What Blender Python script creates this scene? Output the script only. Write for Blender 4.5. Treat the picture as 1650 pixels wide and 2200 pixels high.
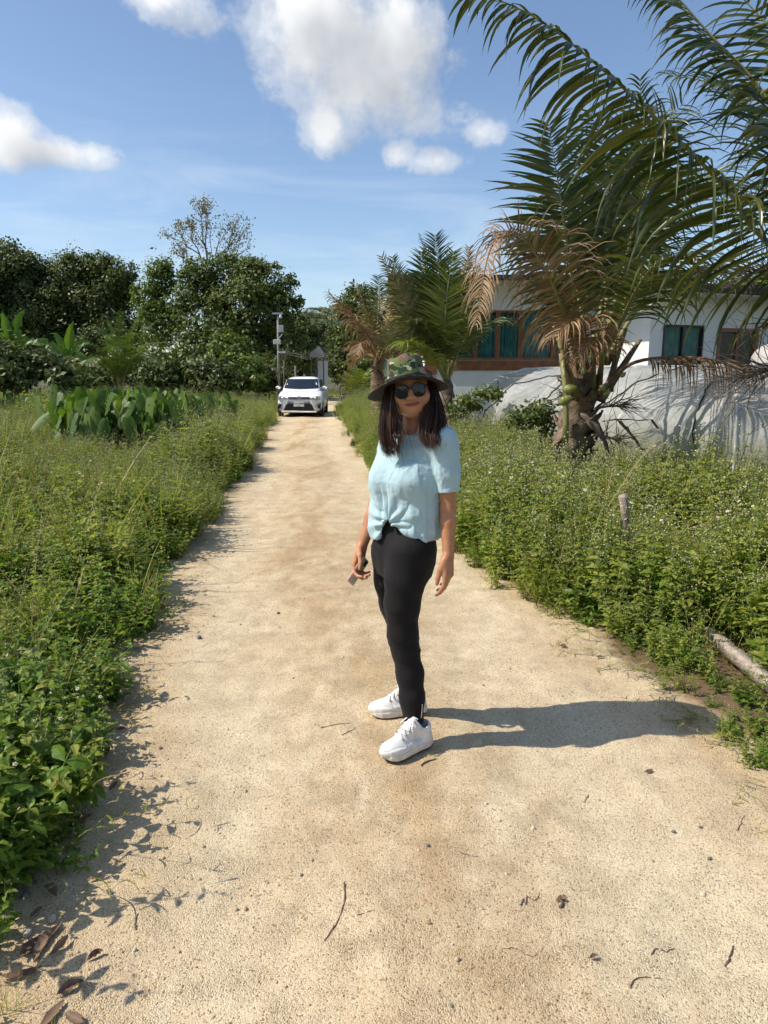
import bpy, math, random
import numpy as np
from mathutils import Vector, Matrix
R = math.radians
rng = np.random.default_rng(7)
random.seed(7)
SC = bpy.context.scene
COL = SC.collection
for _o in list(bpy.data.objects):
    bpy.data.objects.remove(_o)

# ------------------------------------------------------------------ camera
CAM_H, PITCH, FPX, CX, CY = 1.56, R(10.98), 1525.0, 825.0, 1100.0
cam_d = bpy.data.cameras.new('camera')
cam_d.sensor_fit = 'VERTICAL'; cam_d.sensor_height = 36.0
cam_d.lens = 36.0 * FPX / 2200.0
cam_d.clip_start = 0.05; cam_d.clip_end = 8000
cam = bpy.data.objects.new('camera', cam_d); COL.objects.link(cam)
cam.location = (0, 0, CAM_H)
cam.rotation_euler = (R(90) - PITCH, 0, 0)
SC.camera = cam

# ------------------------------------------------------------------ sun, sky, exposure
SUN = Vector((-1.0, -0.14, 1.16)).normalized()          # direction towards the sun
sun_d = bpy.data.lights.new('sun', 'SUN')
sun_d.energy = 4.4; sun_d.angle = R(0.53); sun_d.color = (1.0, 0.93, 0.82)
sun = bpy.data.objects.new('sun', sun_d); COL.objects.link(sun)
sun.rotation_euler = SUN.to_track_quat('Z', 'Y').to_euler()
sun.location = (-20, -3, 25)
SC.view_settings.view_transform = 'Standard'
SC.view_settings.look = 'None'
SC.view_settings.exposure = 0.32
SC.view_settings.gamma = 1.0
SC.view_settings.use_curve_mapping = False
SC.cycles.use_denoising = True
SC.cycles.max_bounces = 5
SC.cycles.diffuse_bounces = 3
SC.cycles.glossy_bounces = 3
SC.cycles.transmission_bounces = 4
SC.cycles.use_adaptive_sampling = True
SC.cycles.adaptive_threshold = 0.025
SC.cycles.adaptive_min_samples = 12
SC.cycles.transparent_max_bounces = 12
SC.cycles.caustics_reflective = False
SC.cycles.caustics_refractive = False


def pix(x, y, Y):
    """World point seen at photo pixel (x, y) at forward distance Y."""
    s, c = math.sin(PITCH), math.cos(PITCH)
    dx, up = (x - CX), (CY - y)
    d = Vector((dx, FPX * c + up * s, -FPX * s + up * c))
    return Vector((0, 0, CAM_H)) + d * (Y / d.y)


def gnd(x, y, z=0.0):
    s, c = math.sin(PITCH), math.cos(PITCH)
    d = Vector((x - CX, FPX * c + (CY - y) * s, -FPX * s + (CY - y) * c))
    return Vector((0, 0, CAM_H)) + d * ((z - CAM_H) / d.z)


class NT:
    """Small node-tree writer."""
    def __init__(s, tree):
        s.t = tree; s.n = tree.nodes; s.l = tree.links
    def add(s, typ, **kw):
        nd = s.n.new(typ)
        ins = kw.pop('i', {})
        for k, v in kw.items():
            setattr(nd, k, v)
        for k, v in ins.items():
            s.put(nd.inputs[k], v)
        return nd
    def put(s, sock, v):
        if isinstance(v, bpy.types.NodeSocket):
            s.l.new(v, sock)
        elif isinstance(v, bpy.types.Node):
            s.l.new(v.outputs[0], sock)
        else:
            sock.default_value = v
    def m(s, op, a, b=0.0, c=0.0, clamp=False):
        nd = s.n.new('ShaderNodeMath'); nd.operation = op; nd.use_clamp = clamp
        for k, v in enumerate((a, b, c)):
            s.put(nd.inputs[k], v)
        return nd.outputs[0]
    def v(s, op, a, b=(0, 0, 0), scale=None):
        nd = s.n.new('ShaderNodeVectorMath'); nd.operation = op
        s.put(nd.inputs[0], a); s.put(nd.inputs[1], b)
        if scale is not None:
            s.put(nd.inputs['Scale'], scale)
        return nd.outputs['Value'] if op in ('DOT_PRODUCT', 'LENGTH', 'DISTANCE') else nd.outputs[0]
    def mix(s, f, a, b, blend='MIX'):
        nd = s.n.new('ShaderNodeMix'); nd.data_type = 'RGBA'; nd.blend_type = blend
        s.put(nd.inputs[0], f); s.put(nd.inputs[6], a); s.put(nd.inputs[7], b)
        return nd.outputs[2]
    def ramp(s, f, stops, interp='LINEAR'):
        nd = s.n.new('ShaderNodeValToRGB'); e = nd.color_ramp; e.interpolation = interp
        while len(e.elements) < len(stops):
            e.elements.new(0.5)
        for el, (p, c) in zip(e.elements, stops):
            el.position = p
            el.color = c if len(c) == 4 else (*c, 1)
        s.put(nd.inputs[0], f)
        return nd.outputs[0]
    def noise(s, vec, scale, detail=4.0, rough=0.55, dist=0.0, out=0):
        nd = s.add('ShaderNodeTexNoise')
        if vec is not None:
            s.l.new(vec, nd.inputs['Vector'])
        nd.inputs['Scale'].default_value = scale; nd.inputs['Detail'].default_value = detail
        nd.inputs['Roughness'].default_value = rough; nd.inputs['Distortion'].default_value = dist
        return nd.outputs[out]


def make_world():
    w = bpy.data.worlds.new('World'); SC.world = w; w.use_nodes = True
    w.cycles.sampling_method = 'MANUAL'; w.cycles.sample_map_resolution = 128
    t = NT(w.node_tree); w.node_tree.nodes.clear()
    # cloud field as a function of direction on the unit sphere: (centre direction, half width, half height, weight)
    def ang(x, y):
        v = (pix(x, y, 10.0) - Vector((0, 0, CAM_H))).normalized()
        return math.atan2(v.x, v.y), math.asin(v.z)
    blobs = [(690, 75, 0.074, 0.070, .95), (775, 160, 0.088, 0.064, .95), (625, 10, 0.035, 0.04, .85), (860, 90, 0.06, 0.06, .9), (700, 270, 0.032, 0.036, .85),
             (900, 245, 0.085, 0.032, 0.52), (1040, 285, 0.038, 0.018, 0.55), (858, 332, 0.024, 0.019, 0.68), (930, 345, 0.042, 0.019, 0.72),
             (15, 290, 0.045, 0.035, 0.95), (95, 325, 0.075, 0.020, 0.85), (205, 330, 0.026, 0.014, 0.7),
             (345, -5, 0.050, 0.026, 0.75), (405, 35, 0.042, 0.024, 0.58), (925, 170, 0.012, 0.03, .5), (955, 120, 0.02, 0.01, .42),
             (-900, 100, 0.12, 0.06, .9), (1500, -350, 0.2, 0.1, .9), (600, -800, 0.3, 0.16, .9), (2300, 330, .16, .06, .9)]
    def density_group(fine):
     g = bpy.data.node_groups.new('cloud_density', 'ShaderNodeTree')
     g.interface.new_socket('Dir', in_out='INPUT', socket_type='NodeSocketVector')
     g.interface.new_socket('Density', in_out='OUTPUT', socket_type='NodeSocketFloat')
     q = NT(g); gi = q.add('NodeGroupInput'); go = q.add('NodeGroupOutput')
     d = gi.outputs[0]
     n1 = q.noise(d, 9.0, 6.0 if fine else 3.0, 0.62)
     n2 = q.noise(d, 34.0, 3.0, 0.6) if fine else 0.5
     best = None
     for (x, y, a, b, wt) in blobs:
         az, el = ang(x, y); a /= math.cos(el)
         nd = q.add('ShaderNodeVectorMath', operation='MULTIPLY_ADD', i={0: d, 1: (1 / a, 1 / b, 0), 2: (-az / a, -el / b, 0)}).outputs[0]
         e = q.m('MULTIPLY', q.m('POWER', 0.4066, q.v('DOT_PRODUCT', nd, nd)), wt)
         best = e if best is None else q.m('SMOOTH_MAX', best, e, 0.25)
     nn = q.m('ADD', q.m('MULTIPLY', q.m('SUBTRACT', n1, 0.5), 1.75), q.m('MULTIPLY', q.m('SUBTRACT', n2, 0.5), 0.8))
     den = q.m('ADD', best, q.m('MULTIPLY', nn, q.m('MINIMUM', q.m('MULTIPLY', best, 1.8), 0.62)))
     q.l.new(den, go.inputs[0])
     return g
    tc = t.add('ShaderNodeTexCoord').outputs['Generated']
    dirn = t.v('NORMALIZE', tc)
    sx = t.add('ShaderNodeSeparateXYZ', i={0: dirn})
    ae = t.add('ShaderNodeCombineXYZ', i={0: t.m('ARCTAN2', sx.outputs[0], sx.outputs[1]), 1: t.m('ARCSINE', sx.outputs[2])}).outputs[0]
    G1 = t.add('ShaderNodeGroup', node_tree=density_group(True)); t.l.new(ae, G1.inputs[0])
    sh = t.v('ADD', ae, (-0.035, 0.03, 0.0))
    G2 = t.add('ShaderNodeGroup', node_tree=density_group(False)); t.l.new(sh, G2.inputs[0])
    den, den2 = G1.outputs[0], G2.outputs[0]
    mask = t.ramp(den, [(0.24, (0, 0, 0)), (0.46, (0.5, 0.5, 0.5)), (0.80, (1, 1, 1))], 'EASE')
    # thin streaked cirrus low in the sky
    mp = t.add('ShaderNodeMapping', i={'Vector': dirn}); mp.inputs['Rotation'].default_value = (0, R(-16), 0); mp.inputs['Scale'].default_value = (1.6, 1.6, 9.0)
    ci = t.noise(mp.outputs[0], 1.9, 4.0, 0.6, 0.6)
    zc = sx.outputs[2]
    band = t.m('MULTIPLY', t.ramp(zc, [(0.03, (0, 0, 0)), (0.11, (1, 1, 1)), (0.20, (1, 1, 1)), (0.34, (0, 0, 0))]), 0.36)
    cir = t.m('MULTIPLY', t.ramp(ci, [(0.45, (0, 0, 0)), (0.75, (1, 1, 1))]), band)
    lit = t.m('ADD', 0.86, t.m('MULTIPLY', t.m('SUBTRACT', den, den2), 0.45))
    thick = t.m('SUBTRACT', lit, t.m('MULTIPLY', t.ramp(den, [(0.55, (0, 0, 0)), (1.25, (1, 1, 1))]), 0.16))
    litc = t.m('MINIMUM', t.m('MAXIMUM', thick, 0.62), 1.03)
    cloud_col = t.mix(t.m('SUBTRACT', litc, 0.0, clamp=True), (0.50, 0.62, 0.82, 1), (0.97, 0.985, 1.0, 1))
    cloud = t.v('SCALE', cloud_col, scale=t.m('MULTIPLY', litc, 0.80))
    sky = t.add('ShaderNodeTexSky', sky_type='NISHITA', sun_disc=False)
    sky.sun_elevation = math.asin(SUN.z); sky.sun_rotation = math.atan2(SUN.x, SUN.y)
    sky.altitude = 200; sky.air_density = 1.0; sky.dust_density = 0.8; sky.ozone_density = 2.4
    skyc = t.v('SCALE', sky.outputs[0], scale=0.132)
    c1 = t.mix(cir, skyc, (0.74, 0.80, 0.86, 1))
    c2 = t.mix(mask, c1, cloud)
    bg = t.add('ShaderNodeBackground', i={'Color': c2, 'Strength': 1.0})
    out = t.add('ShaderNodeOutputWorld'); t.l.new(bg.outputs[0], out.inputs[0])
make_world()

# ------------------------------------------------------------------ object helpers
def mk(name, V, F, mat=None, parent=None, smooth=True, attrs=None):
    """One mesh object. F: (n,k) int array or a list of such arrays / index lists."""
    me = bpy.data.meshes.new(name)
    V = np.asarray(V, dtype=np.float32).reshape(-1, 3)
    if isinstance(F, np.ndarray):
        F = [F]
    if len(F) and not isinstance(F[0], np.ndarray):
        by = {}
        for f in F:
            by.setdefault(len(f), []).append(f)
        F = [np.array(v, dtype=np.int32) for v in by.values()]
    F = [f for f in F if len(f)]
    nl = sum(f.size for f in F); nf = sum(len(f) for f in F)
    me.vertices.add(len(V)); me.vertices.foreach_set('co', V.ravel())
    me.loops.add(nl); me.polygons.add(nf)
    me.loops.foreach_set('vertex_index', np.concatenate([f.ravel() for f in F]).astype(np.int32))
    st, tot, k = [], [], 0
    for f in F:
        n, w = f.shape
        st.append(k + np.arange(n) * w); tot.append(np.full(n, w)); k += n * w
    me.polygons.foreach_set('loop_start', np.concatenate(st).astype(np.int32))
    me.polygons.foreach_set('loop_total', np.concatenate(tot).astype(np.int32))
    me.polygons.foreach_set('use_smooth', np.full(nf, smooth))
    me.update(calc_edges=True)
    me.validate()
    if attrs:
        for an, av in attrs.items():
            av = np.asarray(av, dtype=np.float32)
            if av.ndim == 1:
                a = me.attributes.new(an, 'FLOAT', 'POINT'); a.data.foreach_set('value', av)
            else:
                a = me.attributes.new(an, 'FLOAT_VECTOR', 'POINT'); a.data.foreach_set('vector', av.ravel())
    if mat:
        me.materials.append(mat)
    o = bpy.data.objects.new(name, me); COL.objects.link(o)
    if parent is not None:
        o.parent = parent
        o.matrix_parent_inverse = Matrix.Identity(4)
    return o


def tag(o, label=None, cat=None, group=None, kind=None):
    if label: o['label'] = label
    if cat: o['category'] = cat
    if group: o['group'] = group
    if kind: o['kind'] = kind
    return o


def thing(name, label, cat, loc=(0, 0, 0), rz=0.0, group=None):
    o = bpy.data.objects.new(name, None); COL.objects.link(o)
    o.empty_display_size = 0.1
    o.location = loc; o.rotation_euler = (0, 0, rz)
    return tag(o, label, cat, group)


class MB:
    """Collects simple shapes into one mesh."""
    def __init__(s):
        s.v = []; s.f = []; s.n = 0
    def raw(s, v, f):
        s.v.append(np.asarray(v, dtype=np.float64).reshape(-1, 3))
        for q in f:
            s.f.append([i + s.n for i in q])
        s.n += len(s.v[-1]); return s
    def box(s, lo, hi, M=None, bev=0.0):
        x0, y0, z0 = lo; x1, y1, z1 = hi
        if bev <= 0:
            v = [(x0, y0, z0), (x1, y0, z0), (x1, y1, z0), (x0, y1, z0), (x0, y0, z1), (x1, y0, z1), (x1, y1, z1), (x0, y1, z1)]
            f = [(0, 3, 2, 1), (4, 5, 6, 7), (0, 1, 5, 4), (1, 2, 6, 5), (2, 3, 7, 6), (3, 0, 4, 7)]
        else:
            b = min(bev, (x1 - x0) * .45, (y1 - y0) * .45, (z1 - z0) * .45); v = []; f = []
            xs = ((x0, x1)); c = 0
            idx = {}
            for ix, x in enumerate((x0, x1)):
                for iy, y in enumerate((y0, y1)):
                    for iz, z in enumerate((z0, z1)):
                        sx, sy, sz = (1 - 2 * ix), (1 - 2 * iy), (1 - 2 * iz)
                        idx[ix, iy, iz] = len(v)
                        v += [(x, y + sy * b, z + sz * b), (x + sx * b, y, z + sz * b), (x + sx * b, y + sy * b, z)]
            for i in (0, 1):
                q = [idx[i, 0, 0], idx[i, 1, 0], idx[i, 1, 1], idx[i, 0, 1]]; f.append(q if i else q[::-1])
                q = [idx[0, i, 0] + 1, idx[1, i, 0] + 1, idx[1, i, 1] + 1, idx[0, i, 1] + 1]; f.append(q[::-1] if i else q)
                q = [idx[0, 0, i] + 2, idx[1, 0, i] + 2, idx[1, 1, i] + 2, idx[0, 1, i] + 2]; f.append(q if i else q[::-1])
            for a in (0, 1):
                for b2 in (0, 1):
                    q = [idx[a, b2, 0] + 0, idx[a, b2, 0] + 1, idx[a, b2, 1] + 1, idx[a, b2, 1] + 0]; f.append(q if (a ^ b2) else q[::-1])
                    q = [idx[a, 0, b2] + 0, idx[a, 0, b2] + 2, idx[a, 1, b2] + 2, idx[a, 1, b2] + 0]; f.append(q[::-1] if (a ^ b2) else q)
                    q = [idx[0, a, b2] + 1, idx[0, a, b2] + 2, idx[1, a, b2] + 2, idx[1, a, b2] + 1]; f.append(q if (a ^ b2) else q[::-1])
            for (ix, iy, iz), k in idx.items():
                q = [k, k + 1, k + 2]; f.append(q if (ix ^ iy ^ iz) else q[::-1])
        v = np.array(v, dtype=np.float64)
        if M is not None:
            A = np.array(M); v = v @ A[:3, :3].T + A[:3, 3]
        return s.raw(v, f)
    def tube(s, pts, rad, seg=8, cap=True, squash=None):
        pts = [Vector(p) for p in pts]; n = len(pts)
        if not hasattr(rad, '__len__'): rad = [rad] * n
        V = []; up = None
        for i, p in enumerate(pts):
            t = (pts[min(i + 1, n - 1)] - pts[max(i - 1, 0)])
            t = t.normalized() if t.length > 1e-9 else Vector((0, 0, 1))
            if up is None:
                up = Vector((0, 0, 1)) if abs(t.z) < 0.9 else Vector((1, 0, 0))
            a = (up - t * up.dot(t))
            a = a.normalized() if a.length > 1e-6 else t.orthogonal().normalized()
            b = t.cross(a); up = a
            for k in range(seg):
                th = 2 * math.pi * k / seg
                V.append(p + (a * math.cos(th) * (squash or 1.0) + b * math.sin(th)) * rad[i])
        F = []
        for i in range(n - 1):
            for k in range(seg):
                k2 = (k + 1) % seg
                F.append((i * seg + k, i * seg + k2, (i + 1) * seg + k2, (i + 1) * seg + k))
        if cap:
            F.append(tuple(range(seg))[::-1]); F.append(tuple((n - 1) * seg + k for k in range(seg)))
        return s.raw([tuple(p) for p in V], F)
    def prism(s, poly, y0, y1, M=None):
        """Polygon in xz (list of (x,z), counter-clockwise seen from -y) extruded from y0 to y1."""
        n = len(poly)
        v = [(x, y0, z) for x, z in poly] + [(x, y1, z) for x, z in poly]
        f = [tuple(range(n)), tuple(range(2 * n - 1, n - 1, -1))]
        for i in range(n):
            j = (i + 1) % n
            f.append((i, i + n, j + n, j))
        v = np.array(v, dtype=np.float64)
        if M is not None:
            A = np.array(M); v = v @ A[:3, :3].T + A[:3, 3]
        return s.raw(v, f)
    def build(s, name, mat=None, parent=None, smooth=False):
        return mk(name, np.concatenate(s.v), s.f, mat, parent, smooth)


def hashn(ix, iy, iz, seed):
    h = (ix.astype(np.int64) * 374761393 + iy.astype(np.int64) * 668265263 + iz.astype(np.int64) * 2147483647 + seed * 974711) & 0xffffffff
    h = ((h ^ (h >> 13)) * 1274126177) & 0xffffffff
    h = h ^ (h >> 16)
    return (h & 0xffff) / 32767.5 - 1.0


def vnoise(P, seed=0):
    """Value noise in [-1,1] at points P (n,3)."""
    P = np.asarray(P, dtype=np.float64); I = np.floor(P).astype(np.int64); f = P - I; f = f * f * (3 - 2 * f)
    r = 0
    for a in (0, 1):
        for b in (0, 1):
            for c in (0, 1):
                w = (f[:, 0] if a else 1 - f[:, 0]) * (f[:, 1] if b else 1 - f[:, 1]) * (f[:, 2] if c else 1 - f[:, 2])
                r = r + w * hashn(I[:, 0] + a, I[:, 1] + b, I[:, 2] + c, seed)
    return r


def fbm(P, octv=4, seed=0, gain=0.5):
    P = np.asarray(P, dtype=np.float64); a = 1.0; r = 0
    for k in range(octv):
        r = r + a * vnoise(P * (2.03 ** k) + 17.3 * k, seed + k); a *= gain
    return r


# ------------------------------------------------------------------ materials
def new_mat(name):
    m = bpy.data.materials.new(name); m.use_nodes = True
    t = NT(m.node_tree); m.node_tree.nodes.clear()
    out = t.add('ShaderNodeOutputMaterial')
    b = t.add('ShaderNodeBsdfPrincipled')
    t.l.new(b.outputs[0], out.inputs[0])
    return m, t, b, out


def pm(name, col, rough=0.6, var=0.15, scale=6.0, bump=0.0, bscale=40.0, spec=0.4, metal=0.0, col2=None, coat=0.0, detail=5.0):
    """Plain surface: noise-varied colour, varied roughness, fine bump."""
    m, t, b, out = new_mat(name)
    tc = t.add('ShaderNodeTexCoord').outputs['Object']
    n = t.noise(tc, scale, detail, 0.6)
    c2 = col2 or tuple(max(0, x * (1 - var * 1.6)) for x in col)
    c1 = col if col2 else tuple(min(1, x * (1 + var * 0.6)) for x in col)
    cc = t.mix(t.ramp(n, [(0.3, (0, 0, 0)), (0.7, (1, 1, 1))]), (*c2, 1), (*c1, 1))
    t.put(b.inputs['Base Color'], cc)
    t.put(b.inputs['Roughness'], t.m('ADD', rough - 0.06, t.m('MULTIPLY', n, 0.12)))
    b.inputs['Specular IOR Level'].default_value = spec
    b.inputs['Metallic'].default_value = metal
    b.inputs['Coat Weight'].default_value = coat
    b.inputs['Coat Roughness'].default_value = 0.08
    if bump:
        bn = t.add('ShaderNodeBump', i={'Height': t.noise(tc, bscale, 4.0, 0.6), 'Strength': bump, 'Distance': 0.02})
        t.l.new(bn.outputs[0], b.inputs['Normal'])
    return m


def leaf_mat(name, cols, trans=0.3, rough=0.45, spec=0.4, tcol=1.5, inst=0.35):
    """Foliage: colour by random leaf, thin translucency."""
    m, t, b, out = new_mat(name)
    geo = t.add('ShaderNodeNewGeometry'); oi = t.add('ShaderNodeObjectInfo')
    r = t.m('FRACT', t.m('ADD', geo.outputs['Random Per Island'], t.m('MULTIPLY', oi.outputs['Random'], inst)))
    n = len(cols)
    c = t.ramp(r, [(k / max(1, n - 1), cc) for k, cc in enumerate(cols)])
    pos = geo.outputs['Position']
    big = t.noise(pos, 0.55, 3.0, 0.5)
    c = t.mix(1.0, c, t.ramp(big, [(0.3, (0.78, 0.80, 0.72)), (0.7, (1.12, 1.06, 0.92))]), 'MULTIPLY')
    t.put(b.inputs['Base Color'], c); b.inputs['Roughness'].default_value = rough
    b.inputs['Specular IOR Level'].default_value = spec
    tr = t.add('ShaderNodeBsdfTranslucent')
    t.put(tr.inputs[0], t.mix(1.0, c, (tcol, tcol * 1.08, tcol * 0.45, 1), 'MULTIPLY'))
    mx = t.add('ShaderNodeMixShader', i={0: trans}); t.l.new(b.outputs[0], mx.inputs[1]); t.l.new(tr.outputs[0], mx.inputs[2])
    t.l.new(mx.outputs[0], out.inputs[0])
    return m
# ------------------------------------------------------------------ the setting: ground, path, hills
LZ = np.array([-4.0, 0.0, 2.07, 3.26, 5.25, 12.35, 27.0, 44.0, 60.0])
LX = np.array([-0.6, -0.65, -1.06, -1.36, -1.77, -2.48, -4.16, -6.0, -6.2])
RZ = np.array([-4.0, 0.0, 2.5, 3.36, 4.8, 6.3, 12.0, 27.0, 36.0, 44.0, 60.0])
RX = np.array([1.9, 1.75, 1.50, 1.36, 1.07, 0.76, -0.22, -1.71, -2.3, -1.6, 2.0])
def left_edge(y): return np.interp(y, LZ, LX)
def right_edge(y): return np.interp(y, RZ, RX)

def ground_material():
    m, t, b, out = new_mat('field_soil')
    p = t.add('ShaderNodeNewGeometry').outputs['Position']
    n = t.noise(p, 0.9, 8.0, 0.65); n2 = t.noise(p, 14.0, 5.0, 0.7)
    c = t.ramp(n, [(0.3, (0.050, 0.060, 0.018)), (0.52, (0.085, 0.085, 0.032)), (0.72, (0.16, 0.12, 0.06))])
    c = t.mix(t.m('MULTIPLY', n2, 0.6), c, (0.05, 0.045, 0.02, 1))
    t.put(b.inputs['Base Color'], c); b.inputs['Roughness'].default_value = 0.95
    bn = t.add('ShaderNodeBump', i={'Height': n2, 'Strength': 0.7, 'Distance': 0.05}); t.l.new(bn.outputs[0], b.inputs['Normal'])
    return m

def path_material():
    m, t, b, out = new_mat('sandy_gravel')
    p = t.add('ShaderNodeNewGeometry').outputs['Position']
    ed = t.add('ShaderNodeAttribute', attribute_name='edge').outputs['Fac']
    mp = t.add('ShaderNodeMapping', i={'Vector': p}); mp.inputs['Rotation'].default_value = (0, 0, R(7)); mp.inputs['Scale'].default_value = (1.25, 0.42, 1.0)
    big = t.noise(mp.outputs[0], 1.35, 7.0, 0.62, 0.4)
    mid = t.noise(p, 5.5, 6.0, 0.68)
    fine = t.noise(p, 95.0, 4.0, 0.75)
    grain = t.noise(p, 330.0, 2.0, 0.7)
    c = t.ramp(big, [(0.28, (0.72, 0.615, 0.445)), (0.45, (0.645, 0.525, 0.360)), (0.58, (0.53, 0.395, 0.245)), (0.73, (0.39, 0.27, 0.155))])
    c = t.mix(t.ramp(mid, [(0.42, (0, 0, 0)), (0.70, (0.45, 0.45, 0.45))]), c, (0.375, 0.265, 0.155, 1))
    c = t.mix(t.ramp(t.noise(mp.outputs[0], 3.1, 8.0, 0.7, 0.8), [(0.54, (0, 0, 0)), (0.72, (0.65, 0.65, 0.65))]), c, (0.75, 0.655, 0.485, 1))
    ac = t.add('ShaderNodeAttribute', attribute_name='across').outputs['Fac']
    wob = t.m('ADD', ac, t.m('MULTIPLY', t.m('SUBTRACT', t.noise(p, 0.7, 3.0, 0.5), 0.5), 0.22))
    # paler compacted wheel strips either side, browner loose gravel along the middle
    trk = t.ramp(wob, [(0.04, (0.2, 0.2, 0.2)), (0.20, (1, 1, 1)), (0.36, (0.1, 0.1, 0.1)), (0.50, (0, 0, 0)), (0.64, (0.25, 0.25, 0.25)), (0.80, (1, 1, 1)), (0.97, (0.25, 0.25, 0.25))])
    c = t.mix(t.m('MULTIPLY', trk, t.m('ADD', 0.18, t.m('MULTIPLY', big, 0.55))), c, (0.76, 0.67, 0.505, 1))
    # single grains, light and dark
    vor = t.add('ShaderNodeTexVoronoi', feature='F1'); t.l.new(p, vor.inputs['Vector']); vor.inputs['Scale'].default_value = 235.0; vor.inputs['Randomness'].default_value = 1.0
    vc = t.add('ShaderNodeSeparateColor', i={0: vor.outputs['Color']})
    coarse = t.ramp(mid, [(0.35, (0.25, 0.25, 0.25)), (0.65, (1, 1, 1))])
    c = t.mix(1.0, c, t.ramp(vc.outputs[0], [(0.0, (0.40, 0.35, 0.28)), (0.10, (0.72, 0.67, 0.58)), (0.25, (0.94, 0.91, 0.84)), (0.85, (1.0, 0.98, 0.92)), (1.0, (1.2, 1.19, 1.12))]), 'MULTIPLY')
    c = t.mix(t.m('MULTIPLY', t.ramp(grain, [(0.36, (1, 1, 1)), (0.47, (0, 0, 0))]), 0.30), c, (0.20, 0.14, 0.09, 1))
    # dark litter and soil that gathers in along both verges
    lit = t.m('ADD', ed, t.m('MULTIPLY', t.m('SUBTRACT', mid, 0.5), 0.9))
    c = t.mix(t.ramp(lit, [(0.50, (0, 0, 0)), (0.88, (1, 1, 1))]), c, t.mix(fine, (0.10, 0.065, 0.04, 1), (0.26, 0.17, 0.10, 1)))
    t.put(b.inputs['Base Color'], c); b.inputs['Roughness'].default_value = 0.93; b.inputs['Specular IOR Level'].default_value = 0.15
    h = t.m('ADD', t.m('MULTIPLY', fine, 0.7), t.m('ADD', t.m('MULTIPLY', t.m('MULTIPLY', vor.outputs['Distance'], coarse), -1.0), t.m('MULTIPLY', grain, 0.35)))
    bn = t.add('ShaderNodeBump', i={'Height': h, 'Strength': 0.85, 'Distance': 0.006})
    bn2 = t.add('ShaderNodeBump', i={'Height': mid, 'Strength': 0.55, 'Distance': 0.03}); t.l.new(bn.outputs[0], bn2.inputs['Normal'])
    t.l.new(bn2.outputs[0], b.inputs['Normal'])
    return m

def strip(xs, ys):
    X, Y = np.meshgrid(xs, ys)
    n, k = X.shape
    i = np.arange(n * k).reshape(n, k)
    F = np.stack([i[:-1, :-1], i[:-1, 1:], i[1:, 1:], i[1:, :-1]], -1).reshape(-1, 4)
    return X, Y, F

def build_setting():
    # ground: one sheet to the horizon
    a = np.concatenate([-np.geomspace(3000, 30, 18), np.linspace(-26, 26, 53), np.geomspace(30, 3000, 18)])
    X, Y, F = strip(a, np.concatenate([-np.geomspace(3000, 12, 14), np.linspace(-9, 60, 70), np.geomspace(66, 3000, 20)]))
    P = np.stack([X.ravel(), Y.ravel(), np.zeros(X.size)], -1)
    P[:, 2] = -0.06 + 0.03 * fbm(P * 0.6, 3, 3)
    tag(mk('ground', P, F, ground_material()), kind='structure')
    # path: a finely modelled strip that follows both verges
    ys = np.concatenate([np.linspace(-3.0, 0.6, 20), np.linspace(0.65, 6.0, 330), np.geomspace(6.03, 62, 220)])
    us = np.linspace(-0.32, 1.32, 150)
    U, Y, F = strip(us, ys)
    l, r = left_edge(Y), right_edge(Y)
    wob = 0.10 * fbm(np.stack([Y.ravel() * 1.1, 0 * Y.ravel(), 0 * Y.ravel()], -1), 3, 9).reshape(Y.shape)
    X = l + (r - l) * U + wob
    P = np.stack([X.ravel(), Y.ravel(), 0 * X.ravel()], -1)
    u = U.ravel()
    z = 0.010 * fbm(P * 2.2, 3, 21) + 0.0035 * fbm(P * 11.0, 3, 31) + 0.0016 * fbm(P * 45.0, 2, 37)
    z += -0.012 * (np.exp(-((u - 0.24) / 0.10) ** 2) + np.exp(-((u - 0.74) / 0.10) ** 2)) + 0.012 * np.exp(-((u - 0.49) / 0.14) ** 2)
    e = np.clip(np.maximum(-u, u - 1.0) / 0.12 + 0.35, 0, 1.3)
    z -= 0.05 * np.clip((np.maximum(-u, u - 1.0) - 0.2) / 0.12, 0, 1)
    dp = (P[:, 0] - .08) ** 2 + (P[:, 1] - 2.90) ** 2
    z -= z[dp < .09].mean() * np.exp(-dp / .9)
    P[:, 2] = z
    tag(mk('path', P, F, path_material(), attrs={'edge': e, 'across': np.clip(u, 0, 1)}), kind='structure')
    from mathutils.bvhtree import BVHTree
    bv = BVHTree.FromPolygons(P.tolist(), F.tolist())
    global path_z
    def path_z(x, y):
        h = bv.ray_cast(Vector((x, y, 1.0)), Vector((0, 0, -1)))
        return h[0].z if h[0] is not None else 0.0
    # hills far behind
    hm = pm('hill_woods', (0.05, 0.085, 0.05), 0.9, 0.3, 0.01, 1.0, 0.05)
    for k, (cx, Y0, w, h, sd) in enumerate([(-105, 1150, 330, 92, 1), (450, 1300, 260, 150, 2)]):
        xs = np.linspace(-1.9, 1.9, 110); yy = np.linspace(-1.5, 1.5, 60)
        A, B, F = strip(xs, yy)
        Z = h * np.exp(-(A * A * 1.3 + B * B * 2.2)) * (1 + 0.12 * np.sin(A * 5 + sd))
        Q = np.stack([cx + A.ravel() * w, Y0 + B.ravel() * w * 0.6, Z.ravel()], -1)
        Q[:, 2] += 14 * fbm(Q * 0.012, 4, sd) * np.clip(Q[:, 2] / 60, 0, 1) - 12
        tag(mk('hill', Q, F, hm), kind='structure')
build_setting()
PATH_MAT = bpy.data.materials['sandy_gravel']


# ------------------------------------------------------------------ scattering of uncountable small growth
def proto_collection(name, objs):
    c = bpy.data.collections.new(name)
    for o in objs:
        for cc in list(o.users_collection):
            cc.objects.unlink(o)
        c.objects.link(o)
    return c

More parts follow.
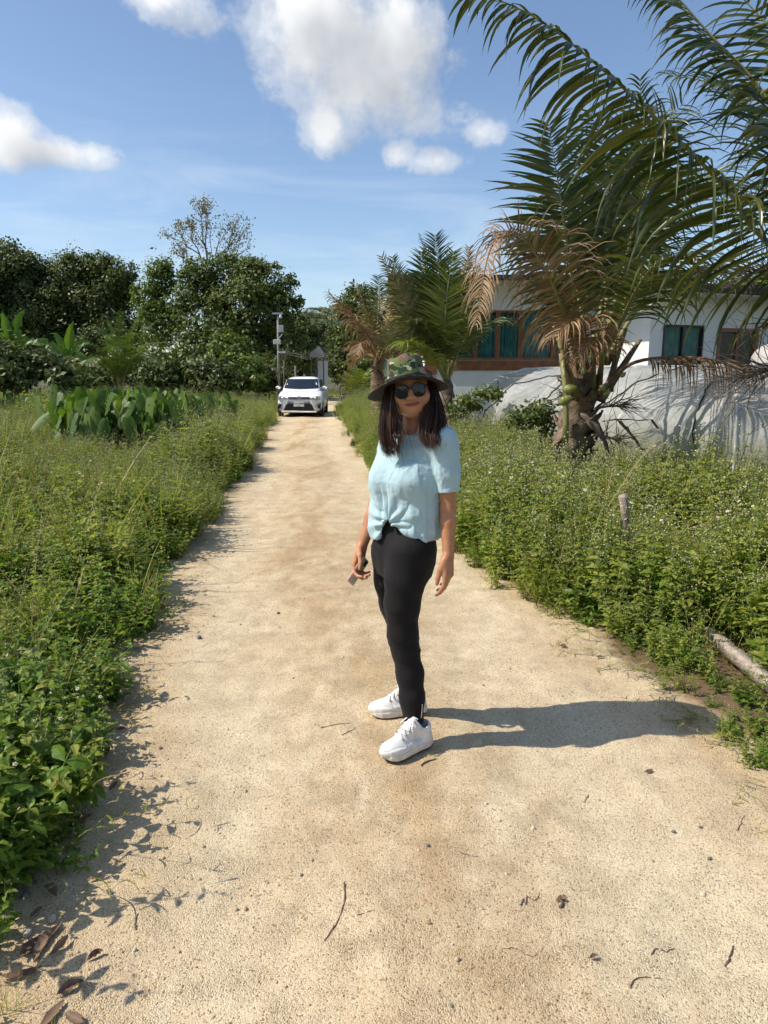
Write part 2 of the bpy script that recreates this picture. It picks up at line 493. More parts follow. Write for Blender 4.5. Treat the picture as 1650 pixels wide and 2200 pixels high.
def scatter(name, pts, rot, scl, idx, coll, label, cat, n_kinds):
    """One stuff object: prototypes of coll set on points with own rotation, size and kind."""
    me = bpy.data.meshes.new(name)
    me.vertices.add(len(pts)); me.vertices.foreach_set('co', np.asarray(pts, dtype=np.float32).ravel())
    for an, av in (('rot', rot), ('scl', scl)):
        a = me.attributes.new(an, 'FLOAT_VECTOR', 'POINT'); a.data.foreach_set('vector', np.asarray(av, dtype=np.float32).ravel())
    a = me.attributes.new('kind_id', 'INT', 'POINT'); a.data.foreach_set('value', np.asarray(idx, dtype=np.int32))
    o = bpy.data.objects.new(name, me); COL.objects.link(o)
    g = bpy.data.node_groups.new(name + '_scatter', 'GeometryNodeTree')
    g.interface.new_socket('Geometry', in_out='INPUT', socket_type='NodeSocketGeometry')
    g.interface.new_socket('Geometry', in_out='OUTPUT', socket_type='NodeSocketGeometry')
    n = g.nodes; L = g.links
    gi = n.new('NodeGroupInput'); go = n.new('NodeGroupOutput')
    ci = n.new('GeometryNodeCollectionInfo'); ci.inputs['Collection'].default_value = coll
    ci.inputs['Separate Children'].default_value = True; ci.inputs['Reset Children'].default_value = True
    def att(nm, ty):
        x = n.new('GeometryNodeInputNamedAttribute'); x.data_type = ty; x.inputs[0].default_value = nm
        return x.outputs[0]
    ip = n.new('GeometryNodeInstanceOnPoints')
    L.new(gi.outputs[0], ip.inputs['Points']); L.new(ci.outputs[0], ip.inputs['Instance'])
    ip.inputs['Pick Instance'].default_value = True
    L.new(att('kind_id', 'INT'), ip.inputs['Instance Index'])
    e2r = n.new('FunctionNodeEulerToRotation'); L.new(att('rot', 'FLOAT_VECTOR'), e2r.inputs[0]); L.new(e2r.outputs[0], ip.inputs['Rotation'])
    L.new(att('scl', 'FLOAT_VECTOR'), ip.inputs['Scale'])
    L.new(ip.outputs[0], go.inputs[0])
    md = o.modifiers.new('scatter', 'NODES'); md.node_group = g
    return tag(o, label, cat, kind='stuff')


class Leaves:
    """Accumulates leaves, blades and stems as one mesh with several materials."""
    def __init__(s):
        s.V = []; s.F = []; s.M = []; s.n = 0
    def _put(s, v, f, m):
        s.V.append(np.asarray(v, dtype=np.float64)); s.F += [[i + s.n for i in q] for q in f]; s.M += [m] * len(f); s.n += len(v)
    def leaf(s, p, d, nrm, L, W, droop=0.3, m=0, fold=0.18):
        """Pointed leaf with a crease: 7 points, 6 faces."""
        p = np.asarray(p, float); d = d / (np.linalg.norm(d) + 1e-9)
        side = np.cross(d, nrm); ln = np.linalg.norm(side)
        side = np.array([1.0, 0, 0]) if ln < 1e-5 else side / ln
        up = np.cross(side, d)
        g = np.array([0, 0, -1.0])
        a = p + d * L * 0.34 + up * L * 0.03
        d2 = d + g * droop; d2 /= np.linalg.norm(d2)
        b = a + d2 * L * 0.34
        d3 = d2 + g * droop; d3 /= np.linalg.norm(d3)
        c = b + d3 * L * 0.32
        w1, w2 = side * W * 0.5, side * W * 0.36
        f = up * W * fold
        s._put([p, a, a + w1 + f, a - w1 + f, b, b + w2 + f * .7, b - w2 + f * .7, c],
               [(0, 2, 1), (0, 1, 3), (1, 2, 5, 4), (3, 1, 4, 6), (4, 5, 7), (6, 4, 7)], m)
    def blade(s, p, d, L, W, droop=0.25, m=0, seg=5):
        p = np.asarray(p, float); d = d / np.linalg.norm(d); side = np.cross(d, [0, 0, 1.0]); side /= (np.linalg.norm(side) + 1e-6)
        v = []; f = []
        for k in range(seg + 1):
            w = W * (1 - (k / seg) ** 1.6) * 0.5 + 0.0004
            v += [p - side * w, p + side * w]
            d = d + np.array([0, 0, -droop * (k + 1) / seg]); d /= np.linalg.norm(d); p = p + d * L / seg
        for k in range(seg):
            f.append((2 * k, 2 * k + 1, 2 * k + 3, 2 * k + 2))
        s._put(v, f, m)
    def stem(s, pts, r, m=0):
        v = []; f = []
        for k, p in enumerate(pts):
            rr = r * (1 - 0.6 * k / max(1, len(pts) - 1))
            for th in (0, 2.094, 4.189):
                v.append((p[0] + rr * math.cos(th), p[1] + rr * math.sin(th), p[2]))
        for k in range(len(pts) - 1):
            for j in range(3):
                j2 = (j + 1) % 3
                f.append((3 * k + j, 3 * k + j2, 3 * k + 3 + j2, 3 * k + 3 + j))
        s._put(v, f, m)
    def flower(s, p, r, m_petal, m_heart, up=(0, 0, 1)):
        up = np.asarray(up, float); up /= np.linalg.norm(up)
        a = np.cross(up, [0.3, 0.9, 0.1]); a /= np.linalg.norm(a); b = np.cross(up, a); p = np.asarray(p, float)
        for k in range(5):
            t0 = 2 * math.pi * k / 5
            c0 = a * math.cos(t0) + b * math.sin(t0); c1 = a * math.cos(t0 + .45) + b * math.sin(t0 + .45); c2 = a * math.cos(t0 - .45) + b * math.sin(t0 - .45)
            s._put([p, p + c1 * r * .8 - up * r * .1, p + c0 * r - up * r * .15, p + c2 * r * .8 - up * r * .1], [(0, 1, 2, 3)], m_petal)
        h = r * 0.42
        s._put([p + up * h * .8] + [p + (a * math.cos(t) + b * math.sin(t)) * h + up * h * .1 for t in np.arange(5) * 1.2566], [(0, 1 + k, 1 + (k + 1) % 5) for k in range(5)], m_heart)
    def bud(s, p, r, m):
        p = np.asarray(p, float)
        v = [p + np.array(q) * r for q in ((0, 0, 1.2), (1, 0, 0), (0, 1, 0), (-1, 0, 0), (0, -1, 0), (0, 0, -1.2))]
        s._put(v, [(0, 1, 2), (0, 2, 3), (0, 3, 4), (0, 4, 1), (5, 2, 1), (5, 3, 2), (5, 4, 3), (5, 1, 4)], m)
    def build(s, name, mats, smooth=False, parent=None):
        o = mk(name, np.concatenate(s.V), s.F, None, parent, smooth)
        # mk() sorts faces by corner count; sort the material ids the same way
        by = {}
        for f, m in zip(s.F, s.M):
            by.setdefault(len(f), []).append(m)
        ids = np.concatenate([np.array(v) for v in by.values()]).astype(np.int32)
        for m in mats:
            o.data.materials.append(m)
        o.data.polygons.foreach_set('material_index', ids)
        return o


GREEN = leaf_mat('weed_leaf', [(0.066, 0.132, 0.018), (0.105, 0.190, 0.025), (0.150, 0.245, 0.034), (0.20, 0.28, 0.046), (0.088, 0.162, 0.025)], 0.38, 0.45, 0.28)
GREEN_L = leaf_mat('weed_leaf_light', [(0.18, 0.24, 0.040), (0.245, 0.305, 0.052), (0.34, 0.345, 0.095), (0.165, 0.23, 0.036)], 0.42, 0.5, 0.22)
GRASSM = leaf_mat('grass_blade', [(0.17, 0.215, 0.034), (0.24, 0.28, 0.052), (0.34, 0.31, 0.10), (0.18, 0.225, 0.04)], 0.36, 0.5, 0.22)
STRAW = leaf_mat('dry_straw', [(0.30, 0.23, 0.11), (0.36, 0.29, 0.16), (0.22, 0.16, 0.08)], 0.2)
STEMM = pm('weed_stem', (0.13, 0.17, 0.05), 0.6, 0.3, 9)
PETAL = pm('white_petal', (0.62, 0.61, 0.50), 0.6, 0.08, 30)
HEART = pm('yellow_flower_heart', (0.62, 0.36, 0.03), 0.7, 0.2, 30)
CREAM = pm('cream_seed_head', (0.44, 0.41, 0.20), 0.75, 0.2, 30)
WM = [GREEN, GREEN_L, GRASSM, STRAW, STEMM, PETAL, HEART, CREAM]

def rv(r, spread=1.0):
    a = r.uniform(0, 2 * math.pi)
    return np.array([math.cos(a), math.sin(a), 0.0]) * spread

def weed_herb(r, h, nst, lw, lm, flowers=0.0, heads=0.0, spread=0.55):
    """Leafy branching herb: several leaning stems, opposite toothless leaves, a few daisies or seed heads."""
    L = Leaves()
    for _ in range(nst):
        d = rv(r, r.uniform(0.1, spread)) + np.array([0, 0, 1.0]); d /= np.linalg.norm(d)
        p = rv(r, r.uniform(0, 0.09)); pts = [p]; H = h * r.uniform(0.55, 1.05); n = max(4, int(H / 0.055))
        for k in range(n):
            d = d + r.normal(0, 0.07, 3) + np.array([0, 0, 0.02]); d /= np.linalg.norm(d)
            p = p + d * H / n; pts.append(p)
            if k >= 1:
                f = 0.55 + 0.75 * math.sin(math.pi * min(1, (k + 1) / n))
                a0 = r.uniform(0, 6.28)
                for j in range(r.integers(2, 4)):
                    a = a0 + j * 2.2
                    out = np.array([math.cos(a), math.sin(a), r.uniform(0.0, 0.6)])
                    l = lw * f * r.uniform(0.7, 1.25)
                    L.leaf(p, out, np.array([0, 0, 1.0]) + r.normal(0, 0.35, 3), l, l * r.uniform(0.42, 0.60), r.uniform(0.15, 0.6), lm if r.random() > 0.12 else 1)
        L.stem(pts, 0.0028, 4)
        if r.random() < flowers:
            q = p + np.array([*r.normal(0, .02, 2), r.uniform(.05, .12)]); L.stem([p, q], 0.0014, 4)
            L.flower(q, r.uniform(.007, .010), 5, 6, np.array([*r.normal(0, .4, 2), 1]))
        if r.random() < heads:
            for _k in range(r.integers(3, 8)):
                q = p + np.array([*r.normal(0, .04, 2), r.uniform(.02, .10)]); L.stem([p, q], 0.0009, 4); L.bud(q, r.uniform(.0035, .0062), 7)
    return L

def grass_tuft(r, h, n, wd, m=2, spread=0.7, droop=0.22):
    L = Leaves()
    for _ in range(n):
        d = rv(r, r.uniform(0.1, spread)) + np.array([0, 0, 1.0])
        L.blade(rv(r, r.uniform(0, 0.05)), d, h * r.uniform(0.5, 1.1), wd * r.uniform(.6, 1.2), droop * r.uniform(.4, 1.6), m if r.random() > 0.14 else 3)
    return L

def make_weeds():
    r = np.random.default_rng(11)
    P = []
    P += [weed_herb(r, 0.42, 6, 0.065, 0, 0.14, 0.15).build('weed_a%d' % k, WM) for k in range(3)]                  # 0-2 leafy with daisies
    P += [weed_herb(r, 0.30, 7, 0.045, 0, 0.1, 0.2, 0.9).build('weed_b%d' % k, WM) for k in range(3)]               # 3-5 low dense
    P += [weed_herb(r, 0.58, 5, 0.048, 1, 0.05, 1.0, 0.5).build('weed_c%d' % k, WM) for k in range(3)]             # 6-8 light, cream heads
    P += [grass_tuft(r, 0.50, 26, 0.007).build('weed_d%d' % k, WM) for k in range(2)]                              # 9-10 grass
    P += [grass_tuft(r, 0.26, 30, 0.004, 2, 1.1, .35).build('weed_e%d' % k, WM) for k in range(2)]                 # 11-12 low fine grass
    P += [weed_herb(r, 0.22, 6, 0.066, 0, 0.0, 0.0, 1.2).build('weed_f%d' % k, WM) for k in range(2)]              # 13-14 broad ground leaves
    L = Leaves()                                                                                                  # 15 straw stalks
    for _ in range(9):
        d = rv(r, r.uniform(.2, .9)) + np.array([0, 0, 1.0]); L.blade(rv(r, .05), d, r.uniform(.4, .8), .0035, .18, 3)
    P.append(L.build('weed_g0', WM))
    L = Leaves()                                                                                                  # 16 thin stalks with daisies above the growth
    for _ in range(4):
        d = rv(r, r.uniform(.1, .5)) + np.array([0, 0, 1.0]); d /= np.linalg.norm(d); a = rv(r, .06); b = a + d * r.uniform(.45, .75)
        m_ = (a + b) / 2 + rv(r, .02); L.stem([a, m_, b], .0018, 4); L.flower(b, r.uniform(.008, .0115), 5, 6, d + rv(r, .5))
        for j in range(3):
            L.leaf(m_ + (b - m_) * j / 4, rv(r) + np.array([0, 0, .4]), np.array([0, 0, 1.]), .05, .018, .3, 1)
    P.append(L.build('weed_h0', WM))
    return proto_collection('weed_kinds', P)
WEEDS = make_weeds()

def sow(side, y0, y1, dens, width_fn, seed, mixp, smin, smax, hfall=0.55):
    """Random plants between y0 and y1 on one side of the path."""
    r = np.random.default_rng(seed)
    n = int(dens * (y1 - y0) * 8)
    y = r.uniform(y0, y1, n); w = width_fn(y); u = r.uniform(0, 1, n) * 8.0
    k = u < w; y, u = y[k], u[k]
    jag = 0.17 * fbm(np.stack([y * 1.3, 0 * y + side * 3.7, 0 * y], -1), 3, 71)
    e = left_edge(y) - u + jag + 0.10 if side < 0 else right_edge(y) + u + jag - 0.06
    P = np.stack([e, y, np.full(len(y), -0.03)], -1)
    s = r.uniform(smin, smax, len(y)) * (0.48 + (1 - 0.48) * np.clip(u / hfall, 0, 1))
    s *= np.clip(1 + 0.42 * fbm(P * 0.9, 2, 55) + 0.35 * fbm(P * 0.33, 2, 58), .45, 1.9)
    kinds = np.array([a for a, _ in mixp]); pr = np.array([b for _, b in mixp], float); pr /= pr.sum()
    if side < 0:
        s *= np.where(u > .9, np.interp(y, [7, 10, 13, 15.5], [1, .75, .68, 1]), 1.0) * np.where(u < .5, np.interp(y, [2, 5, 9], [1.3, 1.25, 1.0]), 1.0)
    if side > 0:
        s *= np.interp(y, [2.2, 3.5, 4.4, 5.5, 9.5, 13], [.50, .50, .95, .80, .72, .9])
        keep = ~((np.abs(P[:, 0] - 1.93) < .20) & (y > 2.2) & (y < 4.25) & (r.random(len(y)) < .9))
        P, s, u, y = P[keep], s[keep], u[keep], y[keep]
    # patches of one kind: bias by slow noise
    pn = fbm(P * 0.5, 2, seed + 77)
    cum = np.cumsum(pr); q = np.clip(r.random(len(y)) * 0.55 + (pn * 0.5 + 0.5) * 0.45, 0, 0.9999)
    idx = kinds[np.searchsorted(cum, q)]
    lean = np.where(u < 0.35, 0.35, 0.10) * (1 if side < 0 else -1)
    rot = np.stack([r.normal(0, .12, len(y)), r.normal(0, .12, len(y)) + lean * r.uniform(0, 1, len(y)), r.uniform(0, 6.28, len(y))], -1)
    rot[:, :2] *= np.where(r.random(len(y)) < .5, 1, .5)[:, None]
    scl = np.stack([s * r.uniform(.9, 1.2, len(y)), s * r.uniform(.9, 1.2, len(y)), s], -1)
    return P, rot, scl, idx

def sow_all():
    near = [(3, 2), (4, 2), (0, 3), (1, 3), (13, .7), (2, 3), (5, 1.8), (14, .6), (9, 1.2), (11, .8), (16, .5), (6, 1.2), (15, .6), (7, 1.4), (10, .8)]
    far = [(15, .9), (3, .6), (9, 1.2), (6, 3), (0, 2), (7, 3), (15, .7), (1, 1.6), (8, 3), (10, 1.4), (16, .4)]
    edge = [(3, 2), (11, 2), (13, 1.5), (12, 2), (4, 2), (14, 1), (5, 2)]
    rightmix = [(0, 2), (6, 2.6), (3, 1.4), (7, 3), (1, 2), (16, .5), (8, 3), (9, 1.0), (2, 2), (15, .5), (13, .8), (4, 1.2), (10, .6)]
    lw = lambda y: np.clip(0.54 * y + 1.2 + left_edge(y), 0.8, 7.9)
    rw = lambda y: np.clip(0.54 * y + 1.2 - right_edge(y), 0.8, 7.9)
    def go(name, label, parts):
        A = [np.concatenate(q) for q in zip(*parts)]
        scatter(name, A[0], A[1], A[2], A[3], WEEDS, label, 'weeds', 17)
    go('roadside_weeds', 'dense leafy weeds with small white daisies along the path, taro side',
       [sow(-1, 1.85, 7, 95, lw, 1, near, .75, 1.25), sow(-1, 7, 14, 60, lw, 2, far, .85, 1.3), sow(-1, 14, 32, 26, lw, 3, far, 1.0, 1.5),
        sow(-1, 1.75, 12, 30, lambda y: 0 * y + .25, 4, edge, .5, .9), sow(-1, 1.3, 2.2, 45, lambda y: 0 * y + .6, 7, edge + [(9, 1), (0, 1)], .5, .85), sow(-1, 1.6, 16, 16, lambda y: 0 * y + .35, 5, [(9, 1), (0, 2), (6, 1), (1, 2), (2, 1)], .9, 1.4), sow(-1, 3.6, 22, 6, lw, 6, [(15, 1), (10, 1), (9, 1), (8, .6)], 1.3, 2.0)])
    go('roadside_weeds', 'tall flowering weeds between the path and the plastic greenhouse',
       [sow(1, 2.2, 7, 95, rw, 11, rightmix, .8, 1.35), sow(1, 7, 14, 62, rw, 12, rightmix, .9, 1.35), sow(1, 14, 34, 22, rw, 13, far, 1.0, 1.4),
        sow(1, 0.4, 12, 30, lambda y: 0 * y + .22, 14, edge, .45, .85), sow(1, 0.2, 2.3, 60, lambda y: 0 * y + 2.0, 17, edge + [(0, 2), (6, 1)], .7, 1.2), sow(1, 2.1, 4.6, 90, lambda y: 0 * y + 1.3, 15, edge, .7, 1.2), sow(1, 4.2, 20, 6, rw, 16, [(15, 1), (10, 1), (9, 1), (8, .6)], 1.3, 1.9)])
    # rough field farther off
    r = np.random.default_rng(5)
    n = 9000
    y = r.uniform(14, 62, n); x = r.uniform(-1, 1, n) * (0.56 * y + 2)
    k = ((x < left_edge(y) - 5.5) | (x > right_edge(y) + 3.5) | (y > 46)) & (x < 14)
    x, y = x[k], y[k]
    P = np.stack([x, y, np.full(len(x), -.05)], -1)
    s = r.uniform(0.9, 1.5, len(x))
    idx = r.choice([3, 4, 6, 9, 10, 12, 5, 11], len(x))
    rot = np.stack([r.normal(0, .1, len(x)), r.normal(0, .1, len(x)), r.uniform(0, 6.28, len(x))], -1)
    scatter('field_grass', P, rot, np.stack([s * 1.5, s * 1.5, s * .8], -1), idx, WEEDS, 'rough green grass of the field running back to the trees', 'grass', 17)
sow_all()
# ------------------------------------------------------------------ palms
PALM_G = leaf_mat('coconut_leaflet', [(0.036, 0.058, 0.014), (0.056, 0.084, 0.020), (0.082, 0.108, 0.028), (0.15, 0.145, 0.05)], 0.20, 0.30, 0.5, 1.4, 0.6)
PALM_Y = leaf_mat('fresh_palm_leaflet', [(0.095, 0.15, 0.03), (0.15, 0.20, 0.04), (0.28, 0.27, 0.05)], 0.3, 0.4, 0.4)
PALM_B = leaf_mat('dead_palm_leaflet', [(0.22, 0.115, 0.06), (0.32, 0.20, 0.12), (0.40, 0.29, 0.20), (0.17, 0.085, 0.05)], 0.12, 0.7, 0.2, 1.1)
PALM_BG = leaf_mat('dying_palm_leaflet', [(0.30, 0.20, 0.10), (0.14, 0.14, 0.04), (0.36, 0.27, 0.15), (0.20, 0.16, 0.06)], 0.2, 0.6, 0.25, 1.2)
RACH_G = pm('green_palm_stalk', (0.17, 0.19, 0.055), 0.45, 0.25, 9, 0.15, 60, 0.4, col2=(0.27, 0.22, 0.09))
RACH_B = pm('brown_palm_stalk', (0.24, 0.135, 0.075), 0.7, 0.3, 9, 0.3, 60)
TRUNK_M = pm('palm_trunk_fibre', (0.21, 0.155, 0.105), 0.9, 0.45, 7, 0.9, 26, 0.15)
SHEATH_M = pm('dry_leaf_base', (0.22, 0.16, 0.115), 0.85, 0.4, 10, 0.6, 40, 0.2)
NUT_M = pm('young_coconut', (0.24, 0.26, 0.07), 0.4, 0.3, 7, 0.1, 40, 0.45)
TWIG_M = pm('dry_flower_stalk', (0.17, 0.125, 0.09), 0.85, 0.35, 12, 0.4, 60)

def curve_pts(P, n):
    """Smooth (Catmull-Rom) curve through the points P, n samples equally spaced along it."""
    P = [np.asarray(p, float) for p in P]
    Q = [2 * P[0] - P[1]] + P + [2 * P[-1] - P[-2]]
    out = []
    for i in range(len(P) - 1):
        a, b, c, d = Q[i:i + 4]
        for t in np.linspace(0, 1, 16, endpoint=False):
            out.append(0.5 * (2 * b + (c - a) * t + (2 * a - 5 * b + 4 * c - d) * t * t + (3 * b - a - 3 * c + d) * t ** 3))
    out.append(P[-1]); out = np.array(out)
    s = np.concatenate([[0], np.cumsum(np.linalg.norm(np.diff(out, axis=0), axis=1))])
    u = np.linspace(0, s[-1], n)
    return np.stack([np.interp(u, s, out[:, k]) for k in range(3)], -1), s[-1]

class Palm:
    """Collects fronds; leaflets that show largest become objects of their own, the rest one mesh."""
    def __init__(s, root, base):
        s.root = root; s.base = np.asarray(base, float); s.leaf = []
    def frond(s, P, leaf_len, n_pairs, mat, rmat, r0=0.03, r1=0.004, start=0.22, droop=0.5, fwd=0.75, lift=0.1, seed=0, wid=0.032, nseg=6, miss=0.04, sides=(1, -1), upv=(0, 0, 1), split=0.15, curl=0.0, squash=.7):
        r = np.random.default_rng(seed)
        n = 26
        C, L = curve_pts(P, n)
        rad = [r0 * (1 - i / (n - 1)) ** 1.1 + r1 for i in range(n)]
        rad[0] *= 1.7; rad[1] *= 1.3
        fo = MB().tube([p - s.base for p in C], rad, 7, True, squash).build('frond', rmat, s.root, True)
        upv = np.asarray(upv, float)
        n_pairs = int(n_pairs * 1.02); wid *= .95
        for i in range(n_pairs):
            t = start + (1 - start) * (i + r.uniform(-.2, .2)) / n_pairs
            t = min(max(t, 0), .995); f = t * (n - 1); k = int(min(f, n - 2)); p = C[k] + (C[k + 1] - C[k]) * (f - k)
            T = C[min(k + 1, n - 1)] - C[max(k - 1, 0)]; T /= np.linalg.norm(T)
            S = np.cross(T, upv); S /= np.linalg.norm(S) + 1e-9; N = np.cross(S, T)
            u = (t - start) / (1 - start)
            prof = (0.50 + 0.62 * math.sin(math.pi * min(1, u * .85 + .17))) * (1 - .35 * u ** 3)
            for sd in sides:
                if r.random() < miss: continue
                ll = leaf_len * prof * r.uniform(.82, 1.10)
                if r.random() < split: ll *= r.uniform(.55, .85)
                fa = fwd * (0.55 + 0.8 * u) * r.uniform(.8, 1.2)
                d = S * sd + T * fa + N * (lift + r.normal(0, .10)); d /= np.linalg.norm(d)
                pts = [p]; ds = []
                dr = droop * r.uniform(.5, 1.5) * (1.0 if r.random() > .12 else 2.2)
                q = p.copy()
                for j in range(nseg):
                    ds.append(d); q = q + d * ll / nseg; pts.append(q)
                    d = d + np.array([0, 0, -1.0]) * dr * (j + 1) / nseg * (2.2 / nseg) * 1.6 + r.normal(0, .03 + curl, 3)
                    d /= np.linalg.norm(d)
                w = wid * r.uniform(.75, 1.15) * (.7 + .5 * math.sin(math.pi * min(1, u + .1)))
                V = []
                tw = r.normal(0, .5)
                for j, q in enumerate(pts):
                    tt = j / nseg
                    ww = w * min(1.0, .35 + 4 * tt) * (1 - tt ** 2.2) * .5 + .0006
                    dd = ds[min(j, nseg - 1)]
                    sv = np.cross(dd, N); ln = np.linalg.norm(sv); sv = sv / ln if ln > 1e-4 else T
                    uv = np.cross(sv, dd); a = tw * tt
                    sv, uv = sv * math.cos(a) + uv * math.sin(a), uv * math.cos(a) - sv * math.sin(a)
                    V += [q - sv * ww, q - uv * ww * .45, q + sv * ww]
                F = []
                for j in range(nseg):
                    F += [(3 * j, 3 * j + 1, 3 * j + 4, 3 * j + 3), (3 * j + 1, 3 * j + 2, 3 * j + 5, 3 * j + 4)]
                V = np.array(V)
                # how large it shows: seen length times width over distance squared, nothing outside the picture
                c = V.mean(0); dist = max(c[1], .5); inx = abs(c[0]) / dist < .57 and -0.85 < (c[2] - CAM_H) / dist < .56
                s.leaf.append((ll * w / dist ** 2 if inx else 0.0, V, F, mat, fo))
        return fo
    def finish(s, most=300):
        s.leaf.sort(key=lambda q: -q[0])
        rest = {}
        for k, (a, V, F, mat, fo) in enumerate(s.leaf):
            if k < most and a > 0:
                mk('leaflet', V - s.base, F, mat, fo)
            else:
                rest.setdefault(mat.name, []).append((V, F, mat))
        for nm, lst in rest.items():
            V = np.concatenate([v for v, _, _ in lst]) - s.base
            off = np.cumsum([0] + [len(v) for v, _, _ in lst])[:-1]
            F = np.concatenate([np.array(f) + o_ for (_, f, _), o_ in zip(lst, off)])
            tag(mk('leaflets', V, F, lst[0][2], s.root), kind='stuff')

def stub_trunk(name, root, base, P, rad, seed=0, seg=18, mat=None):
    """Stout palm stem with rough rings."""
    C, L = curve_pts(P, 22); r = np.random.default_rng(seed)
    rr = np.interp(np.linspace(0, 1, 22), np.linspace(0, 1, len(rad)), rad)
    m = MB().tube([c - base for c in C], list(rr), seg)
    V = np.concatenate(m.v)
    cc = np.repeat(C - base, seg, 0); d = V - cc; d /= np.linalg.norm(d, axis=1, keepdims=True) + 1e-9
    V = V + d * (0.03 * fbm((V + base) * np.array([14, 14, 22]), 3, seed) + .012 * np.sign(np.sin((V[:, 2]) * 55)))[:, None]
    return mk(name, V, m.f, mat or TRUNK_M, root, True)

def sheath(root, base, p, d, L, W, seed, mat=None, nm='leaf_base'):
    """A dry, curved, torn leaf base clasping the stem."""
    r = np.random.default_rng(seed); p = np.asarray(p, float) - base; d = np.asarray(d, float); d /= np.linalg.norm(d)
    out = np.array([d[0], d[1], 0]); out /= np.linalg.norm(out) + 1e-9; side = np.cross([0, 0, 1.0], out)
    V = []; n = 8
    for j in range(n + 1):
        t = j / n; w = W * (1 - t) ** .7 * .5 + .012
        q = p + d * L * t + np.array([0, 0, -1]) * .25 * L * t * t * r.uniform(.5, 1.3)
        for k in (-1, -.4, .4, 1):
            V.append(q + side * w * k - out * abs(k) ** 2 * W * .28 * (1 - t) + r.normal(0, .006, 3))
    F = [(4 * j + k, 4 * j + k + 1, 4 * j + k + 5, 4 * j + k + 4) for j in range(n) for k in range(3)]
    V = np.array(V); m = len(V)
    N = np.tile(out * .018, (m, 1))
    V2 = np.concatenate([V, V - N]); F2 = F + [tuple(i + m for i in f[::-1]) for f in F]
    rim = [4 * j for j in range(n + 1)] + [4 * n + 1, 4 * n + 2] + [4 * j + 3 for j in range(n, -1, -1)] + [2, 1]
    F2 += [(rim[i], rim[(i + 1) % len(rim)], rim[(i + 1) % len(rim)] + m, rim[i] + m) for i in range(len(rim))]
    return mk(nm, V2, F2, mat or SHEATH_M, root, True)

def flower_spray(root, base, p, d, L, n, seed, nm='flower_stalk', nuts=0):
    """Old branched flower stalk: many thin crooked twigs."""
    r = np.random.default_rng(seed); p = np.asarray(p, float) - base; d = np.asarray(d, float); d /= np.linalg.norm(d)
    m = MB(); main = [p + d * L * .45 * t + np.array([0, 0, -.10 * L * t * t]) for t in np.linspace(0, 1, 5)]
    m.tube(main, [.016, .014, .012, .010, .007], 6)
    for k in range(n):
        t = r.uniform(.25, 1.0); q = p + d * L * .45 * t + np.array([0, 0, -.10 * L * t * t]); dd = d + r.normal(0, .45, 3); dd /= np.linalg.norm(dd); pts = [q]
        for j in range(6):
            dd = dd + r.normal(0, .22, 3) + np.array([0, 0, -.05]); dd /= np.linalg.norm(dd); q = q + dd * L * r.uniform(.07, .13); pts.append(q)
        m.tube(pts, [.0055 - .0007 * i for i in range(7)], 4, False)
    return m.build(nm, TWIG_M, root, True)

def coconut(root, base, p, d, L, seed):
    d = np.asarray(d, float); d /= np.linalg.norm(d); p = np.asarray(p, float) - base
    return MB().tube([p + d * L * t for t in (0, .06, .2, .42, .65, .85, .96, 1.0)], [L * q for q in (.10, .20, .30, .345, .31, .20, .10, .02)], 14, True).build('coconut', NUT_M, root, True)

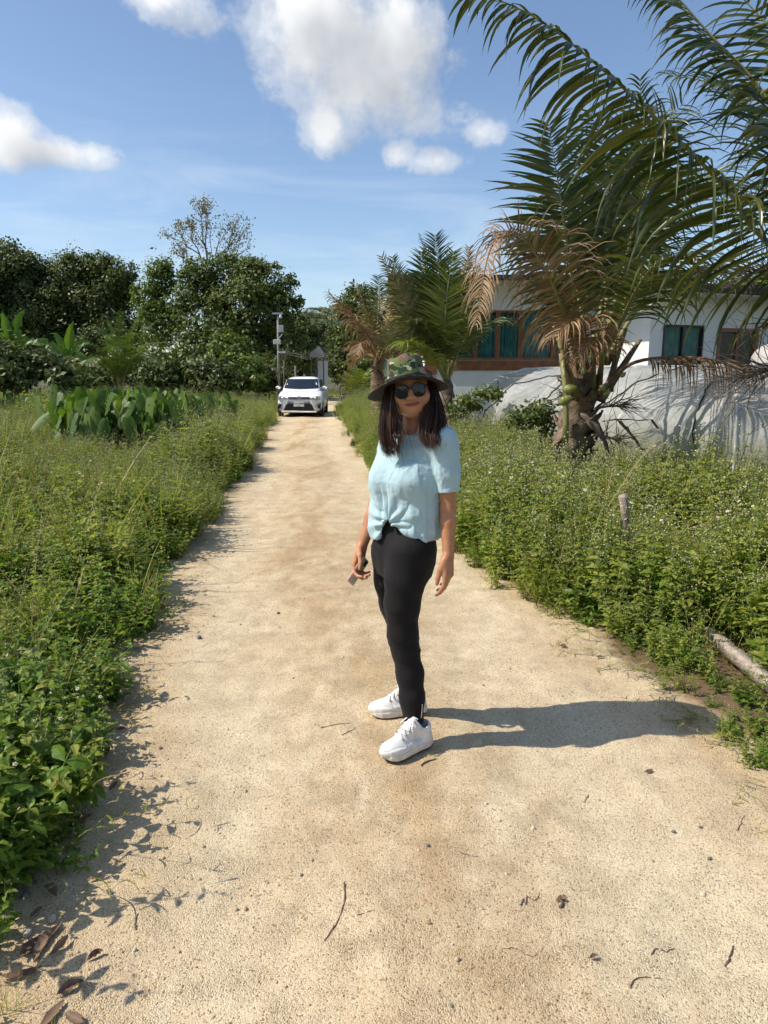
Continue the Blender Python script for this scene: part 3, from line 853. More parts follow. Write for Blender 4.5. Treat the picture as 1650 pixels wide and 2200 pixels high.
def build_palms():
    px = lambda x, y, Y: np.array(tuple(pix(x, y, Y)))
    # ---------- big young coconut palm beside the greenhouse
    Yp = 8.6
    g0 = px(1222, 1040, Yp); g0[2] = -.05
    root = thing('coconut_palm', 'big coconut palm with brown dead fronds and small coconuts, stout trunk in the weeds', 'palm tree', tuple(g0))
    base = g0.copy(); P = Palm(root, base)
    stub_trunk('trunk', root, base, [g0, px(1222, 980, Yp), px(1232, 920, Yp), px(1246, 850, Yp), px(1252, 790, Yp)], [.21, .20, .19, .18, .14], 3)
    cr = px(1250, 800, Yp)
    r = np.random.default_rng(2)
    for k in range(34):
        a = r.uniform(0, 6.28); z = r.uniform(.2, 1.35); p = g0 + np.array([math.cos(a) * .16 + .08 * z, math.sin(a) * .16, z + .05])
        sheath(root, base, p, (math.cos(a) * .40, math.sin(a) * .40, .9 if r.random() > .22 else -.5), r.uniform(.26, .42), r.uniform(.18, .32), 40 + k)
    def px2(*q): return [px(*a) for a in q]
    G = dict(mat=PALM_G, rmat=RACH_G)
    # upright frond at the front of the crown (rachis 1245,800 -> 1180,240)
    P.frond(px2((1262, 790, 8.5), (1236, 640, 8.25), (1215, 500, 8.05), (1197, 380, 7.95), (1178, 262, 7.95)), .88, 64, **G, r0=.040, start=.24, droop=.22, fwd=.45, lift=.12, seed=1, wid=.040, upv=(.1, -1, .1))
    # drooping mass in the middle (1310,700 -> 1400,250 arched over)
    P.frond(px2((1290, 770, 8.6), (1330, 620, 8.5), (1368, 470, 8.3), (1405, 350, 8.0), (1400, 270, 7.4)), 1.0, 60, **G, r0=.045, start=.25, droop=1.0, fwd=.5, seed=2, wid=.036, upv=(-.4, .6, .6))
    P.frond(px2((1275, 770, 8.7), (1300, 600, 8.9), (1310, 450, 9.1), (1300, 330, 9.2), (1265, 235, 9.1)), .95, 62, **G, r0=.045, start=.26, droop=.45, fwd=.5, seed=3, wid=.036, upv=(.2, -.9, .3))
    P.frond(px2((1300, 780, 8.7), (1350, 690, 8.9), (1400, 620, 9.3), (1480, 580, 9.9), (1590, 600, 10.4)), .95, 56, **G, r0=.045, start=.22, droop=.75, fwd=.65, seed=4, wid=.034)
    P.frond(px2((1290, 760, 8.9), (1360, 610, 9.3), (1420, 490, 9.9), (1490, 400, 10.4), (1585, 345, 10.8)), .95, 56, **G, r0=.045, start=.25, droop=.65, fwd=.6, seed=5, wid=.034)
    P.frond(px2((1262, 770, 8.9), (1240, 620, 9.4), (1216, 520, 10.0), (1190, 450, 10.6), (1150, 420, 11.0)), .80, 48, **G, r0=.04, start=.3, droop=.45, fwd=.6, seed=6, wid=.030)
    P.frond(px2((1285, 780, 8.3), (1335, 690, 8.0), (1372, 615, 7.7), (1420, 560, 7.4), (1500, 540, 7.1)), .85, 46, **G, r0=.042, start=.3, droop=1.05, fwd=.6, seed=7, wid=.030)
    P.frond(px2((1280, 760, 8.8), (1320, 560, 9.3), (1350, 420, 9.6), (1400, 300, 9.8), (1470, 220, 9.7)), .95, 56, **G, r0=.04, start=.28, droop=.5, fwd=.5, seed=8, wid=.034, upv=(.2, -.8, .5))
    P.frond(px2((1285, 770, 8.6), (1345, 560, 8.8), (1380, 400, 8.9), (1378, 260, 8.8), (1375, 165, 8.7)), .62, 50, **G, r0=.04, start=.3, droop=.7, fwd=.8, seed=17, wid=.034, upv=(.1, -1, .2))
    for k, (x0, y0, x1, y1) in enumerate(((1240, 850, 1190, 700), (1260, 850, 1245, 690), (1285, 850, 1300, 690), (1300, 850, 1345, 705), (1290, 860, 1375, 730), (1235, 870, 1205, 760), (1275, 860, 1275, 720), (1310, 840, 1330, 720), (1250, 870, 1222, 730))):
        a_, b_ = px(x0, y0, 8.45 + .05 * (k % 4)), px(x1, y1, 8.3 + .1 * (k % 5))
        MB().tube([a_ - base, a_ * .5 + b_ * .5 - base, b_ - base], [.075, .055, .034], 8, True, .55).build('leaf_stalk', (RACH_G, SHEATH_M, RACH_B)[k % 3], root, True)
    # long dead fronds hanging to the viewer's left
    D = dict(mat=PALM_B, rmat=RACH_B)
    P.frond(px2((1245, 790, 8.5), (1228, 720, 8.2), (1200, 640, 7.9), (1160, 560, 7.7), (1110, 500, 7.6), (1058, 500, 7.55)), .66, 62, mat=PALM_B, rmat=RACH_G, r0=.030, start=.25, droop=.95, fwd=.55, lift=.25, seed=9, wid=.024, miss=.06, upv=(-.4, -.6, .6), curl=.02)
    P.frond(px2((1240, 780, 8.9), (1200, 640, 9.0), (1140, 540, 9.0), (1085, 500, 8.9), (1050, 545, 8.8), (1022, 700, 8.7)), .62, 66, **D, r0=.030, start=.3, droop=1.3, fwd=.5, seed=10, wid=.022, miss=.05, curl=.02)
    P.frond(px2((1250, 800, 8.3), (1255, 740, 8.0), (1252, 700, 7.85), (1225, 690, 7.7), (1180, 730, 7.6)), .55, 40, **D, r0=.026, start=.25, droop=1.2, fwd=.6, seed=11, wid=.022, curl=.03)
    P.frond(px2((1270, 800, 8.3), (1285, 755, 8.1), (1290, 735, 7.95), (1270, 730, 7.8), (1240, 780, 7.7)), .45, 34, **D, r0=.024, start=.25, droop=1.4, fwd=.6, seed=12, wid=.02, curl=.03)
    # flat dead frond reaching to the right over the plastic, strips hanging
    P.frond(px2((1285, 845, 8.4), (1330, 800, 8.3), (1365, 778, 8.25), (1430, 768, 8.2), (1530, 772, 8.1), (1640, 800, 8.0), (1690, 830, 7.95)), .62, 58, **D, r0=.034, start=.30, droop=2.6, fwd=.7, lift=-.15, seed=13, wid=.018, miss=.12, curl=.05)
    # spent flower stalks and small coconuts at the crown base
    flower_spray(root, base, px(1275, 880, 8.4), (.9, -.3, .35), .75, 34, 21)
    flower_spray(root, base, px(1270, 935, 8.35), (.95, -.3, .05), .72, 34, 22)
    flower_spray(root, base, px(1225, 850, 8.35), (-.6, -.6, .2), .5, 22, 23)
    sheath(root, base, px(1300, 905, 8.3), (.95, -.1, .18), .62, .10, 31, RACH_B, 'spathe'); sheath(root, base, px(1335, 905, 8.3), (.6, -.1, -.6), .38, .08, 32, RACH_B, 'spathe')
    sheath(root, base, px(1300, 985, 8.3), (.5, -.1, -.5), .45, .09, 33, RACH_B, 'spathe')
    for k, (x, y, dx, dz, L) in enumerate(((1210, 838, .5, .10, .155), (1200, 866, .45, .22, .165), (1288, 828, .3, -.3, .09), (1333, 810, .4, .4, .075), (1258, 792, -.3, -.4, .09), (1296, 848, .5, .2, .08))):
        coconut(root, base, px(x, y, 8.12), (dx, -.2, dz), L, k)
    # thick green stalk in front of the trunk
    MB().tube([px(x, y, z) - base for x, y, z in ((1215, 955, 8.25), (1216, 900, 8.22), (1214, 830, 8.22), (1206, 760, 8.3))], [.055, .055, .05, .045], 9, True, .6).build('leaf_stalk', RACH_G, root, True)
    P.finish(300)

    # ---------- palm whose stem stands outside the picture on the right
    g1 = np.array([5.75, 7.3, -.05])
    root = thing('coconut_palm', 'coconut palm at the picture edge, its long fronds sweeping in across the upper corner', 'palm tree', tuple(g1)); base = g1.copy(); P = Palm(root, base)
    stub_trunk('trunk', root, base, [g1, g1 + [0, 0, .8], g1 + [-.05, 0, 1.7], g1 + [-.08, 0, 2.4]], [.24, .22, .20, .15], 5)
    c1 = g1 + np.array([-.1, 0, 2.35])
    P.frond([c1, px(1690, 545, 6.2), px(1560, 405, 5.9), px(1400, 245, 5.7), px(1230, 95, 5.6), px(1120, 20, 5.6), px(1000, -25, 5.65)], .98, 112, mat=PALM_G, rmat=RACH_G, r0=.040, start=.12, droop=1.2, fwd=.62, lift=-.62, seed=31, wid=.050, split=.25, upv=(.12, .15, 1), nseg=7)
    P.frond([c1, px(1760, 420, 7.0), px(1640, 200, 7.1), px(1530, 80, 7.2), px(1430, -30, 7.3), px(1330, -90, 7.4)], .98, 70, mat=PALM_G, rmat=RACH_G, r0=.04, start=.14, droop=.9, fwd=.7, lift=-.35, seed=32, wid=.048, upv=(.1, -.2, 1))
    P.frond([c1, px(1790, 330, 7.4), px(1700, 120, 7.6), px(1600, 0, 7.8), px(1520, -90, 8.0)], .98, 60, mat=PALM_G, rmat=RACH_G, r0=.04, start=.16, droop=.6, fwd=.7, seed=33, wid=.044, upv=(-.3, -.6, .6))
    P.frond([c1, px(1760, 470, 7.8), px(1660, 300, 8.3), px(1560, 190, 8.7), px(1430, 160, 9.2)], .98, 60, mat=PALM_G, rmat=RACH_G, r0=.04, start=.16, droop=.6, fwd=.7, seed=34, wid=.044)
    P.frond([c1, px(1840, 300, 6.6), px(1800, 60, 6.4), px(1700, -120, 6.2), px(1560, -220, 6.0)], 1.0, 60, mat=PALM_G, rmat=RACH_G, r0=.04, start=.16, droop=.8, fwd=.7, seed=35, wid=.046)
    P.frond([c1, px(1760, 520, 8.0), px(1690, 440, 8.6), px(1620, 400, 9.2), px(1530, 420, 9.8)], .9, 50, mat=PALM_G, rmat=RACH_G, r0=.04, start=.18, droop=.8, fwd=.7, seed=36, wid=.04)
    P.frond([c1, px(1900, 400, 7.6), px(1960, 250, 8.2), px(2050, 200, 8.8)], .9, 44, mat=PALM_G, rmat=RACH_G, r0=.04, start=.2, droop=.8, seed=37, wid=.04)
    flower_spray(root, base, px(1700, 590, 6.7), (-.9, -.1, .20), 1.0, 46, 41)
    flower_spray(root, base, px(1720, 790, 6.6), (-1, -.1, .05), 1.1, 60, 42)
    flower_spray(root, base, px(1710, 690, 6.6), (-1, -.1, .05), .7, 12, 43)
    P.finish(300)

    # ---------- smaller palm behind her hat
    g2 = px(968, 960, 15.5); g2[2] = -.05
    root = thing('coconut_palm', 'young coconut palm with upright green fronds between the hat and the teal-curtained house', 'palm tree', tuple(g2)); base = g2.copy(); P = Palm(root, base)
    stub_trunk('trunk', root, base, [g2, px(965, 905, 15.5), px(962, 860, 15.5), px(958, 815, 15.5)], [.20, .18, .16, .10], 8)
    c2 = px(960, 825, 15.5)
    def F2(seed, *q, **kw):
        a = dict(mat=PALM_G, rmat=RACH_G, r0=.032, start=.26, droop=.16, fwd=.7, wid=.040, lift=.1); a.update(kw)
        P.frond([c2] + px2(*q), a.pop('leaf', .62), a.pop('n', 50), seed=seed, **a)
    F2(51, (950, 720, 15.3), (944, 600, 15.1), (935, 505, 15.0), leaf=.78, n=64, upv=(.1, -1, .2))
    F2(52, (935, 720, 15.6), (915, 620, 15.7), (905, 540, 15.8), leaf=.72, upv=(.3, -1, .2))
    F2(53, (985, 720, 15.4), (998, 620, 15.4), (1008, 530, 15.4), mat=PALM_BG, leaf=.42, upv=(-.5, -1, .2))
    F2(54, (975, 730, 15.2), (1000, 650, 14.9), (1035, 580, 14.6), leaf=.6, upv=(0, -1, .6))
    F2(55, (925, 750, 15.2), (880, 660, 15.0), (820, 550, 14.8), leaf=.5, mat=PALM_BG, rmat=RACH_B, upv=(.5, -1, .3))
    F2(56, (915, 740, 15.8), (868, 640, 16.0), (842, 550, 16.2), leaf=.55, upv=(.4, -1, .2))
    F2(57, (930, 760, 15.2), (890, 700, 14.9), (840, 650, 14.6), leaf=.62, droop=.5)
    F2(58, (940, 745, 15.0), (905, 690, 14.5), (870, 690, 14.2), leaf=.55, droop=.9, mat=PALM_G)
    F2(59, (905, 620, 16.0), (917, 560, 16.1), (900, 500, 16.2), leaf=.36, mat=PALM_Y)
    F2(61, (955, 730, 15.0), (962, 620, 14.8), (975, 540, 14.7), mat=PALM_Y, leaf=.66, n=54, upv=(-.1, -1, .2))
    F2(62, (920, 740, 15.9), (885, 650, 16.2), (868, 585, 16.4), leaf=.66, upv=(.3, -1, .2))
    F2(63, (990, 745, 15.2), (1020, 690, 14.8), (1040, 640, 14.6), leaf=.6, droop=.4)
    F2(64, (925, 765, 15.0), (885, 735, 14.6), (850, 740, 14.3), leaf=.6, droop=.7, mat=PALM_Y)
    F2(60, (1000, 740, 15.7), (1060, 690, 15.9), (1120, 700, 16.2), leaf=.55, droop=.7)
    sheath(root, base, px(985, 880, 15.4), (.75, -.1, .75), .7, .14, 71, RACH_B); sheath(root, base, px(965, 880, 15.4), (.1, -.3, .8), .5, .2, 72)
    P.finish(200)

    # ---------- half-dead palm by the path
    g3 = px(815, 905, 20.0); g3[2] = -.05
    root = thing('coconut_palm', 'half dead palm with grey-brown fronds at the path edge behind her hat', 'palm tree', tuple(g3)); base = g3.copy(); P = Palm(root, base)
    stub_trunk('trunk', root, base, [g3, px(812, 855, 20), px(812, 800, 20), px(815, 765, 20)], [.22, .2, .18, .12], 9)
    c3 = px(815, 775, 20.0)
    def F3(seed, *q, **kw):
        a = dict(mat=PALM_B, rmat=RACH_B, r0=.045, start=.2, droop=.9, fwd=.6, wid=.035, lift=.05, curl=.03); a.update(kw)
        P.frond([c3] + px2(*q), a.pop('leaf', .72), a.pop('n', 52), seed=seed, **a)
    F3(81, (800, 735, 19.8), (760, 685, 19.5), (705, 628, 19.2))
    F3(82, (800, 710, 20.2), (785, 660, 20.3), (768, 608, 20.3), mat=PALM_BG)
    F3(83, (795, 750, 19.6), (775, 735, 19.3), (765, 760, 19.1), leaf=.6)
    F3(84, (825, 720, 20.3), (840, 670, 20.5), (845, 620, 20.7), mat=PALM_BG, droop=.4)
    F3(85, (835, 735, 19.6), (860, 700, 19.3), (890, 700, 19.1), mat=PALM_G, rmat=RACH_G, droop=.7)
    F3(86, (812, 700, 20.6), (815, 640, 20.8), (812, 590, 21.0), mat=PALM_G, rmat=RACH_G, droop=.3, leaf=.6)
    F3(87, (830, 760, 19.4), (850, 750, 19.1), (865, 790, 18.9), leaf=.6, mat=PALM_BG)
    F3(88, (790, 760, 20.4), (770, 750, 20.6), (752, 790, 20.7), leaf=.6)
    for k in range(6):
        sheath(root, base, px(805 + 4 * k, 800 + 9 * k, 19.8), (.6 * math.cos(k * 2.1), -.4, .8), .6, .2, 90 + k)
    P.finish(160)

    # ---------- yellow seedling palms farther along the path
    for k, (x, y, Y, h) in enumerate(((771, 875, 34.0, 1.9), (756, 872, 36.0, 1.6))):
        g = px(x, y, Y); g[2] = -.03
        root = thing('palm_seedling', ('yellowing palm seedling nearest the path beyond the hat brim', 'dry pale palm seedling next to the black bin')[k], 'palm tree', tuple(g), group='palm seedlings by the path'); base = g.copy(); P = Palm(root, base)
        r = np.random.default_rng(60 + k)
        MB().tube([np.zeros(3), np.array([0, 0, .3])], [.09, .07], 8).build('trunk', SHEATH_M, root, True)
        for j in range(8):
            a = j * 2.4 + k; sp = r.uniform(.15, .5)
            c = lambda t, z: g + np.array([math.cos(a) * sp * t * h, math.sin(a) * sp * t * h, z])
            P.frond([c(.05, .15), c(.3, h * .45), c(.7, h * .8), c(1.25, h * r.uniform(.85, 1.1))], .5, 16, mat=PALM_Y if (j % 3 or k == 0) else PALM_BG, rmat=RACH_G, r0=.02, start=.2, droop=.5, wid=.06, seed=100 + 10 * k + j)
        P.finish(60)
build_palms()
# ------------------------------------------------------------------ trees, shrubs, banana, oil palm, taro
def tree_mat(name, cols, tr=0.22):
    return leaf_mat(name, cols, tr, 0.5, 0.35, 1.4, 0.3)
T_DARK = tree_mat('dark_tree_leaf', [(0.050, 0.076, 0.020), (0.078, 0.112, 0.030), (0.110, 0.142, 0.042), (0.15, 0.158, 0.06)])
T_MID = tree_mat('green_tree_leaf', [(0.062, 0.095, 0.020), (0.094, 0.135, 0.030), (0.128, 0.165, 0.040), (0.165, 0.18, 0.058)])
T_LIGHT = tree_mat('light_tree_leaf', [(0.085, 0.135, 0.028), (0.12, 0.175, 0.036), (0.155, 0.205, 0.05)], 0.28)
T_DRY = tree_mat('thin_dry_leaf', [(0.22, 0.20, 0.10), (0.28, 0.23, 0.13), (0.16, 0.19, 0.07)])
BARK = pm('grey_bark', (0.17, 0.14, 0.105), 0.9, 0.35, 5, 0.6, 18, 0.15)

def leaf_cloud(C, N, size, r, asp=0.55):
    """Rhombic bent leaves at centres C facing roughly N: arrays of vertices and triangles."""
    n = len(C)
    N = N / (np.linalg.norm(N, axis=1, keepdims=True) + 1e-9)
    A = r.normal(0, 1, (n, 3)); A -= N * (A * N).sum(1, keepdims=True); A /= np.linalg.norm(A, axis=1, keepdims=True) + 1e-9
    B = np.cross(N, A); s = (size * r.uniform(.6, 1.4, n))[:, None]
    V = np.stack([C - A * s, C + B * s * asp - N * s * .12, C + A * s - N * s * .25, C - B * s * asp - N * s * .12], 1).reshape(-1, 3)
    i = np.arange(n)[:, None] * 4
    F = np.concatenate([i + np.array([[0, 1, 2]]), i + np.array([[0, 2, 3]])], 0)
    return V, F

def crown(lobes, dens, size, r, shell=.5, droop=0.0):
    """Leaves spread through overlapping ragged lobes: clumps of leaves on twig ends, denser near the skin."""
    Cs, Ns = [], []
    for (c, rad) in lobes:
        c = np.asarray(c, float); rad = np.asarray(rad, float)
        n = max(12, int(dens * (rad[0] * rad[2] + rad[0] * rad[1] + rad[1] * rad[2])))
        d = r.normal(0, 1, (n, 3)); d /= np.linalg.norm(d, axis=1, keepdims=True)
        bump = 1 + .40 * fbm(d * 2.4 + c * .37, 3, 5)
        q = (shell + (1 - shell) * r.random(n) ** .6) * bump
        P = c + d * rad * q[:, None]
        k = fbm(P * 1.1, 2, 9) > -.32                      # gaps
        P, d = P[k], d[k]
        m = 9
        PP = np.repeat(P, m, 0) + r.normal(0, 1, (len(P) * m, 3)) * np.array([.26, .26, .17]) * min(1.0, rad.mean() / 1.2)
        NN = np.repeat(d, m, 0) * .8 + r.normal(0, .55, (len(P) * m, 3)) + np.array([-.12, -.1, .45])
        Cs.append(PP); Ns.append(NN)
    return leaf_cloud(np.concatenate(Cs), np.concatenate(Ns), size, r)

def tree(name, label, foot, lobes, mat, dens=55, size=.15, seed=0, trunk_r=.16, cat='tree', group=None, limbs=True):
    """lobes in photo pixels: (x, y, half width, half height, depth)."""
    r = np.random.default_rng(seed)
    foot = np.asarray(foot, float); root = thing(name, label, cat, tuple(foot), group=group)
    L = []
    for (x, y, a, b, Y) in lobes:
        k = Y / FPX; c = np.array(tuple(pix(x, y, Y)))
        L.append((c, (a * k, max(a, b) * k * .85, b * k)))
    if limbs:
        for c, rad in list(L):
            for _ in range(5):
                d = r.normal(0, 1, 3); d[2] = abs(d[2]) * .9; d /= np.linalg.norm(d); f = r.uniform(.28, .48)
                L.append((c + d * np.array(rad) * r.uniform(.75, 1.0), tuple(np.array(rad) * f)))
        dens, size = dens * 1.25, size * .66
    V, F = crown(L, dens, size, r)
    o = mk('crown', V - foot, F, mat, root, False)
    o['kind'] = 'stuff'
    m = MB(); cen = np.mean([c for c, _ in L], 0); fork = foot + (cen - foot) * .45 + np.array([0, 0, .3])
    m.tube([foot - foot, (fork - foot) * .5 + r.normal(0, .08, 3), fork - foot], [trunk_r, trunk_r * .8, trunk_r * .65], 8)
    if limbs:
        for c, rad in L[:len(lobes)]:
            mid = (fork + c) / 2 + r.normal(0, .25, 3)
            m.tube([fork - foot, mid - foot, c - foot, c + np.array([0, 0, rad[2] * .7]) - foot], [trunk_r * .5, trunk_r * .32, trunk_r * .18, .02], 6)
            for _ in range(4):
                e = c + r.normal(0, .45, 3) * np.array(rad)
                m.tube([mid - foot, (mid + e) / 2 + r.normal(0, .1, 3) - foot, e - foot], [trunk_r * .22, trunk_r * .12, .012], 5)
    m.build('trunk', BARK, root, True)
    return root

def gp(x, Y):
    p = np.array(tuple(pix(x, 800, Y))); p[2] = -.05; return p

def build_trees():
    tree('broadleaf_tree', 'dark broad tree at the far left edge of the picture', gp(40, 50), [(20, 610, 70, 65, 50), (75, 590, 50, 45, 51), (-50, 630, 70, 80, 49), (50, 690, 90, 70, 50), (120, 700, 50, 70, 50)], T_DARK, 40, .17, 1, .22)
    tree('broadleaf_tree', 'dark tree with two rounded tops beside the leftmost tree', gp(200, 51), [(150, 585, 48, 42, 51), (195, 600, 42, 45, 51), (245, 605, 42, 48, 50), (225, 660, 60, 60, 51), (150, 670, 60, 60, 51), (275, 630, 24, 26, 50), (200, 735, 95, 50, 50), (110, 745, 70, 45, 50), (290, 720, 40, 40, 50)], T_DARK, 42, .16, 2, .22)
    tree('broadleaf_tree', 'light green tree with a rounded top standing clear of the gap in the treeline', gp(345, 47), [(345, 592, 38, 32, 47), (318, 640, 32, 32, 47), (372, 650, 34, 36, 47), (345, 705, 50, 50, 47)], T_LIGHT, 46, .15, 3, .15)
    tree('broadleaf_tree', 'large spreading green tree in the middle of the treeline', gp(510, 45), [(430, 610, 45, 45, 45.5), (500, 600, 55, 46, 46), (565, 615, 55, 50, 45), (605, 670, 42, 55, 45), (530, 670, 70, 60, 44), (440, 690, 62, 60, 44), (585, 745, 62, 55, 44), (500, 760, 70, 50, 43.5), (420, 760, 45, 45, 43)], T_MID, 40, .16, 4, .25)
    tree('broadleaf_tree', 'tree with pale bare twigs right of the utility pole', gp(640, 60), [(650, 740, 40, 55, 60), (680, 760, 40, 50, 60), (640, 790, 50, 40, 58), (700, 720, 20, 34, 62)], T_DARK, 40, .18, 5, .18)
    tree('broadleaf_tree', 'bright green tree behind the parked car on the house side', gp(745, 52), [(735, 700, 34, 46, 52), (765, 660, 40, 40, 53), (740, 770, 48, 52, 51), (790, 720, 44, 60, 52), (770, 800, 55, 40, 50)], T_MID, 44, .17, 6, .18)
    tree('broadleaf_tree', 'dense low tree behind the upright palm fronds', gp(880, 44), [(865, 640, 34, 34, 44), (905, 670, 60, 50, 44), (840, 690, 50, 45, 44), (950, 680, 36, 50, 44)], T_MID, 42, .16, 7, .2)
    tree('broadleaf_tree', 'pale green tree top showing above the white house roof', gp(1590, 46), [(1560, 625, 30, 18, 46), (1610, 615, 36, 18, 46), (1655, 610, 36, 34, 46), (1700, 620, 50, 40, 46), (1640, 680, 90, 60, 46)], T_LIGHT, 40, .15, 8, .18)
    tree('broadleaf_tree', 'small distant tree above the roof ridge behind the big palm', gp(1450, 60), [(1450, 640, 40, 18, 60), (1490, 650, 40, 24, 60), (1415, 655, 30, 20, 60), (1460, 700, 70, 50, 60)], T_MID, 30, .18, 9, .16)
    # shrubs that close the foot of the treeline
    S = [(-20, 775, 70, 50, 27, T_MID), (70, 790, 60, 40, 27.5, T_DARK), (145, 805, 50, 32, 28.5, T_MID), (215, 800, 45, 34, 36, T_MID), (330, 790, 50, 45, 37, T_MID), (395, 790, 48, 45, 38, T_MID), (455, 800, 50, 38, 37, T_DARK), (520, 790, 45, 40, 38, T_LIGHT), (575, 800, 40, 36, 40, T_DARK), (490, 745, 34, 30, 39, T_LIGHT)]
    LB = ['dark vine-covered shrub at the left edge below the banana plants', 'dark rounded bush between the two banana plants', 'low dark bush below the second banana plant', 'green bush in front of the oil palm', 'green bush just right of the oil palm', 'bushy shrub below the light green tree', 'dark shrub under the large spreading tree', 'light green shrub under the large spreading tree', 'dark shrub left of the utility pole', 'rounded light green bush in front of the large spreading tree']
    for k, ((x, y, a, b, Y, m), lb) in enumerate(zip(S, LB)):
        tree('shrub', lb, gp(x, Y), [(x, y, a, b, Y), (x - a * .5, y + b * .3, a * .6, b * .7, Y - .6), (x + a * .5, y + b * .3, a * .6, b * .7, Y - .4), (x, y + b * .6, a, b * .55, Y - .5)], m, 60, .115, 30 + k, .06, 'shrub', 'shrubs below the treeline', False)
    # creeper on the plastic and the dark bush beside the big palm
    tree('shrub', 'dark green creeper bush between the big palm trunk and the plastic', gp(1165, 10.2), [(1165, 885, 46, 30, 10.2), (1130, 900, 40, 26, 10.0), (1190, 905, 36, 36, 10.2)], T_MID, 420, .035, 44, .02, 'shrub', None, False)
    tree('shrub', 'low creeper spreading onto the edge of the white plastic behind the woman', gp(1030, 13.5), [(1010, 860, 30, 22, 13.6), (1050, 845, 30, 16, 13.8), (985, 880, 26, 24, 13.3)], T_MID, 330, .04, 45, .02, 'shrub', None, False)

    # ---- tall thin tree, nearly bare
    r = np.random.default_rng(17); Y = 50; foot = gp(447, Y)
    root = thing('bare_tree', 'tall thin nearly bare tree rising above the treeline', 'tree', tuple(foot)); m = MB(); tips = []
    def grow(p, d, L, rad, depth):
        q = p + d * L; mid = (p + q) / 2 + r.normal(0, .05 * L, 3)
        m.tube([p - foot, mid - foot, q - foot], [rad, rad * .85, rad * .68], 5 if depth > 2 else 6, False)
        if depth >= 5 or L < .3:
            tips.append(q); return
        if depth >= 2: tips.append((mid + q) / 2)
        for k in range(2 if depth == 0 else r.integers(2, 4)):
            dd = d + r.normal(0, .42, 3) * np.array([1, 1, .5]) + np.array([0, 0, .22]); dd /= np.linalg.norm(dd)
            grow(q, dd, L * r.uniform(.62, .82), rad * .62, depth + 1)
    h0 = np.array(tuple(pix(447, 600, Y))); tr = np.array([foot, foot * .5 + h0 * .5 + [.1, 0, 0], h0])
    m.tube([t - foot for t in tr], [.17, .14, .10], 8, False)
    for k in range(5):
        a = np.array([(k - 2) * .32, r.normal(0, .3), 1.0]); a /= np.linalg.norm(a)
        grow(h0 + np.array([0, 0, (-1.2, .2, .6, .1, -1.0)[k]]) * .8, a, 1.5, .07, 1)
    m.build('trunk', BARK, root, True)
    tp = np.array(tips); P = np.repeat(tp, 8, 0) + r.normal(0, .17, (len(tp) * 8, 3))
    V, F = leaf_cloud(P, r.normal(0, 1, P.shape) + [0, 0, .5], .075, r)
    tag(mk('crown', V - foot, F, T_DRY, root, False), kind='stuff')

    # ---- oil palm
    px = lambda x, y, Y: np.array(tuple(pix(x, y, Y)))
    g = gp(258, 31); root = thing('oil_palm', 'bushy oil palm with arching feathery fronds below the treeline', 'palm tree', tuple(g)); P = Palm(root, g)
    stub_trunk('trunk', root, g, [g, g + [0, 0, .5], g + [0, 0, .9]], [.35, .32, .25], 4)
    c = g + np.array([0, 0, .9])
    for k, (x, y, Y, kx) in enumerate([(175, 740, 30, -1), (195, 700, 31.5, -1), (225, 678, 31, -1), (260, 672, 30.5, 0), (300, 675, 31, 1), (335, 690, 31.5, 1), (350, 735, 30, 1), (170, 790, 29.5, -1), (340, 780, 29.5, 1), (235, 720, 29, -1), (285, 715, 29, 1), (205, 770, 28.8, -1), (315, 765, 28.8, 1), (255, 750, 28.8, 0)]):
        e = px(x, y, Y); mid = c * .45 + e * .55 + np.array([0, 0, .75 + .2 * math.sin(k)]); e2 = e + (e - mid) * .35 + np.array([0, 0, -.25])
        P.frond([c, c * .7 + mid * .3 + [0, 0, .25], mid, e, e2], .55, 40, OILM, RACH_G, r0=.035, start=.2, droop=.7, fwd=.6, wid=.045, seed=300 + k, nseg=4)
    P.finish(300)
    # ---- distant palms beyond the pole
    for k, (x, y, Y) in enumerate([(680, 690, 66), (700, 680, 70), (255, 660, 60)]):
        g = gp(x, Y); top = px(x, y, Y)
        root = thing('distant_palm', ['palm crown showing above the trees right of the utility pole', 'taller palm crown farther back over the end of the path', 'palm fronds poking out of the dark trees behind the oil palm'][k], 'palm tree', tuple(g)); P = Palm(root, g)
        MB().tube([np.zeros(3), (top - g) * .5 + [.1, 0, 0], top - g], [.16, .13, .11], 8).build('trunk', BARK, root, True)
        for j in range(11):
            a = j * 2.4; e = np.array([math.cos(a), math.sin(a), 0]); up = .3 + .9 * ((j * .618) % 1)
            P.frond([top, top + e * .7 + [0, 0, up * .8], top + e * 1.6 + [0, 0, up], top + e * 2.4 + [0, 0, up * .4]], .6, 22, PALM_G, RACH_G, r0=.04, start=.15, droop=.7, wid=.09, seed=400 + 20 * k + j, nseg=3)
        P.finish(40)

    # ---- banana plants
    BAN = leaf_mat('banana_leaf', [(0.085, 0.17, 0.03), (0.12, 0.21, 0.04), (0.15, 0.23, 0.05)], .38, .4, .45)
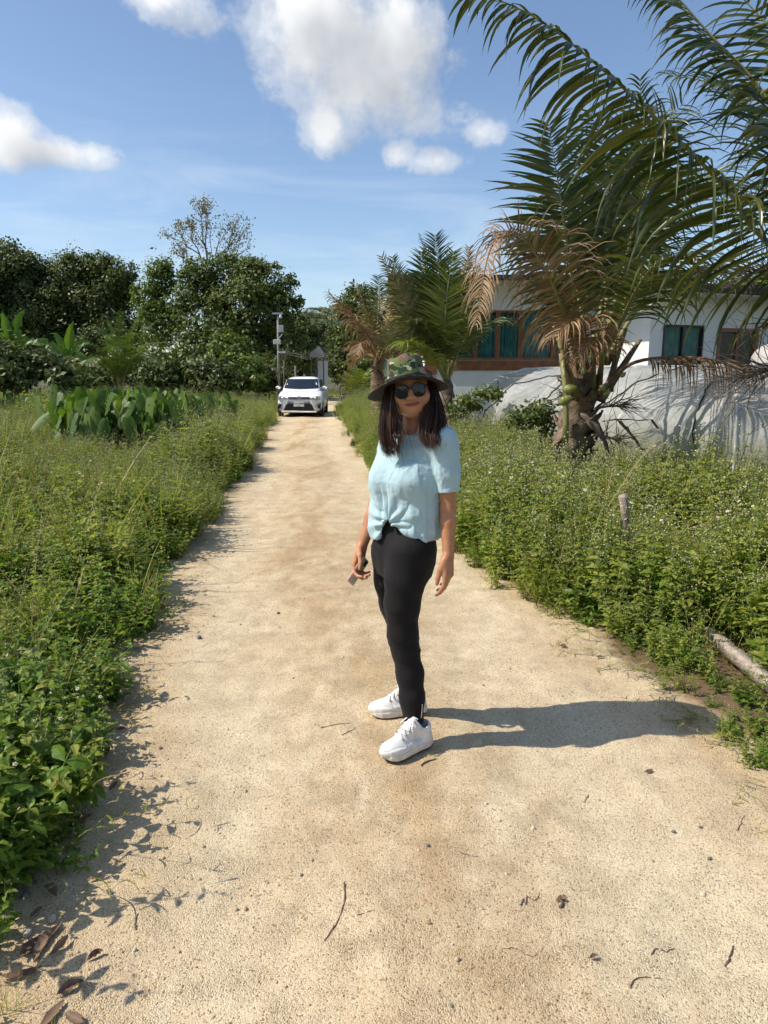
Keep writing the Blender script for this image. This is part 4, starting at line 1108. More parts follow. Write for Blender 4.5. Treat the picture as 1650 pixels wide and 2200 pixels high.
    def banana(x, Y, leaves, label):
        g = gp(x, Y); root = thing('banana_plant', label, 'banana plant', tuple(g)); r = np.random.default_rng(int(x))
        h = 2.35; MB().tube([np.zeros(3), np.array([0, 0, h * .6]), np.array([.03, 0, h])], [.11, .09, .07], 10).build('stem', RACH_G, root, True)
        for (tx, ty, tw) in leaves:
            e = px(tx, ty, Y + r.uniform(-.6, .2)) - g; s0 = np.array([0, 0, h * .95]); mid = s0 * .45 + e * .55 + np.array([0, 0, .30 if abs(e[0]) > .5 else .05])
            C, L = curve_pts([s0, mid, e], 16); V = []
            for i, p in enumerate(C):
                t = i / 15; w = tw * (math.sin(math.pi * min(1, max(0, (t - .12) / .88)) ** .8) ** .7 if t > .12 else .04)
                T = C[min(i + 1, 15)] - C[max(i - 1, 0)]; T /= np.linalg.norm(T); S = np.cross(T, [.25, -1, .35]); S /= np.linalg.norm(S); N = np.cross(S, T)
                for kx in (-1, -.5, 0, .5, 1):
                    V.append(p + S * w * kx + N * abs(kx) * w * .35 + r.normal(0, .012, 3))
            F = [(5 * i + k, 5 * i + k + 1, 5 * i + k + 6, 5 * i + k + 5) for i in range(15) for k in range(4) if not (k in (0, 3) and r.random() < .12)]
            mk('leaf', V, F, BAN, root, True)
    banana(30, 29, [(6, 668, .21), (52, 666, .22), (-28, 700, .20), (82, 735, .20), (66, 770, .2), (-5, 765, .2)], 'banana plant with upright torn leaves at the left edge')
    banana(150, 31, [(158, 690, .19), (196, 738, .18), (62, 738, .20), (82, 768, .2), (192, 790, .2), (108, 716, .17), (126, 790, .18)], 'banana plant with drooping leaves in front of the dark trees')

    # ---- taro patch
    TAR = leaf_mat('taro_leaf', [(0.060, 0.115, 0.022), (0.095, 0.165, 0.032), (0.135, 0.21, 0.045), (0.075, 0.14, 0.028)], .32, .52, .3, 1.4, .9)
    TARY = leaf_mat('faded_taro_leaf', [(0.45, 0.42, 0.13), (0.5, 0.47, 0.2)], .3)
    n = 9; out = []
    for i in range(2 * n):                                     # heart-shaped outline, notch at the stalk
        t = i / (2 * n) * 2 * math.pi
        rr = .46 * (1 - .42 * math.cos(t) ** 9 * (1 if math.cos(t) > 0 else 0)) * (1 + .75 * max(0, -math.cos(t)) ** 5)
        out.append((rr * math.sin(t) * .80, -rr * math.cos(t)))
    Vl = [(0, -.12, 0)] + [(x, y, -.38 * abs(x) + .06 * (.5 - abs(y)) - .22 * max(0, y) ** 2) for x, y in out]
    Fl = [(0, 1 + i, 1 + (i + 1) % (2 * n)) for i in range(2 * n)]
    proto = mk('leaf', Vl, Fl, TAR, None, True); pm_ = proto.data; bpy.data.objects.remove(proto)
    pr2 = mk('leaf', Vl, Fl, TARY, None, True); pmy = pr2.data; bpy.data.objects.remove(pr2)
    r = np.random.default_rng(23); spots = []
    for k in range(60):
        Y = r.uniform(12.4, 18.5); u = r.uniform(0, 1); lo, hi = np.interp(Y, [12.6, 14, 18.5], [190, 110, 150]), np.interp(Y, [12.6, 14, 18.5], [375, 400, 470])
        spots.append((lo + (hi - lo) * u, Y, r.uniform(.85, 1.25)))
    spots += [(r.uniform(0, 130), r.uniform(22, 27), r.uniform(.8, 1.1)) for _ in range(12)] + [(r.uniform(395, 500), r.uniform(18.5, 24), r.uniform(.7, 1.0)) for _ in range(12)]
    ORD = ['first', 'second', 'third', 'fourth', 'fifth', 'sixth', 'seventh', 'eighth', 'ninth', 'tenth', 'eleventh', 'twelfth', 'thirteenth']
    own = {}
    dense = sorted(range(1, 60), key=lambda q: spots[q][1]); rows = ['front', 'second', 'third', 'fourth', 'back']
    for i, nm in enumerate(rows):
        for j, q in enumerate(sorted(dense[i * 12:(i + 1) * 12], key=lambda q: spots[q][0])):
            own[q] = 'taro plant, %s from the left in the %s row of the dense patch' % (ORD[j], nm)
    for j, q in enumerate(sorted(range(60, 72), key=lambda q: spots[q][0])):
        own[q] = 'low taro plant, %s from the left in the far row before the dark bushes' % ORD[j]
    for j, q in enumerate(sorted(range(72, 84), key=lambda q: spots[q][0])):
        own[q] = 'thin taro plant, %s from the left behind the patch towards the path' % ORD[j]
    for k, (x, Y, h) in enumerate(spots):
        g = gp(x, Y); yel = (k == 0)
        if yel: g = gp(218, 13.4); h = 1.22
        lab, grp = ('taro plant with one faded pale yellow leaf in the middle of the patch', None) if yel else \
                   (('taro plant with broad heart-shaped leaves in the dense patch beyond the weeds', 'taro plants in the dense patch') if k < 60 else
                    (('low taro plant in the far row before the dark bushes at the left', 'taro plants in the far left row') if k < 72 else ('taro plant thinning out behind the patch towards the path', 'taro plants behind the patch')))
        lab = own.get(k, lab)
        root = thing('taro_plant', lab, 'taro plant', tuple(g), r.uniform(0, 6.28), grp)
        m = MB()
        for j in range(r.integers(9, 14)):
            a = r.uniform(0, 6.28); sp = r.uniform(.10, .50); hh = h * r.uniform(.45, 1.05); top = np.array([math.cos(a) * sp, math.sin(a) * sp, hh])
            m.tube([np.zeros(3), top * [.35, .35, .6], top], [.014, .011, .008], 5, False)
            lf = bpy.data.objects.new('leaf', pmy if (yel and j == 0) else pm_); COL.objects.link(lf); lf.parent = root
            s = r.uniform(.24, .36) * h; lf.location = top; lf.scale = (s * .82, s * 1.25, s)
            lf.rotation_euler = (r.uniform(-1.45, -.75), r.normal(0, .25), a - math.pi / 2 + r.normal(0, .4))
        m.build('stalks', RACH_G, root, True)['kind'] = 'stuff'
OILM = leaf_mat('oil_palm_leaflet', [(0.06, 0.11, 0.022), (0.095, 0.15, 0.03), (0.13, 0.185, 0.045)], .25, .42, .4, 1.4, .5)
build_trees()
# ------------------------------------------------------------------ house, greenhouse, pole, car
WALL_W = pm('white_render', (0.76, 0.755, 0.73), 0.85, 0.06, 1.5, 0.12, 90, 0.2)
SOFFIT = pm('white_soffit_board', (0.66, 0.655, 0.63), 0.8, 0.06, 2, 0.05, 40)
ROOF_M = pm('brown_roof_metal', (0.055, 0.042, 0.036), 0.85, 0.2, 3, 0.1, 30)
WOOD_M = pm('orange_brown_timber', (0.27, 0.105, 0.042), 0.5, 0.3, 6, 0.15, 50, 0.4)
WOOD_D = pm('dark_window_timber', (0.20, 0.085, 0.035), 0.5, 0.3, 6, 0.15, 50, 0.4)
DARKF = pm('dark_window_frame', (0.03, 0.026, 0.03), 0.4, 0.2, 10)
CONC = pm('grey_concrete', (0.36, 0.35, 0.33), 0.9, 0.2, 4, 0.4, 40, 0.2)
METAL = pm('galvanised_metal', (0.42, 0.43, 0.44), 0.45, 0.15, 12, 0.05, 40, 0.5, 0.6)
def glass_mat(name, tint, rough=0.05):
    m, t, b, out = new_mat(name)
    n = t.noise(t.add('ShaderNodeTexCoord').outputs['Object'], 3.0, 3, .5)
    t.put(b.inputs['Base Color'], t.mix(n, (*[c * .8 for c in tint], 1), (*tint, 1))); b.inputs['Roughness'].default_value = rough
    b.inputs['Specular IOR Level'].default_value = 0.5
    tr = t.add('ShaderNodeBsdfTransparent'); mx = t.add('ShaderNodeMixShader', i={0: 0.22})
    t.l.new(tr.outputs[0], mx.inputs[1]); t.l.new(b.outputs[0], mx.inputs[2]); t.l.new(mx.outputs[0], out.inputs[0])
    return m
GLASS = glass_mat('window_glass', (0.03, 0.075, 0.07))
CURT = pm('teal_curtain', (0.09, 0.44, 0.40), 0.8, 0.25, 5, 0.2, 60, 0.2)

def frameM(o, ex):
    """Matrix with local x along ex (horizontal), y into the wall, z up, origin o."""
    ex = Vector((ex[0], ex[1], 0)).normalized(); ey = Vector((-ex.y, ex.x, 0))
    return Matrix(((ex.x, ey.x, 0, o[0]), (ex.y, ey.y, 0, o[1]), (0, 0, 1, o[2]), (0, 0, 0, 1)))

def wall_with_holes(name, W, z0, z1, th, holes, mat, root, M):
    """Wall panel in the local frame with rectangular openings (x0,x1,z0,z1), really cut."""
    xs = sorted({0, W, *[h[0] for h in holes], *[h[1] for h in holes]}); zs = sorted({z0, z1, *[h[2] for h in holes], *[h[3] for h in holes]})
    m = MB()
    for i in range(len(xs) - 1):
        j = 0
        while j < len(zs) - 1:
            a, b = xs[i], xs[i + 1]
            def hole(jj): return any(h[0] <= a and b <= h[1] and h[2] <= zs[jj] and zs[jj + 1] <= h[3] for h in holes)
            if hole(j): j += 1; continue
            k = j
            while k + 1 < len(zs) - 1 and not hole(k + 1): k += 1
            m.box((a, 0, zs[j]), (b, th, zs[k + 1]), M); j = k + 1
    return m.build(name, mat, root)

def window(root, M, x0, x1, z0, z1, fm, gm, mull=1, fw=.06, dep=.10, curtain=None, nm='window'):
    f = MB()
    f.box((x0, -.02, z0), (x0 + fw, dep, z1), M).box((x1 - fw, -.02, z0), (x1, dep, z1), M).box((x0 + fw, -.02, z1 - fw), (x1 - fw, dep, z1), M).box((x0 + fw, -.02, z0), (x1 - fw, dep, z0 + fw), M)
    fo = f.build(nm, fm, root)
    w = (x1 - x0 - 2 * fw) / (mull + 1)
    for k in range(1, mull + 1):
        c = x0 + fw + w * k
        MB().box((c - .022, 0, z0 + fw + .001), (c + .022, dep - .02, z1 - fw - .001), M).build('mullion', fm, fo)
    for k in range(mull + 1):
        a = x0 + fw + w * k
        MB().box((a + .024, .045, z0 + fw + .002), (a + w - .024, .053, z1 - fw - .002), M).build('pane', gm, fo)
    if curtain:
        xs = np.linspace(x0 + fw * .5, x1 - fw * .5, 90); V = []; 
        for x in xs:
            y = .16 + .025 * math.sin(x * 48) + .012 * math.sin(x * 131 + 1)
            V += [(x, y, z0 + .02), (x, y + .01 * math.sin(x * 21), z1 - .02)]
        V = np.array(V) @ np.array(M)[:3, :3].T + np.array(M)[:3, 3]
        mk('curtain', V, [(2 * i, 2 * i + 2, 2 * i + 3, 2 * i + 1) for i in range(89)], curtain, fo, True)
    return fo

def build_house():
    # left wing with the timber-framed curtain windows
    root = thing('house', 'raised house wing with teal curtains behind timber-framed windows under a brown roof', 'house')
    M = frameM((1.20, 18.5, 0), (1, 0)); W = 4.9
    holes = [(.52, 3.95, 1.92, 3.14)]
    wall_with_holes('wall', W, 0.0, 3.70, .18, holes, WALL_W, root, M)
    MB().box((.0, .19, .0), (W, 6.0, 3.98), M).build('inner_room', pm('dark_room', (.05, .05, .05), .9), root) if False else None
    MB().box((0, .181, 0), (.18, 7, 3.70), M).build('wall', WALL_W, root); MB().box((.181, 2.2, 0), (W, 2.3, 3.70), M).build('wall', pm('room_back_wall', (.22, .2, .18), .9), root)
    for a, b in ((.52, 1.10), (1.10, 1.68), (1.68, 2.26), (2.26, 3.10), (3.10, 3.95)):
        window(root, M, a + .003, b - .003, 1.922, 3.138, WOOD_M, GLASS, 0, .055, .10, CURT)
    MB().box((.30, -.05, 1.66), (4.3, -.005, 1.905), M, .01).build('sill_beam', WOOD_M, root)
    MB().box((-.16, -.06, 1.55), (.14, .17, 2.60), M, .01).build('corner_post', WOOD_M, root)
    MB().box((.36, -.03, 1.93), (.50, .0 - .004, 3.2), M, .005).build('corner_post', WOOD_M, root)
    MB().box((-1.0, -1.05, 3.701), (W + 1.2, 0, 3.73), M).build('soffit', SOFFIT, root)
    m = MB(); v = []
    m.raw(np.array([(-1.1, -1.15, 3.735), (W + 1.3, -1.15, 3.735), (W + 1.3, 3.5, 4.12), (-1.1, 3.5, 4.12), (-1.1, -1.15, 3.85), (W + 1.3, -1.15, 3.85), (W + 1.3, 3.5, 4.24), (-1.1, 3.5, 4.24)]) @ np.array(M)[:3, :3].T + np.array(M)[:3, 3],
          [(0, 3, 2, 1), (4, 5, 6, 7), (0, 1, 5, 4), (1, 2, 6, 5), (2, 3, 7, 6), (3, 0, 4, 7)])
    m.build('roof', ROOF_M, root)
    # right wing: white rendered, corner towards the viewer
    root = thing('house', 'white rendered house with small windows and thin brown roof edge behind the plastic greenhouse', 'house')
    A = (5.82, 16.0, 0); e = (.94, .343); M = frameM(A, e); W = 7.5
    holes = [(.36, 1.49, 1.75, 2.64), (1.90, 3.12, 1.70, 2.60), (3.42, 4.7, 1.75, 2.62)]
    wall_with_holes('wall', W, 0.0, 3.22, .18, holes, WALL_W, root, M)
    Ms = frameM(A, (-.343, .94))
    MB().box((.0, -.18, 0), (6.0, -.002, 3.22), Ms).build('wall', WALL_W, root) if False else MB().box((0, .181, 0), (.18, 6.0, 3.22), M).build('wall', WALL_W, root)
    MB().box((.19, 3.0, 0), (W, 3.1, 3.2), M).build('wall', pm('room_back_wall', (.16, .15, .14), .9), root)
    window(root, M, .363, 1.487, 1.753, 2.637, DARKF, GLASS, 1, .035, .1, CURT)
    w2 = window(root, M, 1.903, 3.117, 1.703, 2.597, WOOD_M, GLASS, 1, .09, .1)
    window(root, M, 3.423, 4.697, 1.753, 2.617, DARKF, GLASS, 1, .06, .1)
    MB().box((-.75, -.75, 3.221), (W + .6, 6.4, 3.25), M).build('soffit', SOFFIT, root)
    MB().box((-.85, -.85, 3.255), (W + .7, -.74, 3.40), M, .01).build('fascia', ROOF_M, root)
    MB().box((-.85, -.735, 3.255), (-.74, 6.5, 3.40), M, .01).build('fascia', ROOF_M, root)
    Q = np.array([(-.80, -.80, 3.36), (W + .65, -.80, 3.36), (W + .65, 5.9, 3.75), (-.80, 5.9, 3.75), (-.80, -.80, 3.43), (W + .65, -.80, 3.43), (W + .65, 5.9, 3.82), (-.80, 5.9, 3.82)])
    MB().raw(Q @ np.array(M)[:3, :3].T + np.array(M)[:3, 3], [(0, 3, 2, 1), (4, 5, 6, 7), (0, 1, 5, 4), (1, 2, 6, 5), (2, 3, 7, 6), (3, 0, 4, 7)]).build('roof', ROOF_M, root)
    # small rounded lamp under the eave
    p = np.array(M @ Vector((3.0, -.35, 3.20))); MB().tube([p, p + [0, 0, .018]], [.05, .06], 12).build('ceiling_light', WALL_W, root, True)
    # water tank top near the picture edge
    t = thing('water_tank', 'rounded off-white water tank top behind the dry twigs at the edge', 'water tank', (7.62, 13.9, 0))
    n = 14; m = MB(); m.tube([(0, 0, z) for z in (0, 1.70, 1.88, 2.00, 2.10, 2.16, 2.18)], [.55, .55, .54, .48, .36, .18, .04], 20)
    m.build('shell', pm('off_white_plastic', (.46, .43, .39), .5, .12, 4), t, True)
    for z in (.5, .95, 1.4):
        MB().tube([(.562 * math.cos(a), .562 * math.sin(a), z) for a in np.linspace(0, 6.283, 25)], .02, 6, False).build('rib', pm('off_white_plastic_rib', (.6, .56, .5), .5, .12, 4), t, True)

def build_greenhouse():
    m_, t, b, out = new_mat('clear_plastic_film')
    p = t.add('ShaderNodeNewGeometry').outputs['Position']
    n = t.noise(p, 1.8, 6, .62); n2 = t.noise(p, 7.0, 5, .6, 1.5)
    c = t.ramp(n, [(.3, (.56, .56, .51)), (.5, (.70, .70, .66)), (.72, (.82, .82, .80))])
    c = t.mix(t.ramp(t.add('ShaderNodeSeparateXYZ', i={0: p}).outputs[2], [(.55, (1, 1, 1)), (1.15, (0, 0, 0))]), c, t.mix(n2, (.32, .31, .17, 1), (.52, .50, .37, 1)))
    t.put(b.inputs['Base Color'], c); b.inputs['Roughness'].default_value = .27; b.inputs['Specular IOR Level'].default_value = .5
    bn = t.add('ShaderNodeBump', i={'Height': n2, 'Strength': .18, 'Distance': .03}); t.l.new(bn.outputs[0], b.inputs['Normal'])
    tl = t.add('ShaderNodeBsdfTranslucent'); t.put(tl.inputs[0], c)
    tp = t.add('ShaderNodeBsdfTransparent'); tp.inputs[0].default_value = (.9, .9, .85, 1)
    x1 = t.add('ShaderNodeMixShader', i={0: .42}); t.l.new(b.outputs[0], x1.inputs[1]); t.l.new(tl.outputs[0], x1.inputs[2])
    x2 = t.add('ShaderNodeMixShader', i={0: t.ramp(n2, [(.35, (.15, .15, .15)), (.7, (.40, .40, .40))])}); t.l.new(x1.outputs[0], x2.inputs[1]); t.l.new(tp.outputs[0], x2.inputs[2]); t.l.new(x2.outputs[0], out.inputs[0])
    FILM = m_
    ROPE = pm('dark_cord', (.05, .05, .055), .8, .2, 30); PIPE = pm('white_hoop_pipe', (.7, .7, .68), .5, .1, 10)
    def tunnel(label, A, B, width, H, seed, nm='greenhouse', slack=1.0):
        A = np.array([*A, 0.0]); B = np.array([*B, 0.0]); L = np.linalg.norm(B - A); ex = (B - A) / L; ey = np.array([-ex[1], ex[0], 0]); ey = ey if ey[0] > 0 else -ey
        root = thing(nm, label, 'greenhouse', tuple(A)); 
        def prof(t, k=1.0):
            a = math.pi * t
            return width * (.5 - .5 * math.cos(a) * abs(math.cos(a)) ** -.25 if abs(math.cos(a)) > 1e-6 else .5 * width) if False else (width * (.5 - .5 * np.sign(math.cos(a)) * abs(math.cos(a)) ** .8), H * k * abs(math.sin(a)) ** .74)
        nu, nt = 150, 74; V = []
        for i in range(nu + 1):
            s = L * i / nu; sag = abs(math.sin(math.pi * s / 1.35)) ** .65
            for j in range(nt + 1):
                t = j / nt; y, z = prof(t); 
                V.append(A + ex * s + ey * y + np.array([0, 0, z * (1 - .095 * sag * slack * math.sin(math.pi * t) ** .7)]))
        V = np.array(V)
        I = np.arange((nu + 1) * (nt + 1)).reshape(nu + 1, nt + 1); F = np.stack([I[:-1, :-1], I[1:, :-1], I[1:, 1:], I[:-1, 1:]], -1).reshape(-1, 4)
        N = normals_(V, F); low = np.clip(1 - V[:, 2] / (H * .75), 0, 1)
        q = fbm(V * np.array([.8, .8, 1.2]) + seed, 3, seed); fold = np.abs(np.sin((V @ ex) * 4.4 + 2.0 * q + V[:, 2] * 2.2)) ** 1.5
        tens = np.abs(np.sin((V @ ex) * 2.3 + V[:, 2] * 3.1 + 1.3 * q)) ** .5; rid = 1 - np.abs(fbm(V * np.array([1.7, 1.7, 2.6]), 3, seed + 9))
        w = .035 * q + .035 * low * fold - .03 * tens * low + .045 * rid ** 8 + .007 * fbm(V * np.array([5, 5, 9]), 3, seed + 4)
        V = V + N * (w * slack)[:, None]
        V[:, 2] = np.maximum(V[:, 2], -.05)
        mk('plastic_sheet', V - A, F, FILM, root, True)
        # ends closed with gathered film
        for e, s in ((0, -1), (nu, 1)):
            ring = V[I[e]]; c = ring.mean(0) * [1, 1, 0] + [0, 0, .5]; k = len(ring)
            mid = ring * .55 + c * .45 + ex * s * .10 + .03 * fbm(ring * 6, 2, 5)[:, None] * ex
            VV = np.concatenate([ring, mid, [c + ex * s * .16]]) - A
            FF = [(i, i + 1, k + i + 1, k + i) for i in range(k - 1)] + [(k + i, k + i + 1, 2 * k) for i in range(k - 1)]
            mk('end_sheet', VV, FF, FILM, root, True)
        for i in range(int(L / 1.35) + 1):
            s = min(1.35 * i + .02, L - .02); pts = [A + ex * s + ey * prof(t)[0] + np.array([0, 0, prof(t)[1] - .02]) - A for t in np.linspace(.01, .99, 22)]
            MB().tube(pts, .014, 6, False).build('hoop', PIPE, root, True)
        for k, (s0, s1) in enumerate(((.08, .34), (.42, .30), (.55, .78), (.95, .70))):
            pts = []
            for t in np.linspace(.04, .72, 34):
                s = L * (s0 + (s1 - s0) * t / .7); i = int(np.clip(s / L * nu, 0, nu)); j = int(np.clip(t * nt, 0, nt)); pts.append(V[I[i, j]] + N[I[i, j]] * .012 - A)
            MB().tube(pts, .011, 5, False).build('cord', ROPE, root, True)
    def normals_(V, F):
        fn = np.cross(V[F[:, 2]] - V[F[:, 0]], V[F[:, 3]] - V[F[:, 1]])
        N = np.stack([sum(np.bincount(F[:, j], fn[:, k], len(V)) for j in range(4)) for k in range(3)], -1)
        N /= np.linalg.norm(N, axis=1, keepdims=True) + 1e-12
        return N if N[:, 2].mean() > 0 else -N
    tunnel('long low greenhouse tunnel covered in slack white plastic film', (1.75, 15.6), (3.95, 8.0), 4.2, 1.72, 3)
    tunnel('clear plastic tunnel end with cords at the picture edge', (3.62, 7.35), (6.4, 6.2), 2.6, 1.50, 8, slack=.9)

def build_pole_and_gate():
    Y = 38.0; p = pix(598, 800, Y); g = (p.x, Y, -.05); k = Y / FPX
    root = thing('utility_pole', 'grey utility pole with lamp, meter box and small solar light by the path', 'utility pole', g)
    zt = pix(598, 672, Y).z
    MB().tube([(0, 0, 0), (.02, 0, zt * .5), (.06, 0, zt)], [.075, .065, .055], 12).build('pole', pm('grey_weathered_pole', (.30, .265, .23), .9, .25, 6, .3, 40), root, True)
    z = lambda y: pix(598, y, Y).z
    MB().box((-.22, -.1, zt - .03), (.32, .04, zt + .05)).build('crossarm', METAL, root)
    MB().tube([(.20, -.05, zt - .05), (.20, -.05, zt - .22)], [.06, .09], 10).build('insulator', WALL_W, root, True)
    MB().box((.08, -.20, z(712)), (.34, .02, z(697)), None, .02).build('camera', METAL, root)
    MB().tube([(.05, -.1, z(727)), (.30, -.2, z(716))], .03, 6).build('bracket', METAL, root)
    MB().box((-.18, -.30, z(738)), (.20, -.10, z(728)), None, .02).build('meter_box', pm('pale_box_plastic', (.50, .50, .46), .6, .1, 8), root)
    MB().box((.05, -.5, z(757)), (.50, -.1, z(754)), None, .01).build('solar_panel', pm('pale_solar_lamp', (.60, .62, .62), .4, .1, 8), root)
    # forked wooden post
    g = pix(609, 800, 37.0); root = thing('forked_post', 'thin forked bare post beside the utility pole', 'post', (g.x, 37.0, -.05)); zz = lambda y: pix(609, y, 37.0).z
    MB().tube([(0, 0, 0), (.03, 0, zz(790)), (0.05, 0, zz(772))], [.06, .05, .05], 7).build('stem', BARK, root, True)
    MB().tube([(0.05, 0, zz(774)), (.16, 0, zz(755)), (.26, 0, zz(742)), (.27, 0, zz(736))], [.045, .035, .03, .02], 6).build('fork', BARK, root, True)
    MB().tube([(0.05, 0, zz(774)), (-.06, 0, zz(760)), (-.12, 0, zz(752))], [.04, .03, .02], 6).build('fork', BARK, root, True)
    # overhead wires
    for kx, (y0, y1) in enumerate(((750, 757), (753, 766))):
        a, b = pix(604, y0, 38), pix(690, y1, 48); c = (a + b) / 2 + Vector((0, 0, -.25)); e = pix(770, y1 + 4, 52); d = (b + e) / 2 + Vector((0, 0, -.2))
        w = thing('overhead_wire', ('upper thin overhead wire from the utility pole', 'lower thin overhead wire from the utility pole')[kx], 'wire', tuple(a), group='wires at the utility pole')
        MB().tube([q - a for q in (a, a * .5 + c * .5 + Vector((0, 0, -.05)), c, c * .5 + b * .5 + Vector((0, 0, -.05)), b, d, e)], .018, 5, False).build('cable', pm('dull_wire', (.35, .35, .34), .7, .1, 5), w, True)
    # low wall with bars
    a, b = pix(600, 800, 42), pix(672, 800, 42)
    root = thing('fence', 'low grey wall with thin upright bars behind the parked car', 'fence', (a.x, 42, -.05)); L = b.x - a.x
    MB().box((0, 0, 0), (L, .15, 1.25)).build('wall', CONC, root)
    for i in range(9):
        MB().box((.25 + i * .14, .16, .2), (.28 + i * .14, .19, 1.5)).build('bar', METAL, root)
    for i, hx in enumerate((.03, .45, .72)):
        MB().box((L * hx, -.07, 0), (L * hx + .10, -.003, (1.6, 2.1, 1.6)[i])).build('post', pm('pale_post', (.5, .48, .44), .9, .15, 6), root)
    # small roofed gate shelter
    c = pix(683, 800, 44); root = thing('gate_shelter', 'small shelter with a grey pitched roof and thin posts past the car', 'shelter', (c.x, 44, -.05)); z = lambda y: pix(683, y, 44).z + .05
    MB().prism([(-.45, z(768)), (.42, z(768)), (.42, z(760)), (0.12, z(744)), (-.45, z(760))], -.5, .5).build('roof', pm('pale_roof_sheet', (.34, .31, .28), .8, .15, 6), root)
    for x in (-.38, -.1, .34):
        MB().box((x, -.4, 0), (x + .07, -.33, z(768))).build('post', BARK, root)
    c = pix(692, 800, 45); root = thing('white_wall', 'patch of white wall glimpsed behind leaves past the car', 'wall', (c.x, 45, -.05)); z = lambda y: pix(692, y, 45).z + .05
    MB().box((-.28, 0, 0), (.35, .2, z(775)), None, .03).build('panel', WALL_W, root); MB().box((-.10, .02, z(775) + .002), (.22, .18, z(771)), None, .02).build('cap', CONC, root)
    # black bin
    c = gnd(738, 864); root = thing('bin', 'small black bin by the bend in the path', 'bin', (c.x, c.y, 0))
    MB().tube([(0, 0, 0), (0, 0, .45)], [.15, .18], 16).build('body', pm('black_bin_plastic', (.015, .016, .02), .4, .1, 6), root, True)
    MB().tube([(0, 0, .452), (0, 0, .49), (0, 0, .52), (0, 0, .525)], [.20, .20, .14, .04], 16).build('lid', pm('black_bin_lid', (.02, .022, .026), .35, .1, 6), root, True)

